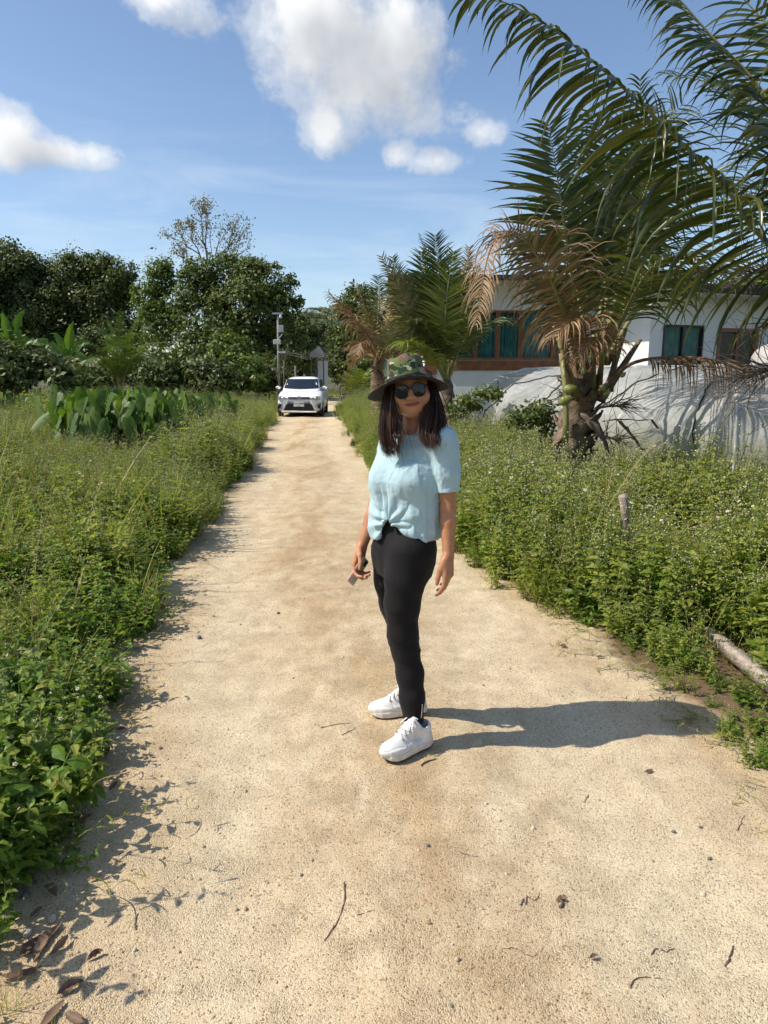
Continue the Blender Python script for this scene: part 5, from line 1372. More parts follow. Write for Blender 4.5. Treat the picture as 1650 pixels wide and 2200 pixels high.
def build_car():
    WHITE = pm('white_car_paint', (.80, .80, .79), .28, .02, 3, 0, 40, .5, coat=.6)
    BLK = pm('black_car_plastic', (.014, .014, .016), .5, .1, 10); CHR = pm('chrome', (.6, .6, .62), .15, .05, 10, metal=.9)
    TYRE = pm('tyre_rubber', (.02, .02, .02), .85, .15, 20, .2, 60); RIM = pm('alloy_rim', (.45, .45, .46), .3, .1, 10, metal=.8)
    m, t, b, out = new_mat('tinted_windscreen'); nz = t.noise(t.add('ShaderNodeTexCoord').outputs['Object'], 2, 2, .5)
    t.put(b.inputs['Base Color'], t.mix(nz, (.010, .013, .018, 1), (.018, .022, .03, 1))); b.inputs['Roughness'].default_value = .05; b.inputs['Specular IOR Level'].default_value = .55; TINT = m
    m, t, b, out = new_mat('headlamp_glass'); t.put(b.inputs['Base Color'], t.mix(t.noise(t.add('ShaderNodeTexCoord').outputs['Object'], 18, 3, .5), (.30, .33, .36, 1), (.62, .65, .68, 1))); b.inputs['Roughness'].default_value = .08; b.inputs['Metallic'].default_value = .5; LAMP = m
    cx = pix(645, 893, 26.9).x
    root = thing('car', 'white hatchback car parked on the path facing the viewer', 'car', (cx, 26.6, 0.0), R(1.0))
    # lower body: rounded sections along the length (y = 0 at the nose, growing rearwards)
    def loft(st, nseg, power, zc=None):
        V = []
        for (y, w, zb, zt) in st:
            for k in range(nseg):
                a = 2 * math.pi * k / nseg; c, s = math.cos(a), math.sin(a)
                V.append((w * np.sign(c) * abs(c) ** (2 / power), y + (.10 * (abs(c) ** 2.5) if y < .3 else 0), (zb + zt) / 2 + (zt - zb) / 2 * np.sign(s) * abs(s) ** (2 / power)))
        n = len(st); F = [(i * nseg + k, i * nseg + (k + 1) % nseg, (i + 1) * nseg + (k + 1) % nseg, (i + 1) * nseg + k) for i in range(n - 1) for k in range(nseg)]
        F += [tuple(range(nseg))[::-1], tuple((n - 1) * nseg + k for k in range(nseg))]
        return V, F
    st = [(0, .60, .30, .60), (.03, .70, .24, .68), (.10, .78, .20, .745), (.25, .825, .18, .80), (.55, .845, .17, .88), (.85, .85, .17, .95), (1.1, .85, .17, .985), (2.0, .85, .17, 1.0), (3.2, .85, .17, 1.03), (3.75, .84, .2, 1.04), (4.02, .80, .24, 1.0), (4.1, .72, .3, .9)]
    V, F = loft(st, 44, 5.5); mk('body', V, F, WHITE, root, True)
    V, F = loft([(.80, .60, .80, .93), (1.0, .715, .85, 1.03), (1.25, .695, .85, 1.20), (1.62, .655, .85, 1.405), (1.9, .64, .85, 1.46), (2.4, .635, .85, 1.475), (3.1, .625, .85, 1.44), (3.6, .61, .85, 1.33), (3.95, .60, .85, 1.05)], 44, 4.2)
    mk('cabin', V, F, WHITE, root, True)
    # windscreen hugging the front of the cabin
    gv = []
    for i in range(9):
        u = i / 8; y = .985 + u * .62 - .018; z = 1.035 + u * .335; hw = .665 - .075 * u
        for j in range(13):
            x = (j / 12 * 2 - 1); gv.append((x * hw, y + .10 * abs(x) ** 3 - .03, z + .012))
    mk('windscreen', gv, [(13 * i + j, 13 * i + j + 1, 13 * i + j + 14, 13 * i + j + 13) for i in range(8) for j in range(12)], TINT, root, True)
    for s in (-1, 1):
        MB().tube([(s * .30, .955, 1.03), (s * .05 - .25, .93, 1.045)], .010, 5).build('wiper', BLK, root)
        # headlamp: swept wedge
        poly = [(s * .82, .745), (s * .79, .64), (s * .62, .615), (s * .40, .655), (s * .44, .70), (s * .68, .765)]
        P = poly if s > 0 else poly
        v = [(x, .055 + .26 * max(0, abs(x) - .40) ** 1.35, z) for x, z in P]; n = len(v)
        v2 = [(x * .99, y + .10, z) for x, y, z in v]; f = [tuple(range(n)), tuple(range(2 * n - 1, n - 1, -1))] + [(i, n + i, n + (i + 1) % n, (i + 1) % n) for i in range(n)]
        h = mk('headlight', [(x, y - .065, z) for x, y, z in v] + v2, f, LAMP, root, False)
        MB().tube([(s * .60, .04, .69), (s * .60, .005, .69)], [.05, .045], 14).build('bulb', CHR, h, True)
        # fog lamp recess
        poly = [(s * .80, .50), (s * .79, .27), (s * .70, .34), (s * .64, .47)]
        v = [(x, .065 + .10 * max(0, abs(x) - .6), z) for x, z in poly]; v2 = [(x, y + .10, z) for x, y, z in v]
        mk('fog_recess', [(x, y - .055, z) for x, y, z in v] + v2, [(0, 1, 2, 3), (7, 6, 5, 4), (0, 4, 5, 1), (1, 5, 6, 2), (2, 6, 7, 3), (3, 7, 4, 0)], BLK, root)
        # white bars of the X-shaped nose
        MB().raw([(s * .40, -.035, .62), (s * .48, -.035, .62), (s * .60, -.02, .24), (s * .50, -.02, .24), (s * .40, .05, .62), (s * .48, .05, .62), (s * .60, .06, .24), (s * .50, .06, .24)], [(0, 1, 2, 3), (7, 6, 5, 4), (0, 4, 5, 1), (1, 5, 6, 2), (2, 6, 7, 3), (3, 7, 4, 0)]).build('bumper_bar', WHITE, root)
        # mirror
        MB().box((s * .90 - .10, 1.16, 1.0), (s * .90 + .10, 1.26, 1.12), None, .035).build('mirror', WHITE, root, True)
        MB().tube([(s * .80, 1.24, .985), (s * .86, 1.22, 1.02)], .02, 6).build('mirror_arm', BLK, root)
        for y in (.72, 3.25):
            w = MB().tube([(s * .86, y, .29), (s * .85, y, .29), (s * .68, y, .29), (s * .67, y, .29)], [.25, .29, .29, .25], 24).build('wheel', TYRE, root, True)
            MB().tube([(s * .868, y, .29), (s * .862, y, .29)], [.10, .20], 18).build('rim', RIM, w, True)
        MB().raw([(s * .675, 1.35, 1.06), (s * .668, 1.75, 1.36), (s * .655, 3.0, 1.36), (s * .64, 3.6, 1.10), (s * .69, 1.35, 1.06), (s * .685, 1.75, 1.36), (s * .67, 3.0, 1.36), (s * .66, 3.6, 1.10)], [(0, 1, 2, 3), (4, 7, 6, 5), (0, 4, 5, 1), (1, 5, 6, 2), (2, 6, 7, 3), (3, 7, 4, 0)]).build('side_window', TINT, root)
    # upper grille slit with chrome bar and emblem
    MB().box((-.40, -.028, .655), (.40, .06, .735), None, .01).build('grille', BLK, root)
    MB().box((-.37, -.042, .688), (.37, -.029, .704), None, .004).build('grille_bar', CHR, root)
    em = MB()
    for rx, rz, cz in ((.085, .058, 0), (.030, .056, 0), (.060, .022, .026)):
        em.tube([(rx * math.cos(a), -.050, .70 + cz + rz * math.sin(a)) for a in np.linspace(0, 6.2832, 25)], .009, 6, False)
    em.build('emblem', CHR, root, True)
    # lower intake
    MB().raw([(-.46, -.030, .50), (.46, -.030, .50), (.58, -.022, .24), (-.58, -.022, .24), (-.46, .06, .50), (.46, .06, .50), (.58, .06, .24), (-.58, .06, .24)], [(3, 2, 1, 0), (4, 5, 6, 7), (0, 1, 5, 4), (1, 2, 6, 5), (2, 3, 7, 6), (3, 0, 4, 7)]).build('lower_grille', BLK, root)
    for z in (.42, .36, .30):
        MB().box((-.50, -.038, z), (.50, -.031, z + .012)).build('grille_slat', pm('dark_slat', (.03, .03, .032), .4, .1, 10), root)
    MB().box((-.66, -.050, .17), (.66, .05, .232), None, .02).build('lip', WHITE, root, True)
    # number plate
    pl = MB().box((-.19, -.058, .385), (.19, -.040, .565), None, .006).build('number_plate', pm('plate_white', (.74, .74, .70), .5, .05, 8), root)
    def text(s, x, z, size, nm):
        c = bpy.data.curves.new(nm, 'FONT'); c.body = s; c.size = size; c.align_x = 'CENTER'; c.align_y = 'CENTER'; c.extrude = .002
        o = bpy.data.objects.new(nm, c); COL.objects.link(o); o.parent = pl; o.location = (x, -.0605, z); o.rotation_euler = (R(90), 0, 0); o.data.materials.append(BLK)
        dg = bpy.context.evaluated_depsgraph_get(); me = bpy.data.meshes.new_from_object(o.evaluated_get(dg)); bpy.data.objects.remove(o)
        o = bpy.data.objects.new(nm, me); COL.objects.link(o); o.parent = pl; o.location = (x, -.0605, z); o.rotation_euler = (R(90), 0, 0)
    text('กธ 5466', 0, .50, .105, 'plate_number'); text('สงขลา', 0, .415, .05, 'plate_province')
    MB().box((-.80, .3, .13), (.80, 3.9, .20)).build('underbody', BLK, root)
build_house(); build_greenhouse(); build_pole_and_gate(); build_car()
# ------------------------------------------------------------------ solid modelling on a distance grid (for the person)
def smin(a, b, k):
    if k <= 0: return np.minimum(a, b)
    h = np.clip(0.5 + 0.5 * (b - a) / k, 0, 1)
    return b * (1 - h) + a * h - k * h * (1 - h)

class Vol:
    def __init__(s, lo, hi, h):
        s.lo = np.array(lo, float); s.h = h
        s.n = np.ceil((np.array(hi) - s.lo) / h).astype(int) + 1
        s.ax = [s.lo[i] + h * np.arange(s.n[i]) for i in range(3)]
        s.D = np.full(tuple(s.n), 0.2, dtype=np.float32)
    def region(s, lo, hi):
        sl = []
        for i in range(3):
            a = max(0, int(math.floor((lo[i] - s.lo[i]) / s.h))); b = min(s.n[i], int(math.ceil((hi[i] - s.lo[i]) / s.h)) + 1)
            if b <= a: return None
            sl.append(slice(a, b))
        X = s.ax[0][sl[0]][:, None, None]; Y = s.ax[1][sl[1]][None, :, None]; Z = s.ax[2][sl[2]][None, None, :]
        return tuple(sl), X, Y, Z
    def op(s, fn, lo, hi, k=0.0, mode='add'):
        r = s.region(lo, hi)
        if r is None: return s
        sl, X, Y, Z = r
        d = fn(X, Y, Z)
        if mode == 'add': s.D[sl] = smin(s.D[sl], d, k)
        elif mode == 'sub': s.D[sl] = -smin(-s.D[sl], d, k)
        else: s.D[sl] = -smin(-s.D[sl], -d, k)
        return s
    def cone(s, a, b, ra, rb, k=0.01, mode='add', pad=0.03):
        a = np.array(a, float); b = np.array(b, float); ab = b - a; L2 = max(ab @ ab, 1e-12)
        def fn(X, Y, Z):
            t = np.clip(((X - a[0]) * ab[0] + (Y - a[1]) * ab[1] + (Z - a[2]) * ab[2]) / L2, 0, 1)
            return np.sqrt((X - a[0] - t * ab[0]) ** 2 + (Y - a[1] - t * ab[1]) ** 2 + (Z - a[2] - t * ab[2]) ** 2) - (ra + (rb - ra) * t)
        m = max(ra, rb) + pad
        return s.op(fn, np.minimum(a, b) - m, np.maximum(a, b) + m, k, mode)
    def chain(s, pts, rs, k=0.01, mode='add'):
        for i in range(len(pts) - 1):
            s.cone(pts[i], pts[i + 1], rs[i], rs[i + 1], k, mode)
        return s
    def ell(s, c, r, A=None, k=0.01, mode='add', pad=0.03):
        """Ellipsoid with half axes r along the rows of A."""
        c = np.array(c, float); A = np.eye(3) if A is None else np.array(A, float); r = np.array(r, float)
        def fn(X, Y, Z):
            q = 0; 
            for i in range(3):
                u = ((X - c[0]) * A[i, 0] + (Y - c[1]) * A[i, 1] + (Z - c[2]) * A[i, 2]) / r[i]
                q = q + u * u
            return (np.sqrt(q) - 1) * r.min()
        m = r.max() + pad
        return s.op(fn, c - m, c + m, k, mode)
    def column(s, zs, cx, cy, a, b, yaw, k=0.01, mode='add', power=2.0, grow=0.0):
        """Stack of elliptic sections: half width a across, half depth b along the facing direction yaw (radians left of the camera)."""
        zs = np.array(zs, float)
        def fn(X, Y, Z):
            z = Z.ravel(); I = lambda v: np.interp(z, zs, v)[None, None, :]
            CX_, CY_, A_, B_, W_ = I(cx), I(cy), I(a) + grow, I(b) + grow, I(yaw)
            sx, sy = np.sin(W_), np.cos(W_)
            u = ((X - CX_) * sy + (Y - CY_) * -sx) / A_
            v = ((X - CX_) * -sx + (Y - CY_) * -sy) / B_
            d = ((np.abs(u) ** power + np.abs(v) ** power) ** (1 / power) - 1) * np.minimum(A_, B_)
            return np.maximum(d, np.maximum(zs.min() - Z, Z - zs.max()))
        m = max(max(a), max(b)) + grow + 0.04
        return s.op(fn, (min(cx) - m, min(cy) - m, zs.min() - .02), (max(cx) + m, max(cy) + m, zs.max() + .02), k, mode)
    def mesh(s):
        D = s.D; S = D < 0; n = D.shape
        c = [S[i:n[0] - 1 + i, j:n[1] - 1 + j, k:n[2] - 1 + k] for i in (0, 1) for j in (0, 1) for k in (0, 1)]
        allc = c[0].copy(); anyc = c[0].copy()
        for q in c[1:]:
            allc &= q; anyc |= q
        act = anyc & ~allc
        idx = np.argwhere(act)
        vid = np.full(act.shape, -1, dtype=np.int32); vid[act] = np.arange(len(idx))
        cor = [(i, j, k) for i in (0, 1) for j in (0, 1) for k in (0, 1)]
        val = np.stack([D[idx[:, 0] + i, idx[:, 1] + j, idx[:, 2] + k] for i, j, k in cor], -1).astype(np.float64)
        acc = np.zeros((len(idx), 3)); cnt = np.zeros(len(idx))
        for p in range(8):
            for q in range(p + 1, 8):
                a, b = np.array(cor[p]), np.array(cor[q])
                if np.abs(a - b).sum() != 1: continue
                m = (val[:, p] < 0) != (val[:, q] < 0)
                t = np.where(m, val[:, p] / (val[:, p] - val[:, q] + 1e-20), 0)
                acc += np.where(m[:, None], a + t[:, None] * (b - a), 0); cnt += m
        V = s.lo + (idx + acc / cnt[:, None]) * s.h
        F = []
        for ax in range(3):
            o = [0, 1, 2]; o.remove(ax); u, w = o
            sl0 = [slice(None)] * 3; sl1 = [slice(None)] * 3
            sl0[ax] = slice(0, n[ax] - 1); sl1[ax] = slice(1, n[ax])
            for q in (u, w):
                sl0[q] = slice(1, n[q] - 1); sl1[q] = slice(1, n[q] - 1)
            A, B = S[tuple(sl0)], S[tuple(sl1)]
            ch = np.argwhere(A != B); pos = A[tuple(ch.T)]
            base = ch.copy(); base[:, u] += 1; base[:, w] += 1
            def cell(du, dw):
                e = base.copy(); e[:, u] += du; e[:, w] += dw
                return vid[tuple(e.T)]
            q = np.stack([cell(-1, -1), cell(0, -1), cell(0, 0), cell(-1, 0)], -1)
            flip = pos if ax != 1 else ~pos
            q[~flip] = q[~flip][:, ::-1]
            F.append(q)
        return V, np.concatenate(F).astype(np.int32)

def relax(V, F, it=2, lam=0.5):
    V = V.copy(); n = len(V)
    a = np.concatenate([F[:, 0], F[:, 1], F[:, 2], F[:, 3]]); b = np.concatenate([F[:, 1], F[:, 2], F[:, 3], F[:, 0]])
    cnt = np.bincount(a, minlength=n) + np.bincount(b, minlength=n)
    for _ in range(it):
        acc = np.stack([np.bincount(a, V[b, k], n) + np.bincount(b, V[a, k], n) for k in range(3)], -1)
        V += lam * (acc / np.maximum(cnt, 1)[:, None] - V)
    return V

def normals(V, F):
    fn = np.cross(V[F[:, 2]] - V[F[:, 0]], V[F[:, 3]] - V[F[:, 1]])
    N = np.stack([sum(np.bincount(F[:, j], fn[:, k], len(V)) for j in range(4)) for k in range(3)], -1)
    return N / (np.linalg.norm(N, axis=1, keepdims=True) + 1e-12)

# ------------------------------------------------------------------ the person
def A3(v): return np.array(tuple(v), float)
def px(x, y, Y): return A3(pix(x, y, Y))

def skin_material():
    m, t, b, out = new_mat('skin')
    p = t.add('ShaderNodeNewGeometry').outputs['Position']
    lip = t.add('ShaderNodeAttribute', attribute_name='lip').outputs['Fac']
    nail = t.add('ShaderNodeAttribute', attribute_name='nail').outputs['Fac']
    n = t.noise(p, 30.0, 5.0, 0.6)
    c = t.mix(t.ramp(n, [(0.3, (0, 0, 0)), (0.7, (1, 1, 1))]), (0.42, 0.185, 0.090, 1), (0.52, 0.245, 0.125, 1))
    c = t.mix(lip, c, (0.33, 0.085, 0.075, 1))
    c = t.mix(t.add('ShaderNodeAttribute', attribute_name='mouth').outputs['Fac'], c, (0.06, 0.02, 0.016, 1))
    c = t.mix(nail, c, (0.25, 0.02, 0.03, 1))
    t.put(b.inputs['Base Color'], c); b.inputs['Roughness'].default_value = 0.47; b.inputs['Specular IOR Level'].default_value = 0.4
    b.inputs['Subsurface Weight'].default_value = 0.12; b.inputs['Subsurface Radius'].default_value = (0.012, 0.005, 0.003)
    bn = t.add('ShaderNodeBump', i={'Height': t.noise(p, 420.0, 3.0, 0.6), 'Strength': 0.12, 'Distance': 0.002}); t.l.new(bn.outputs[0], b.inputs['Normal'])
    return m

def cloth_material(name, c1, c2, rough, weave=900.0, sheen=0.2, bump=0.25):
    m, t, b, out = new_mat(name)
    p = t.add('ShaderNodeNewGeometry').outputs['Position']
    n = t.noise(p, 12.0, 6.0, 0.65); w = t.noise(p, weave, 2.0, 0.5); cr = t.noise(p, 46.0, 5.0, 0.6, 1.2)
    c = t.mix(n, (*c1, 1), (*c2, 1)); t.put(b.inputs['Base Color'], c)
    b.inputs['Roughness'].default_value = rough; b.inputs['Specular IOR Level'].default_value = 0.25
    b.inputs['Sheen Weight'].default_value = sheen; b.inputs['Sheen Roughness'].default_value = 0.5
    h = t.m('ADD', t.m('MULTIPLY', w, 0.25), t.m('MULTIPLY', cr, 1.0))
    bn = t.add('ShaderNodeBump', i={'Height': h, 'Strength': bump, 'Distance': 0.006}); t.l.new(bn.outputs[0], b.inputs['Normal'])
    return m

def camo_material():
    m, t, b, out = new_mat('camouflage_cotton')
    p = t.add('ShaderNodeTexCoord').outputs['Object']
    wp = t.v('ADD', p, t.v('SCALE', t.noise(p, 16.0, 3.0, 0.5, 0.0, 1), scale=0.03))
    def patch(sc, off, lo):
        mp = t.add('ShaderNodeMapping', i={'Vector': wp}); mp.inputs['Location'].default_value = off; mp.inputs['Scale'].default_value = (1, 1, 1.7)
        return t.ramp(t.noise(mp.outputs[0], sc, 1.5, 0.5), [(lo, (0, 0, 0)), (lo + 0.02, (1, 1, 1))])
    c = t.mix(patch(17.0, (0, 0, 0), 0.50), (0.115, 0.145, 0.055, 1), (0.19, 0.105, 0.075, 1))
    c = t.mix(patch(19.0, (3, 1, 2), 0.56), c, (0.025, 0.045, 0.022, 1))
    c = t.mix(patch(21.0, (7, 4, 1), 0.60), c, (0.40, 0.37, 0.23, 1))
    c = t.mix(patch(22.0, (9, 2, 8), 0.60), c, (0.10, 0.17, 0.06, 1))
    t.put(b.inputs['Base Color'], c); b.inputs['Roughness'].default_value = 0.85; b.inputs['Specular IOR Level'].default_value = 0.15
    bn = t.add('ShaderNodeBump', i={'Height': t.noise(p, 60.0, 5.0, 0.6), 'Strength': 0.3, 'Distance': 0.004}); t.l.new(bn.outputs[0], b.inputs['Normal'])
    return m

def make_person():
    root = thing('person', 'woman in camouflage sun hat, sunglasses and light blue T-shirt standing on the path', 'person', (0.10, 2.90, 0.0))
    ox = np.array([0.10, 2.90, 0.0])
    def part(name, V, F, mat, attrs=None, smooth=True):
        return mk(name, np.asarray(V) - ox, F, mat, root, smooth, attrs)
    YAW = R(37)                                           # chest turned to the viewer's left
    Fw = np.array([-math.sin(YAW), -math.cos(YAW), 0.0])  # chest faces
    Lf = np.array([math.cos(YAW), -math.sin(YAW), 0.0])   # her left
    # ---- joints
    shL, elL, wrL = px(954, 948, 2.80), px(963, 1092, 2.80), px(963, 1196, 2.775)
    shR, elR, wrR = px(843, 956, 3.01), px(809, 1082, 3.05), px(777, 1178, 3.00)
    hipL = [px(880, 1190, 2.825), px(870, 1250, 2.815), px(864, 1300, 2.815), px(865, 1365, 2.82), px(871, 1400, 2.82), px(881, 1450, 2.815), px(885, 1500, 2.80), px(889, 1552, 2.785)]
    rL = [.092, .080, .072, .062, .055, .056, .051, .044]
    hipR = [px(842, 1190, 3.00), px(844, 1250, 3.02), px(852, 1300, 3.03), px(868, 1365, 3.03), px(874, 1400, 3.05), px(882, 1450, 3.07), px(888, 1500, 3.08)]
    rR = [.092, .080, .073, .061, .055, .052, .043]
    # ---- head frame
    hc = px(884, 845, 2.875)                              # middle of the skull
    roll = R(8.5); fy = R(4)
    up = np.array([-math.sin(roll), 0.02, math.cos(roll)]); up /= np.linalg.norm(up)
    fw = np.array([-math.sin(fy), -math.cos(fy), -0.02]); fw -= up * (fw @ up); fw /= np.linalg.norm(fw)
    rt = np.cross(fw, up) * -1.0                           # towards the right of the picture
    if rt[0] < 0: rt = -rt
    def H(a, b, c): return hc + rt * a + fw * b + up * c
    AH = np.stack([rt, fw, up])

    # ================= body: one continuous surface
    v = Vol((-0.16, 2.62, 0.03), (0.38, 3.20, 1.66), 0.0032)
    # skull, face
    v.ell(H(0, -0.012, 0.040), (.073, .092, .088), AH, 0.01)
    v.ell(H(0, 0.018, -0.016), (.068, .070, .078), AH, 0.02)
    v.ell(H(0, 0.048, -0.066), (.036, .032, .026), AH, 0.03)
    v.ell(H(0, 0.022, -0.048), (.058, .050, .040), AH, 0.025)         # jaw         # chin
    for sx in (-1, 1):
        v.ell(H(sx * .042, 0.050, -0.022), (.027, .026, .028), AH, 0.02)  # cheeks
        v.ell(H(sx * .030, 0.078, 0.012), (.022, .014, .012), AH, 0.012)  # brow and lids
        v.ell(H(sx * .066, -0.016, 0.000), (.009, .018, .028), AH, 0.006) # ears
        v.ell(H(sx * .0125, 0.092, -0.0225), (.009, .010, .0080), AH, 0.008)  # nostrils
    v.cone(H(0, 0.084, 0.016), H(0, 0.101, -0.0175), .0085, .0112, 0.010)   # nose
    v.ell(H(0, 0.084, -0.0435), (.027, .011, .0052), AH, 0.006)              # upper lip
    v.ell(H(0, 0.082, -0.0525), (.023, .011, .0060), AH, 0.006)              # lower lip
    v.cone(H(-.030, 0.084, -0.0465), H(.030, 0.084, -0.0465), .0016, .0016, 0.002, 'sub', 0.01)
    nb = px(893, 925, 2.90)
    v.cone(H(0, -0.032, -0.040), nb + [0, .012, 0], .043, .047, 0.012); v.cone(nb, nb + np.array([-.01, 0.0, -.06]), .05, .07, .03)
    # trunk and legs inside the clothes
    v.cone(shR + [0, 0, -.01], shL + [0, 0, -.01], .042, .042, .03)
    c0 = (shL + shR) / 2
    v.column([.84, .95, 1.05, 1.15, 1.27], [.085, .085, .09, .10, .112], [2.92] * 5, [.13, .125, .12, .125, .13], [.092, .085, .09, .092, .06], [YAW] * 5, .03)
    v.chain(hipL, [q - .014 for q in rL], .02); v.chain(hipR, [q - .014 for q in rR], .02)
    # arms
    v.chain([shL, (shL * .45 + elL * .55), elL, (elL * .7 + wrL * .3), wrL], [.043, .036, .0315, .0315, .0225], .012)
    v.chain([shR, (shR * .45 + elR * .55), elR, (elR * .7 + wrR * .3), wrR], [.043, .036, .0315, .0315, .0225], .012)
    nails = []
    # ---- left hand: hangs, back of the hand to the viewer, thumb forward
    d = px(961, 1262, 2.75) - wrL; d /= np.linalg.norm(d)
    s = Fw * 0.95 + Lf * 0.1; s -= d * (s @ d); s /= np.linalg.norm(s)        # towards the thumb
    n = np.cross(d, s); n = n if n @ Lf > 0 else -n                            # out of the back of the hand
    def hand(w, d, s, n, curls, spreads, thumb):
        for j, o in enumerate((.026, .009, -.009, -.025)):
            kn = w + d * (.086 - .004 * abs(j - 1)) + s * o + n * .004
            v.cone(w + s * o * .55 + d * .004, kn, .0145, .0108, .012, pad=.02)
        v.ell(w + d * .048 + s * .006 - n * .004, (.044, .034, .015), np.stack([d, s, n]), .012)
        lens = [(.040, .024, .020), (.045, .028, .021), (.041, .026, .020), (.032, .019, .018)]
        for j, o in enumerate((.026, .009, -.009, -.025)):
            p = w + d * (.086 - .004 * abs(j - 1)) + s * o + n * .004; c = 0.0; rr = (.0095, .0098, .0092, .0082)[j]
            for q in range(3):
                c += curls[j][q]
                dd = d * math.cos(c) - n * math.sin(c) + s * spreads[j]; dd /= np.linalg.norm(dd)
                e = p + dd * lens[j][q]
                v.cone(p, e, rr * (1 - .10 * q), rr * (1 - .10 * (q + 1)), .003, pad=.015)
                if q == 2: nails.append((e, n * math.cos(c) + d * math.sin(c)))
                p = e
        p = w + d * .022 + s * .026 - n * .006
        for q, (dd, L, r1, r2) in enumerate(thumb):
            e = p + dd / np.linalg.norm(dd) * L
            v.cone(p, e, r1, r2, .006 if q == 0 else .003, pad=.02); p = e
        nails.append((p, n))
    hand(wrL, d, s, n, [(.20, .35, .2), (.28, .42, .25), (.38, .48, .3), (.48, .5, .3)], (.02, 0., -.02, -.05),
         [(d * .90 + s * .26 - n * .25, .040, .015, .0125), (d * .97 + s * .02 - n * .25, .032, .0115, .0100), (d * .97 - s * .10 - n * .2, .026, .0100, .0080)])
    # ---- right hand: closed round the phone
    ph_c = px(769, 1229, 2.955)                                              # middle of the phone
    pl = px(753, 1256, 2.93) - px(785, 1206, 2.975); pl /= np.linalg.norm(pl)  # its long axis, downwards
    pn = np.array([0.80, -0.55, -0.20]); pn -= pl * (pn @ pl); pn /= np.linalg.norm(pn)   # its back, towards the viewer's right
    pw = np.cross(pl, pn)                                                      # across; points to the viewer's side or away
    if pw[1] > 0: pw = -pw
    d2 = px(768, 1222, 2.965) - wrR; d2 /= np.linalg.norm(d2)
    n2 = -pn; n2 = n2 - d2 * (n2 @ d2); n2 /= np.linalg.norm(n2)              # back of the hand away from the phone
    s2 = np.cross(d2, n2); s2 = s2 if s2 @ pw > 0 else -s2
    hand(wrR, d2, s2, n2, [(.30, .75, .5), (.40, .85, .6), (.5, .9, .6), (.55, .9, .6)], (.05, .02, -.02, -.05),
         [(d2 * .6 + s2 * .55 - n2 * .55, .040, .0145, .0120), (d2 * .9 + s2 * .05 - n2 * .35, .032, .0112, .0098), (d2 * .95 - n2 * .05, .026, .0098, .0078)])
    V, F = v.mesh(); V = relax(V, F, 2, .45)
    q = (V - hc) @ AH.T
    lipd = np.sqrt((q[:, 0] / .029) ** 2 + ((q[:, 2] + .0475 - 3.5 * q[:, 0] ** 2) / .0092) ** 2)
    ml = np.exp(-((q[:, 2] + .0475 - 4.5 * q[:, 0] ** 2) / .0022) ** 2) * (np.abs(q[:, 0]) < .029) * (q[:, 1] > .06)
    lip = .9 * np.clip((1.12 - lipd) / .35, 0, 1) * (q[:, 1] > .07)
    nail = np.zeros(len(V)); N = normals(V, F)
    for e, nn in nails[-1:]:
        r_ = V - e; dd = np.linalg.norm(r_, axis=1)
        nail = np.maximum(nail, np.clip((.0095 - dd) / .003, 0, 1) * np.clip((N @ nn - .45) / .2, 0, 1))
    part('body', V, F, skin_material(), {'lip': lip, 'nail': nail * .7, 'mouth': ml})

    # ================= T-shirt
    shirt = cloth_material('pale_blue_jersey', (0.385, 0.535, 0.565), (0.43, 0.58, 0.61), 0.85, 1100.0, 0.25, 0.22)
    zs = [.80, .87, .93, 1.00, 1.07, 1.13, 1.19, 1.25, 1.295]
    cx = [.094, .095, .097, .099, .100, .102, .105, .110, .114]
    cy = [2.925, 2.925, 2.92, 2.915, 2.91, 2.905, 2.91, 2.92, 2.925]
    aa = [.158, .163, .166, .165, .160, .157, .154, .146, .116]
    bb = [.130, .134, .134, .131, .128, .128, .116, .090, .052]
    yw = [R(43), R(42), R(40), R(38), YAW, YAW, YAW, YAW, YAW]
    box_ = ((-.16, 2.66, .78), (.37, 3.16, 1.37), .0036)
    def torso(gr):
        vol = Vol(*box_)
        vol.column(zs, cx, cy, aa, bb, yw, .02, 'add', 2.25, gr)
        vol.cone(shR + [0.004, 0, .004], shL + [-.012, 0, .004], .050 + gr, .050 + gr, .05)
        vol.cone(nb + [0, .012, -.024], nb + [0, .012, -.07], .062 + gr, .09 + gr, .05)
        for sx in (-1, 1):
            bc = np.array([.100, 2.905, 1.135]) + Fw * .075 + Lf * sx * .066
            vol.ell(bc, (.054 + gr, .054 + gr, .052 + gr), None, .06)
        return vol
    def sleeves(gr):
        out_ = []
        for sh, el, rr in ((shL, elL, (.056, .0515, .047)), (shR, elR, (.055, .052, .048))):
            vol = Vol(*box_)
            vol.chain([sh, sh * .5 + el * .5 + [.001, 0, 0], sh * .10 + el * .90 + [.001, 0, 0]], [q + gr for q in rr], .02)
            out_.append(vol)
        return out_
    g, inner = torso(0.0), torso(-.009)
    X, Y, Z = g.ax[0][:, None, None], g.ax[1][None, :, None], g.ax[2][None, None, :]
    # hem: raised and gathered at the front, lower at both sides
    rx, ry = X - .098, Y - 2.92
    front = (rx * Fw[0] + ry * Fw[1]); side = (rx * Lf[0] + ry * Lf[1])
    th = np.arctan2(side, front)
    tp = th - R(2)
    hem = .872 + .100 * np.exp(-(tp / .42) ** 2) + .022 * np.exp(-((tp - .75) / .35) ** 2) + .002 * np.sin(th * 5) + .02 * np.clip((th - .3) / 1.5, 0, 1)
    D = np.maximum(np.maximum(g.D, -inner.D), hem - Z)
    solid = np.maximum(g.D, hem - Z)
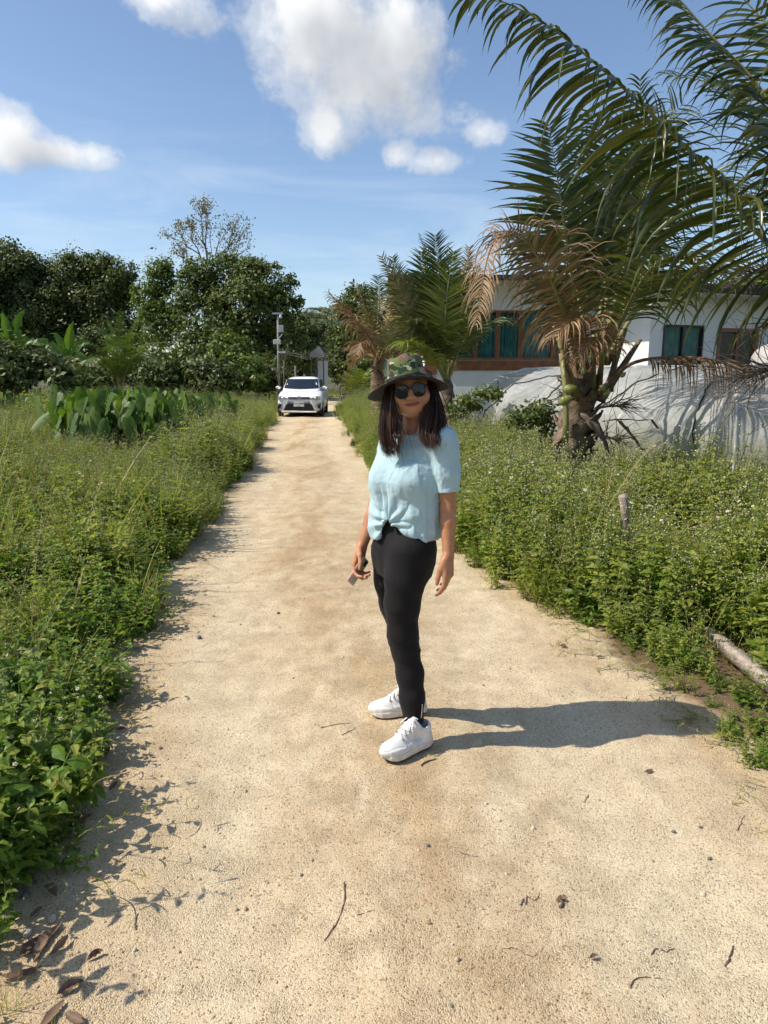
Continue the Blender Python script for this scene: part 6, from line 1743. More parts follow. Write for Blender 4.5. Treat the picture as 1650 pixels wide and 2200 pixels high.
    for vo, vi, sh, el, cut in zip(sleeves(0.0), sleeves(-.008), (shL, shR), (elL, elR), (.775, .80)):
        ax_ = el - sh; L_ = np.linalg.norm(ax_); ax_ = ax_ / L_
        tt = (X - sh[0]) * ax_[0] + (Y - sh[1]) * ax_[1] + (Z - sh[2]) * ax_[2] - cut * L_
        D = smin(D, np.maximum(np.maximum(vo.D, -vi.D), tt), .012)
    # neck opening
    nk = np.sqrt((X - nb[0]) ** 2 + ((Y - nb[1] + .004)) ** 2) - .057
    D = np.maximum(D, np.minimum(-nk, Z - (nb[2] - .030)))
    g.D = D.astype(np.float32)
    V, F = g.mesh(); V = relax(V, F, 2, .5); N = normals(V, F)
    q = V - np.array([.098, 2.92, 0]); fr = q @ Fw; sd = q @ Lf; th = np.arctan2(sd, fr); z = V[:, 2]
    # folds: gathers fan out from the tucked front hem, long drapes below the bust, sleeve creases
    kn = np.array([.098, 2.92, .965]) + Fw * .13
    rel = V - kn; ang = np.arctan2(rel @ Lf, rel[:, 2] + 1e-6); rd = np.linalg.norm(rel, axis=1)
    fan = np.sin(ang * 9 + 1.2 * fbm(V * 9, 2, 3)) * np.exp(-(rd / .14) ** 2) * .0065
    wz = fbm(np.stack([th * 3.2 + z * 1.5, z * 3.0, 0 * z], -1), 3, 8)
    drape = wz * .011 * np.clip((1.20 - z) / .2, 0, 1)
    diag = np.sin((z * 48 + th * 6 + 2.5 * fbm(V * 6, 2, 5))) * .0018 * np.clip(1 - np.abs(z - .93) / .10, 0, 1)
    onarm = np.clip((np.minimum(np.linalg.norm(V - (shL + elL) / 2, axis=1), np.linalg.norm(V - (shR + elR) / 2, axis=1)) < .12).astype(float), 0, 1)
    crea = fbm(V * np.array([26, 26, 9]), 3, 12) * .0042 * onarm
    cru = fbm(V * 30, 3, 22) * .0020
    V = V + N * (fan + drape * (1 - onarm * .7) + diag + crea + cru)[:, None]
    part('t_shirt', V, F, shirt)

    # ================= trousers
    black = cloth_material('black_stretch_cloth', (0.006, 0.0052, 0.0056), (0.0095, 0.008, 0.0088), 0.82, 900.0, 0.04, 0.3)
    g = Vol((-.12, 2.66, .05), (.32, 3.20, 1.04), .0036)
    g.chain(hipL, rL, .03); 
    g2 = Vol((-.12, 2.66, .05), (.32, 3.20, 1.04), .0036); g2.chain(hipR, rR, .03)
    g.D = smin(g.D, g2.D, .012)
    g.column([.72, .78, .84, .90, .96, 1.0], [.088, .088, .087, .087, .088, .088], [2.915] * 6, [.128, .144, .152, .146, .136, .13], [.098, .110, .114, .106, .100, .095], [R(46)] * 6, .03, 'add', 2.1)
    X, Y, Z = g.ax[0][:, None, None], g.ax[1][None, :, None], g.ax[2][None, None, :]
    zl = np.where(Y < 2.95, hipL[-1][2] - .0, hipR[-1][2] + .0)
    g.D = np.maximum(g.D, (zl - Z)).astype(np.float32)
    V, F = g.mesh(); V = relax(V, F, 2, .5); N = normals(V, F)
    z = V[:, 2]
    th = np.arctan2(V[:, 0] - .088, V[:, 1] - 2.92)
    bands = np.zeros(len(V))
    r5 = np.random.default_rng(4)
    for zc, am, wd, sl in ((.455, .0065, .010, .10), (.425, .006, .009, -.12), (.485, .0045, .010, .15), (.53, .004, .012, -.2), (.62, .0045, .012, .2), (.68, .004, .012, -.15), (.74, .005, .013, .25), (.80, .004, .014, -.2), (.36, .003, .010, .1), (.13, .004, .008, .1), (.105, .004, .007, -.1), (.30, .0022, .01, .1)):
        wd = wd * .62
        zz = z - zc - sl * (V[:, 0] - .10) - .012 * fbm(V * 9 + zc * 30, 2, 6)
        bands += .55 * am * np.exp(-(zz / wd) ** 2) * np.clip(1.6 * fbm(V * 11 + zc * 50, 2, 9), 0, 1)
    seam = 0
    V = V + N * (bands + + .0011 * fbm(V * 18, 3, 2) - .0012)[:, None]
    part('trousers', V, F, black)
    # pocket edge and zip at the ankle
    zipm = pm('zip_metal', (0.55, 0.53, 0.50), 0.35, 0.1, 60, metal=0.8)
    zp = MB(); a_ = px(907, 1515, 2.755); b_ = px(905, 1545, 2.745); zp.tube([a_, (a_ + b_) / 2 + np.array([.001, -.002, 0]), b_], .0022, 6)
    o = zp.build('ankle_zip', zipm, root); o.location = tuple(-ox)

    # ================= shoes
    white = pm('white_shoe_leather', (0.74, 0.72, 0.68), 0.5, 0.10, 25, 0.12, 180, 0.4)
    dirty = pm('off_white_rubber', (0.70, 0.64, 0.54), 0.7, 0.14, 20, 0.12, 120, 0.3)
    dark = pm('dark_outsole', (0.10, 0.06, 0.05), 0.9, 0.2, 20)
    lace = pm('white_lace', (0.80, 0.79, 0.76), 0.8, 0.05, 60, 0.3, 500)
    grey = pm('shoe_stitch_grey', (0.34, 0.35, 0.37), 0.8, 0.1, 60)
    def shoe(heel, toe):
        heel = np.array([heel[0], heel[1], 0.0]); toe = np.array([toe[0], toe[1], 0.0])
        f = (toe - heel); L = np.linalg.norm(f); f /= L
        l = np.array([-f[1], f[0], 0.0]); u = np.array([0, 0, 1.0])
        M = np.stack([f, l, u])
        def W(x, y, z): return heel + f * x * L + l * y + u * z
        xs = [0.0, .10, .30, .50, .68, .82, .93, 1.0]
        hw = [.027, .034, .034, .038, .046, .045, .034, .016]
        def outline(vol, grow, z0, z1, k):
            def fn(X, Y, Z):
                a = ((X - heel[0]) * f[0] + (Y - heel[1]) * f[1]) / L; b = (X - heel[0]) * l[0] + (Y - heel[1]) * l[1]
                w = np.interp(a.ravel(), xs, hw).reshape(a.shape) + grow
                d = np.abs(b - .004 * np.sin(a * 3.1)) - w
                end = np.maximum(-a * L - .012 - grow, a * L - L - .006 - grow)
                d = -smin(-d, -end, .035)
                zz = np.maximum(z0 + .010 * np.clip((a - .78) / .22, 0, 1) ** 2 - Z, Z - z1 - .006 * np.clip((.3 - a) / .3, 0, 1))
                return -smin(-d, -zz, .008) + 0 * Z
            m = .06; lo = np.minimum(heel, toe) - m; hi = np.maximum(heel, toe) + m
            lo[2] = z0 - .02; hi[2] = z1 + .04
            vol.op(fn, lo, hi, k)
        lo = np.minimum(heel, toe) - .07; hi = np.maximum(heel, toe) + .07
        s_ = Vol((lo[0], lo[1], -.01), (hi[0], hi[1], .06), .0026); outline(s_, .004, .006, .036, 0); Vs, Fs = s_.mesh(); Vs = relax(Vs, Fs, 1)
        o_ = Vol((lo[0], lo[1], -.01), (hi[0], hi[1], .03), .0026); outline(o_, .001, -.001, .008, 0); Vo, Fo = o_.mesh()
        p = Vol((lo[0], lo[1], .0), (hi[0], hi[1], .16), .0026)
        outline(p, -.001, .026, .052, .0)
        p.ell(W(.80, 0, .040), (.060, .040, .030), M, .015)
        p.ell(W(.60, 0, .050), (.07, .037, .036), M, .02)
        p.cone(W(.62, 0, .070), W(.33, 0, .112), .020, .028, .02)
        p.cone(W(.12, 0, .050), W(.14, 0, .088), .033, .033, .02); p.cone(W(.14, 0, .085), W(.36, 0, .100), .034, .030, .018)
        p.cone(W(.42, 0, .112), W(.34, 0, .132), .022, .018, .008)           # tongue
        p.cone(W(.17, 0, .085), W(.20, 0, .16), .030, .034, .006, 'sub')       # ankle opening
        Vu, Fu = p.mesh(); Vu = relax(Vu, Fu, 2, .5)
        Nu = normals(Vu, Fu); a = ((Vu - heel) @ f) / L
        # panel seams pressed into the leather
        zz = Vu[:, 2]
        groove = np.exp(-((zz - (.050 + .02 * np.clip((a - .55) / .4, 0, 1) * np.clip((1.0 - a) / .25, 0, 1))) / .0022) ** 2) * .0016 + np.exp(-((a - .60 - (zz - .06) * 2.0) / .012) ** 2) * .0016 * (zz > .045)
        Vu = Vu - Nu * groove[:, None]
        lc = MB()
        for k in range(5):
            x = .66 - .068 * k; z = .078 + .0125 * k
            c = lambda t: W(x + .012 * math.sin(t * 3), t * .027, z + .009 * (1 - t * t) + .004)
            lc.tube([c(t) for t in np.linspace(-1, 1, 9)], .0032, 6)
            lc.tube([W(x, -.024, z + .006), W(x - .03, 0, z + .022), W(x - .065, .024, z + .018)], .0028, 5)
            lc.tube([W(x, .024, z + .006), W(x - .03, 0, z + .023), W(x - .065, -.024, z + .018)], .0028, 5)
        for sgn in (-1, 1):
            lc.tube([W(.36, 0, .138), W(.42, sgn * .022, .142), W(.50, sgn * .038, .118), W(.46, sgn * .044, .09)], .0028, 5)
            lc.tube([W(.36, 0, .138), W(.45, sgn * .012, .128), W(.55, sgn * .03, .098)], .0026, 5)
        up_ = part('shoe', Vu, Fu, white)
        so = mk('sole', Vs - ox, Fs, dirty, up_); mk('outsole', Vo - ox, Fo, dark, up_)
        ll = tag(lc.build('laces', lace, up_, True), kind='stuff'); ll.location = tuple(-ox)
        e = MB()
        for k in range(5):
            for sgn in (-1, 1):
                c = W(.64 - .068 * k, sgn * .0275, .080 + .0125 * k)
                e.tube([c - np.array([0, 0, .001]), c + u * .0045], .0026, 6)
        ee = tag(e.build('eyelets', grey, up_), kind='stuff'); ee.location = tuple(-ox)
    shoe((.190, 2.800), (-.005, 2.655))
    shoe((.186, 3.090), (-.062, 3.050))

    # ================= hat
    hat = camo_material()
    hr, hp = R(8.0), R(13)
    uh = np.array([-math.sin(hr), math.sin(hp), math.cos(hr)]); uh /= np.linalg.norm(uh)
    fh = np.array([-0.05, -1.0, 0]); fh -= uh * (fh @ uh); fh /= np.linalg.norm(fh); rh = np.cross(fh, uh); rh = rh if rh[0] > 0 else -rh
    base = px(874, 829, 2.875)
    nth = 96
    prof = [(0.0, .108), (.030, .109), (.056, .107), (.066, .102), (.071, .092), (.0755, .062), (.0795, .034), (.082, .022), (.0835, .018), (.0845, .012), (.086, .004)]
    rows = []
    T = np.linspace(0, 2 * math.pi, nth, endpoint=False)
    crease = 1 + .018 * np.sin(T * 2 + .6) + .008 * np.sin(T * 5)
    prof += [(.100, -.001), (.130, -.004), (.150, -.006), (.161, -.008), (.164, -.0095), (.163, -.012), (.150, -.0105), (.120, -.008), (.092, -.004), (.0835, -.001), (.079, .02), (.070, .075), (.03, .094), (.0, .096)]
    for (r_, z_) in prof:
        side_ = np.abs(np.sin(T)); frontc = np.cos(T)
        droop = np.where(r_ > .086, (max(r_ - .086, 0) / .078) ** 1.5 * (-.020 * side_ ** 2 + .006 * frontc - .004 + .0035 * np.sin(3 * T + 1)), 0)
        wob = .0022 * np.sin(7 * T + z_ * 90) + .003 * np.sin(3 * T + z_ * 40) if .02 < z_ else 0 * T
        rr = (r_ * (crease if r_ < .09 else 1) + wob)
        zz = z_ + droop + (.004 * np.sin(2 * T) + .003 * np.sin(5 * T + 1) if z_ > .07 else 0)
        rows.append(base + np.outer(rr * np.sin(T) * .99, rh) + np.outer(rr * np.cos(T) * 1.06, fh) + np.outer(zz, uh))
    V = np.concatenate(rows); n = len(prof); I = np.arange(n * nth).reshape(n, nth)
    F = np.stack([I[:-1, :], I[1:, :], np.roll(I[1:, :], -1, 1), np.roll(I[:-1, :], -1, 1)], -1).reshape(-1, 4)
    N = normals(V, F)
    V = V + N * (.0012 * fbm(V * 40, 3, 4))[:, None]
    ho = part('hat', V, F, hat)
    under = pm('hat_lining_grey', (0.034, 0.029, 0.028), 0.9, 0.12, 20, 0.2, 300)
    ho.data.materials.append(under)
    mi = np.zeros(len(ho.data.polygons), dtype=np.int32); ring = np.repeat(np.arange(n - 1), nth); mi[(ring >= 15)] = 1
    ho.data.polygons.foreach_set('material_index', mi)
    band = MB(); pts = [base + rh * .0852 * math.sin(t) + fh * .0852 * 1.06 * math.cos(t) + uh * .020 for t in np.linspace(0, 2 * math.pi, 64)]
    bv = []
    for t in np.linspace(0, 2 * math.pi, 65)[:-1]:
        cr = 1 + .018 * math.sin(t * 2 + .6) + .008 * math.sin(t * 5)
        for (r_, z_) in ((.0852, .010), (.0856, .022), (.0838, .0225), (.0832, .010)):
            bv.append(base + rh * r_ * cr * math.sin(t) * .99 + fh * r_ * cr * 1.06 * math.cos(t) + uh * (z_ + .001))
    I = np.arange(64 * 4).reshape(64, 4); J = np.roll(I, -1, 0)
    F = np.stack([I, J, np.roll(J, -1, 1), np.roll(I, -1, 1)], -1).reshape(-1, 4)
    mk('hat_band', np.array(bv) - ox, F, pm('black_hat_band', (0.018, 0.018, 0.022), 0.7, 0.1, 40), ho)

    # ================= sunglasses
    frame = pm('black_acetate', (0.012, 0.012, 0.013), 0.25, 0.05, 40, spec=0.5)
    lens, t, b, out = new_mat('tinted_lens')
    nn_ = t.noise(t.add('ShaderNodeTexCoord').outputs['Object'], 20, 2, .5)
    t.put(b.inputs['Base Color'], t.mix(nn_, (0.013, 0.010, 0.012, 1), (0.02, 0.016, 0.018, 1))); b.inputs['Roughness'].default_value = 0.08; b.inputs['Specular IOR Level'].default_value = 0.42
    fr = MB(); ln = []
    def rim(cx_, k):
        pts = []
        for t in np.linspace(0, 2 * math.pi, 33)[:-1]:
            c, s_ = math.cos(t), math.sin(t)
            x = .0262 * np.sign(c) * abs(c) ** .8; z = .0245 * np.sign(s_) * abs(s_) ** .85 * (1.0 if s_ > 0 else 1.05)
            pts.append((cx_ + x, z))
        return pts
    def wrap(x, z): return H(x, .0955 - 3.2 * x * x, .0065 + z)
    gl = None
    lens_objs = []
    for k, cx_ in enumerate((-.0318, .0318)):
        pts = rim(cx_, k); P3 = [wrap(x, z) for x, z in pts]
        fr.tube(P3 + [P3[0]], .0028, 6, False)
        ctr = wrap(cx_, 0) + fw * .0015
        V = np.array([ctr] + [p + (ctr - p) * .5 + fw * .0008 for p in P3] + P3)
        m_ = len(P3); Fq = [[0, 1 + i, 1 + (i + 1) % m_] for i in range(m_)] + [[1 + i, 1 + m_ + i, 1 + m_ + (i + 1) % m_, 1 + (i + 1) % m_] for i in range(m_)]
        lens_objs.append((V, Fq))
    fr.tube([wrap(-.0085, .006), wrap(0, .0085) + fw * .002, wrap(.0085, .006)], .0024, 6)
    for sx in (-1, 1):
        fr.tube([wrap(sx * .0565, .012), H(sx * .066, .075, .017), H(sx * .074, .03, .016), H(sx * .077, -.015, .012)], .0025, 6)
        fr.tube([wrap(sx * .010, -.004), H(sx * .011, .086, -.012)], .002, 5)
    go_ = fr.build('sunglasses', frame, root, True); go_.location = tuple(-ox)
    for V, Fq in lens_objs:
        lo_ = mk('lens', V, Fq, lens, go_)

    # ================= hair: dark core and long strands in front of both shoulders
    hm, t, b, out = new_mat('brown_black_hair')
    geo = t.add('ShaderNodeNewGeometry')
    c = t.ramp(geo.outputs['Random Per Island'], [(0.0, (0.012, 0.006, 0.0045)), (0.45, (0.034, 0.016, 0.011)), (1.0, (0.14, 0.066, 0.042))])
    t.put(b.inputs['Base Color'], c); b.inputs['Roughness'].default_value = 0.36; b.inputs['Specular IOR Level'].default_value = 0.55; b.inputs['Specular Tint'].default_value = (1.0, 0.72, 0.58, 1)
    r = np.random.default_rng(3)
    def bez(P, t):
        P = [np.array(p) for p in P]
        while len(P) > 1:
            P = [P[i] * (1 - t) + P[i + 1] * t for i in range(len(P) - 1)]
        return P[0]
    Vs, Fs, nv = [], [], 0
    def strand(P, w, seg=11):
        nonlocal nv
        am, ph_ = r.uniform(.001, .0045), r.uniform(0, 6.28); wd_ = r.normal(0, 1, 3) * am
        pts = [bez(P, t) + wd_ * t * math.sin(t * 9 + ph_) for t in np.linspace(0, 1, seg)]
        wv = r.normal(0, 1, 3); wv /= np.linalg.norm(wv)
        vv = []
        for i, p in enumerate(pts):
            tt = i / (seg - 1); ww = w * (1 - .75 * tt ** 2)
            tan = pts[min(i + 1, seg - 1)] - pts[max(i - 1, 0)]; tan /= np.linalg.norm(tan) + 1e-9
            sd_ = np.cross(tan, wv); sd_ /= np.linalg.norm(sd_) + 1e-9; u_ = np.cross(sd_, tan)
            vv += [p + sd_ * ww, p + u_ * ww * .8, p - sd_ * ww]
        for i in range(seg - 1):
            for j in range(3):
                j2 = (j + 1) % 3
                Fs.append((nv + 3 * i + j, nv + 3 * i + j2, nv + 3 * i + 3 + j2, nv + 3 * i + 3 + j))
        Vs.extend(vv); nv += len(vv)
    def lock(guides, n_, w, jit):
        """Strands blended between guide curves given as pixel/depth lists."""
        G = [[px(*q) for q in gd] for gd in guides]
        for _ in range(n_):
            f = r.random() * (len(G) - 1); i = int(min(f, len(G) - 2)); f -= i
            j = r.normal(0, jit, 3); k = r.uniform(-.05, .05)
            P = [a * (1 - f) + c_ * f + j * (.4 + .9 * q / len(G[0])) for q, (a, c_) in enumerate(zip(G[i], G[i + 1]))]
            P[-1] = P[-1] + r.normal(0, jit * 1.6, 3) + (P[-1] - P[-2]) * k
            strand(P, w * r.uniform(.6, 1.3))
    # viewer's left lock
    lock([[(838, 815, 2.87), (826, 850, 2.84), (814, 905, 2.81), (808, 950, 2.805), (832, 984, 2.80)],
          [(842, 815, 2.85), (832, 860, 2.82), (822, 910, 2.785), (814, 955, 2.785), (842, 980, 2.785)],
          [(845, 820, 2.84), (838, 865, 2.81), (838, 910, 2.775), (836, 950, 2.775), (852, 974, 2.78)],
          [(846, 830, 2.835), (840, 870, 2.81), (856, 905, 2.785), (882, 925, 2.775), (855, 968, 2.775)]], 340, .0015, .0045)
    # viewer's right lock
    lock([[(919, 815, 2.855), (923, 860, 2.815), (910, 900, 2.785), (878, 930, 2.76), (914, 956, 2.745)],
          [(927, 812, 2.87), (936, 860, 2.83), (924, 900, 2.775), (905, 930, 2.75), (922, 962, 2.735)],
          [(929, 815, 2.89), (940, 860, 2.84), (944, 900, 2.785), (942, 925, 2.745), (928, 962, 2.735)],
          [(931, 820, 2.91), (943, 865, 2.88), (962, 900, 2.82), (966, 925, 2.775), (944, 955, 2.745)]], 340, .0015, .0045)
    # flyaways round both locks
    lock([[(838, 820, 2.86), (815, 870, 2.83), (802, 920, 2.81), (800, 955, 2.80), (815, 985, 2.80)], [(846, 820, 2.84), (850, 880, 2.79), (872, 920, 2.77), (885, 945, 2.77), (872, 985, 2.77)]], 40, .0008, .012)
    lock([[(921, 815, 2.86), (905, 880, 2.79), (890, 920, 2.76), (880, 945, 2.75), (900, 972, 2.74)], [(930, 815, 2.89), (950, 870, 2.85), (972, 905, 2.80), (970, 940, 2.76), (955, 975, 2.745)]], 40, .0008, .012)
    # behind the neck and at the sides of the skull
    lock([[(850, 800, 2.93), (838, 860, 2.96), (842, 905, 2.98), (850, 940, 3.01), (852, 955, 3.02)],
          [(885, 790, 2.98), (885, 860, 3.0), (890, 905, 3.0), (890, 940, 3.03), (892, 955, 3.04)],
          [(925, 800, 2.95), (932, 860, 2.97), (935, 900, 2.97), (930, 930, 2.99), (928, 945, 3.0)]], 200, .0022, .010)
    hv = Vol((-.06, 2.68, 1.18), (.32, 3.12, 1.62), .004)
    hv.ell(H(0, -.030, .035), (.082, .088, .088), AH, .01)
    hv.cone(H(-.066, -.02, .02), px(832, 880, 2.86), .019, .019, .02); hv.cone(px(832, 880, 2.86), px(834, 945, 2.818), .020, .018, .02)
    hv.cone(H(.066, -.02, .02), px(938, 880, 2.865), .019, .019, .02); hv.cone(px(938, 880, 2.865), px(930, 935, 2.778), .020, .017, .02)
    hv.cone(H(-.03, -.06, -.02), px(868, 930, 3.0), .05, .035, .03); hv.cone(H(.03, -.06, -.02), px(910, 930, 2.99), .05, .035, .03)
    # keep the face free
    hv.ell(H(0, .075, -.02), (.078, .078, .115), AH, .008, 'sub')
    Vh, Fh = hv.mesh(); Vh = relax(Vh, Fh, 1)
    Nh = normals(Vh, Fh); Vh = Vh + Nh * (.003 * np.sin(Vh[:, 0] * 420 + 3 * fbm(Vh * 12, 2, 3)))[:, None]
    core = part('hair', Vh, Fh, hm)
    so = mk('strands', np.array(Vs) - ox, Fs, hm, core)
    tag(so, kind='stuff')

    # ================= the phone in her hand
    pink = pm('pink_phone_case', (0.70, 0.36, 0.36), 0.4, 0.1, 12, spec=0.4)
    t_ = thing('phone', 'pink phone in a clear case held in her lowered hand', 'phone', tuple(ph_c))
    Mx = Matrix(((pw[0], pn[0], pl[0], 0), (pw[1], pn[1], pl[1], 0), (pw[2], pn[2], pl[2], 0), (0, 0, 0, 1)))
    MB().box((-.032, -.0042, -.064), (.032, .0034, .064), Mx, .003).build('case', pink, t_)
    MB().box((-.029, .0036, -.061), (.029, .0045, .061), Mx, .0004).build('back_panel', pm('phone_back', (0.66, 0.60, 0.54), 0.3, 0.2, 30, spec=.5), t_)
    cm = MB().box((-.025, .0047, -.056), (.0, .0070, -.030), Mx, .001).build('camera_module', pm('phone_camera_black', (0.02, 0.02, 0.022), 0.2, 0.05, 30, spec=.6), t_)
    for (a_, c_) in ((-.019, -.050), (-.019, -.036), (-.007, -.043)):
        q0 = pw * a_ + pn * .0071 + pl * c_
        MB().tube([q0, q0 + pn * .0012], .0052, 12).build('lens', lens, cm, True)
make_person()
for _n in ('person', 'phone'):
    bpy.data.objects[_n].location.z += 0.5 * (path_z(.09, 2.73) + path_z(.07, 3.07)) + .001
# ------------------------------------------------------------------ small things on and beside the path
def build_details():
    r = np.random.default_rng(77)
    TW = pm('dry_twig', (.17, .115, .095), .85, .3, 30, .3, 120); DL = leaf_mat('fallen_leaf', [(.17, .10, .075), (.25, .16, .115), (.13, .07, .055), (.30, .21, .15)], .08, .6, .3)
    STONE = pm('grey_stone', (.21, .19, .175), .9, .3, 40, .5, 90); PALE = pm('pale_stone', (.55, .47, .36), .9, .2, 40, .5, 90)
    # twigs: pixel polylines
    T = [([(740, 1905), (741, 1940), (726, 1985), (708, 2008), (696, 2025)], .0045, 'long curved dark twig lying on the path below the shoes'),
         ([(1120, 1948), (1124, 1930)], .004, 'short stub of bark at the left of a small debris cluster'),
         ([(1130, 1945), (1133, 1925), (1150, 1935), (1160, 1920)], .003, 'crooked twig in the small debris cluster on the path'),
         ([(1205, 1950), (1213, 1922)], .0075, 'thick brown twig end right of the debris cluster'),
         ([(1080, 2043), (1110, 2045), (1145, 2060)], .0022, 'thin pale straw below the debris cluster'),
         ([(1355, 2118), (1365, 2100), (1385, 2093), (1420, 2093)], .003, 'hook-shaped twig near the lower right'),
         ([(985, 1832), (1005, 1838), (1028, 1845)], .0026, 'straight thin twig in the middle of the path'),
         ([(1265, 1700), (1255, 1715)], .003, 'tiny twig right of the shadow edge'),
         ([(1585, 1785), (1598, 1755)], .003, 'upright-looking twig near the right weeds'),
         ([(690, 1565), (720, 1558), (752, 1556)], .0035, 'twig lying left of the nearer shoe'),
         ([(735, 1580), (765, 1566)], .003, 'short twig just above the long one near the shoe'),
         ([(905, 1645), (918, 1636), (938, 1630)], .006, 'reddish brown twig beside the nearer shoe'),
         ([(290, 1995), (291, 1970), (297, 1962)], .004, 'small forked brown twig on the pale sand at the left'),
         ([(770, 1975), (790, 1970), (800, 1966)], .0025, 'faint curved straw right of the long twig'),
         ([(1180, 1230), (1215, 1222), (1245, 1221)], .003, 'thin straw lying beyond the resting hand'),
         ([(1400, 2042), (1412, 2030), (1432, 2034), (1450, 2026)], .0035, 'split twig group near the right lower path'),
         ([(1560, 2060), (1572, 2035), (1578, 2020)], .005, 'ragged brown twig near the lower right corner')]
    for P, rad, lab in T:
        rad *= .62
        W = [np.array(tuple(gnd(x, y, 0))) for x, y in P]; c = W[0].copy(); c[2] = 0
        C, L = curve_pts(W, 12) if len(W) > 1 else (W, 0)
        C = [np.array([q[0], q[1], path_z(q[0], q[1]) + rad * .8]) + r.normal(0, .0012, 3) for q in C]
        o = MB().tube([q - c for q in C], [rad * (1 - .45 * i / 11) for i in range(12)], 6).build('twig', TW, None, True); o.location = c
        tag(o, lab, 'twig', 'twigs on the path')
    # stones
    S = [(919, 1818, .011, STONE, 'small blue-grey stone below the nearer shoe'), (1448, 1782, .010, STONE, 'small grey stone on the pale right side'), (1505, 1775, .009, STONE, 'tiny grey stone near the right weeds'), (1525, 1840, .011, STONE, 'dark stone low on the right of the path'),
         (648, 1876, .008, STONE, 'tiny dark stone above the long twig'), (970, 2172, .007, STONE, 'tiny dark pebble at the bottom of the picture'), (598, 1316, .018, STONE, 'grey stone on the path left of the legs'), (428, 1370, .022, STONE, 'dark stone in the weed shadows at the left'),
         (982, 2072, .010, PALE, 'pale pebble near the bottom middle'), (345, 1608, .011, STONE, 'small stone below the weed shadows'), (1300, 1335, .02, PALE, 'pale stone right of the woman'), (55, 1928, .018, STONE, 'bluish stone among the dry leaves at the left'), (20, 1890, .03, PALE, 'round pale stone at the left edge'), (60, 2010, .02, PALE, 'pale stone among the dry leaves'), (112, 1980, .018, PALE, 'small pale stone beside the curled dry leaves')]
    for x, y, s, m, lab in S:
        s *= .8
        g = gnd(x, y); V = []; F = []
        n1, n2 = 7, 9
        for i in range(n1 + 1):
            for j in range(n2):
                a, b = math.pi * i / n1, 2 * math.pi * j / n2
                V.append((math.sin(a) * math.cos(b), math.sin(a) * math.sin(b) * .8, math.cos(a) * .6))
        V = np.array(V); V *= (1 + .22 * fbm(V * 1.6 + x, 2, 3))[:, None]
        F = [(i * n2 + j, i * n2 + (j + 1) % n2, (i + 1) * n2 + (j + 1) % n2, (i + 1) * n2 + j) for i in range(n1) for j in range(n2)]
        o = mk('stone', V * s, F, m, None, True); o.location = (g.x, g.y, s * .40 + path_z(g.x, g.y)); o.rotation_euler = (0, 0, r.uniform(0, 6)); tag(o, lab, 'stone', 'loose stones')
    # fallen dry leaves along the left verge
    D = [(95, 2030, .17, .050, 1.45, 'large curled dry leaf, widest of the pile at the lower left'), (65, 2040, .15, .045, 1.35, 'broad dry leaf at the left of the pile'), (133, 2040, .10, .035, 1.2, 'reddish dry leaf at the right of the pile'), (110, 1922, .11, .034, -.7, 'flat brown leaf below the flowering weeds'), (55, 1836, .11, .028, -.15, 'long reddish leaf under the weeds at the left'), (150, 1830, .09, .028, -.2, 'reddish leaf pointing at the path from the weeds'),
         (245, 1690, .065, .03, 1.3, 'standing brown leaf curl on the path edge'), (190, 1700, .08, .03, .2, 'dark leaf under the weed tips'), (180, 1760, .10, .03, .8, 'split brown leaf beside the path'), (160, 1775, .09, .03, .7, 'pinkish leaf below the split brown leaf'), (205, 2055, .07, .02, .6, 'narrow leaf lying out on the sand'), (150, 2125, .12, .028, .75, 'long pointed brown leaf low at the left'), (110, 2185, .12, .035, 1.3, 'brown leaf cut by the bottom edge'), (160, 2190, .09, .03, -.5, 'small brown leaf at the bottom edge'), (45, 2100, .12, .03, .3, 'dry leaf strip at the left edge'), (20, 1990, .12, .03, 1.0, 'dry leaf by the stones at the left edge'), (80, 1965, .07, .025, 1.2, 'leaf between the stones and the pile'),
         (200, 1890, .06, .02, .4, 'small brown leaf on the sand beside the weeds'), (1205, 1935, .05, .02, .3, 'small brown leaf in the debris cluster'), (1275, 2060, .035, .016, .4, 'small dark leaf low on the right'), (260, 1570, .08, .03, .5, 'brown leaf in the dappled shade'), (230, 1620, .07, .03, 1.5, 'dark leaf below the dappled shade'), (880, 1150, .07, .03, .2, 'leaf crumb beyond the legs'), (1210, 1390, .08, .03, -.3, 'brown leaf at the right verge'), (1290, 1412, .07, .03, .2, 'dark leaf near the grass runners'), (1395, 1655, .05, .02, .3, 'dark leaf below the head of the shadow'), (1240, 1300, .08, .03, .4, 'reddish leaf under the right weeds')]
    for x, y, L, W, a, lab in D:
        L *= .8 * r.uniform(.7, 1.15); W *= .8 * r.uniform(.5, .95)
        g = gnd(x, y); V = []; n = 8; cu = r.uniform(.3, 1.1); bd = r.normal(0, .25)
        for i in range(n + 1):
            t = i / n; w = W * .5 * math.sin(math.pi * min(1, t * .94 + .04)) ** .8
            for k in (-1, -.4, .4, 1):
                V.append((L * (t - .5), w * k + bd * L * (t - .5) ** 2 + r.normal(0, .0012), .004 + .5 * W * cu * k * k * (2 if k > 0 else 1) * math.sin(math.pi * t) + L * .35 * cu * (t - .4) ** 2 + r.normal(0, .0012)))
        F = [(4 * i + k, 4 * i + k + 1, 4 * i + k + 5, 4 * i + k + 4) for i in range(n) for k in range(3)]
        o = mk('dry_leaf', V, F, DL, None, True); o.location = (g.x, g.y, path_z(g.x, g.y) + .003); o.rotation_euler = (r.normal(0, .08), r.normal(0, .08), a); tag(o, lab, 'dry leaf', 'fallen dry leaves')
    # wooden stake
    WOODG = pm('weathered_wood', (.36, .29, .235), .9, .35, 14, .6, 70)
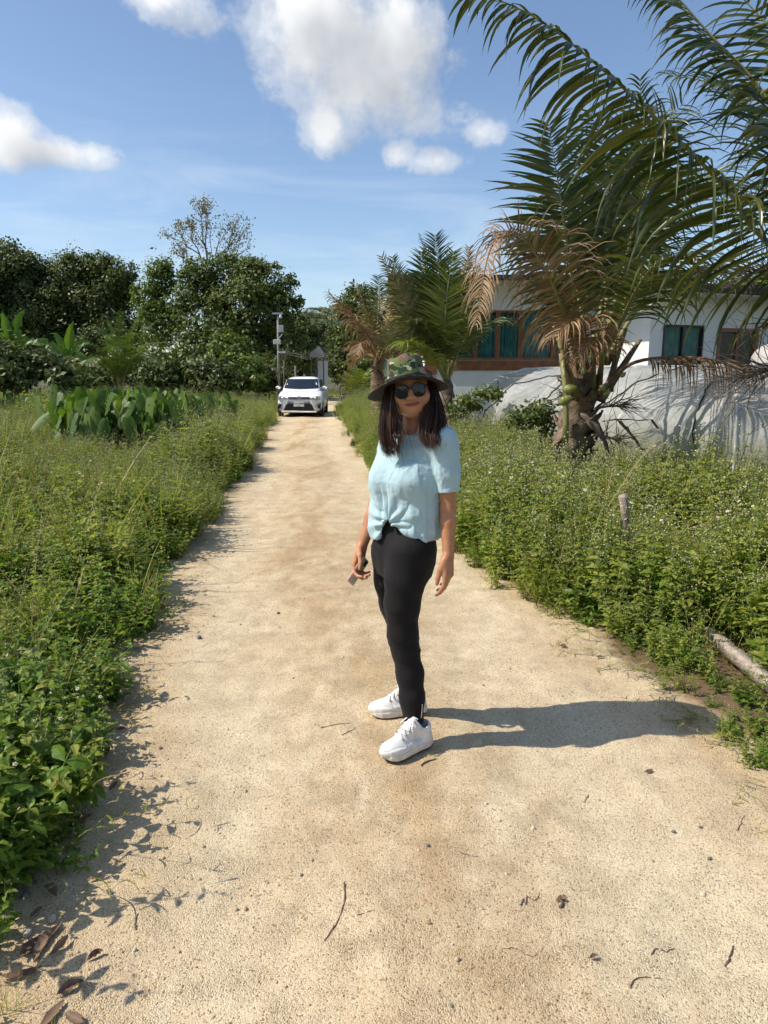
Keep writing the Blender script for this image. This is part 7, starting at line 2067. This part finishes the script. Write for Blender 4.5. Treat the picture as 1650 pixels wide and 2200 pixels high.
    a = np.array(tuple(pix(1352, 1165, 5.1))); b = np.array(tuple(pix(1338, 1066, 5.0))); a2 = a + (a - b) * 1.6; a2[2] = 0
    C = [a2, a, (a + b) / 2 + [.004, 0, 0], b]; g = C[0].copy(); g[2] = -.05
    m = MB().tube([q - g for q in C], [.026, .028, .027, .031], 9); V = np.concatenate(m.v); V += .006 * fbm(V * 40, 3, 4)[:, None]
    o = mk('wooden_stake', V, m.f, WOODG, None, True); o.location = g; tag(o, 'leaning weathered wooden stake among the weeds on the right', 'stake')
    # plank lying by the right verge
    a, b = np.array(tuple(gnd(1520, 1352, .06))), np.array(tuple(gnd(1690, 1490, .06))); d = b - a; L = np.linalg.norm(d); d /= L; n = np.array([-d[1], d[0], 0])
    V = []
    for i in range(25):
        for (u, z) in ((-.034, -.05), (.034, -.05), (.036, .0), (.033, .012), (-.032, .013), (-.035, .0)):
            V.append(d * L * i / 24 + n * (u + .004 * math.sin(i * 2.1)) + np.array([0, 0, z + .004 * math.sin(i * 1.3 + u * 30)]))
    F = [(6 * i + k, 6 * i + (k + 1) % 6, 6 * i + 6 + (k + 1) % 6, 6 * i + 6 + k) for i in range(24) for k in range(6)] + [(5, 4, 3, 2, 1, 0), tuple(144 + k for k in range(6))]
    o = mk('plank', V, F, pm('bleached_plank', (.47, .39, .32), .9, .25, 18, .6, 80), None, True); o.location = a; tag(o, 'bleached plank lying half hidden in the verge at the right edge', 'plank')
    g = gnd(1570, 1300); o = MB().box((-.14, -.06, -.02), (.16, .06, .05), Matrix.Rotation(R(-25), 4, 'Z'), .01).build('board', pm('pinkish_board', (.45, .33, .26), .9, .25, 18, .5, 80)); o.location = (g.x, g.y, .05); tag(o, 'pinkish broken board among the weeds near the plank', 'board')
    # loose grains and pebbles on the near path
    P = []
    for k, (s, fl) in enumerate(((1.0, .7), (1.0, .55), (1.0, .8))):
        V = []; n1, n2 = 4, 6
        for i in range(n1 + 1):
            for j in range(n2):
                q, w = math.pi * i / n1, 2 * math.pi * j / n2; V.append((math.sin(q) * math.cos(w), math.sin(q) * math.sin(w), math.cos(q) * fl))
        V = np.array(V); V *= (1 + .3 * fbm(V * 1.3 + k * 7, 2, 5))[:, None]
        F = [(i * n2 + j, (i + 1) * n2 + j, (i + 1) * n2 + (j + 1) % n2, i * n2 + (j + 1) % n2) for i in range(n1) for j in range(n2)]
        P.append(mk('pebble_kind', V, F, (pm('sand_pebble', (.50, .38, .24), .9, .3, 300), pm('tan_pebble', (.40, .28, .17), .9, .3, 300), pm('white_pebble', (.66, .56, .42), .9, .3, 300))[k], None, True))
    col = proto_collection('pebble_kinds', P)
    n = 16000; y = 1.2 + 5.5 * r.random(n) ** 1.7; x = left_edge(y) - .1 + (right_edge(y) - left_edge(y) + .2) * r.random(n)
    pts = np.stack([x, y, 0 * x + .003], -1)
    pts[:, 2] = [path_z(a_, b_) + .0004 for a_, b_ in pts[:, :2].tolist()]
    clump = fbm(pts * 2.3, 3, 41); k = clump + .35 * r.normal(0, 1, n) > .10; pts = pts[k]; n = len(pts)
    s = .0017 + .0038 * r.random(n) ** 4 + np.where(r.random(n) < .012, .006, 0)
    scatter('gravel', pts, np.stack([r.uniform(0, 6, n)] * 3, -1), np.stack([s] * 3, -1), r.choice([0, 0, 1, 2], n), col, 'loose grains and pebbles scattered over the sandy path', 'gravel', 3)
    # grass runners and fine dry stalks that creep out onto the path
    runners = []
    L = Leaves()
    for k in range(120):
        side = 1 if k % 3 else -1
        yy = r.uniform(2.0, 7.5) if side > 0 else r.uniform(1.8, 9)
        x0 = (right_edge(yy) + .05) if side > 0 else (left_edge(yy) - .02)
        p = np.array([float(x0), yy, .02]); d = np.array([-side * r.uniform(.4, 1), r.normal(0, .6), r.uniform(.0, .35)]); d /= np.linalg.norm(d)
        ln = r.uniform(.12, .42) if side > 0 else r.uniform(.15, .5); pts = [p]
        for j in range(6):
            d = d + r.normal(0, .16, 3) + np.array([0, 0, -.04]); d /= np.linalg.norm(d); p = p + d * ln / 6; p[2] = max(p[2], .006); pts.append(p.copy())
        L.stem(pts, .0016, 4 if r.random() < .6 else 3)
        for q in pts[1:]:
            for _ in range(2):
                dd = rv(r) + np.array([0, 0, .35]); L.blade(q, dd, r.uniform(.03, .09), .0045, .5, 2 if r.random() < .7 else 3, 3)
    tag(L.build('creeping_grass', WM), 'thin grass runners creeping from the verges onto the sand', 'grass', kind='stuff')
    # leafy vine sprig reaching out over the path at the left
    a, b = np.array(tuple(pix(270, 1345, 4.3))), np.array(tuple(pix(410, 1298, 4.65))); a[2] = .12; g = a.copy(); g[2] = 0
    L = Leaves(); pts = [a + (b - a) * t + np.array([0, 0, .10 * math.sin(math.pi * t) - .02 * t]) for t in np.linspace(0, 1, 10)]
    root = thing('vine_sprig', 'leafy vine sprig reaching out from the weeds over the path', 'plant', tuple(g))
    MB().tube([q - g for q in pts], [.003 - .0002 * i for i in range(10)], 5).build('stem', STEMM, root, True)
    for i, q in enumerate(pts[2:]):
        for _ in range(2):
            Lf = Leaves(); dd = rv(r) + np.array([0, 0, -.2]); Lf.leaf(q - g, dd, np.array([0, 0, 1.]) + r.normal(0, .3, 3), r.uniform(.035, .07), r.uniform(.022, .04), .5, 0); Lf.build('leaf', [GREEN], True, root)
build_details()
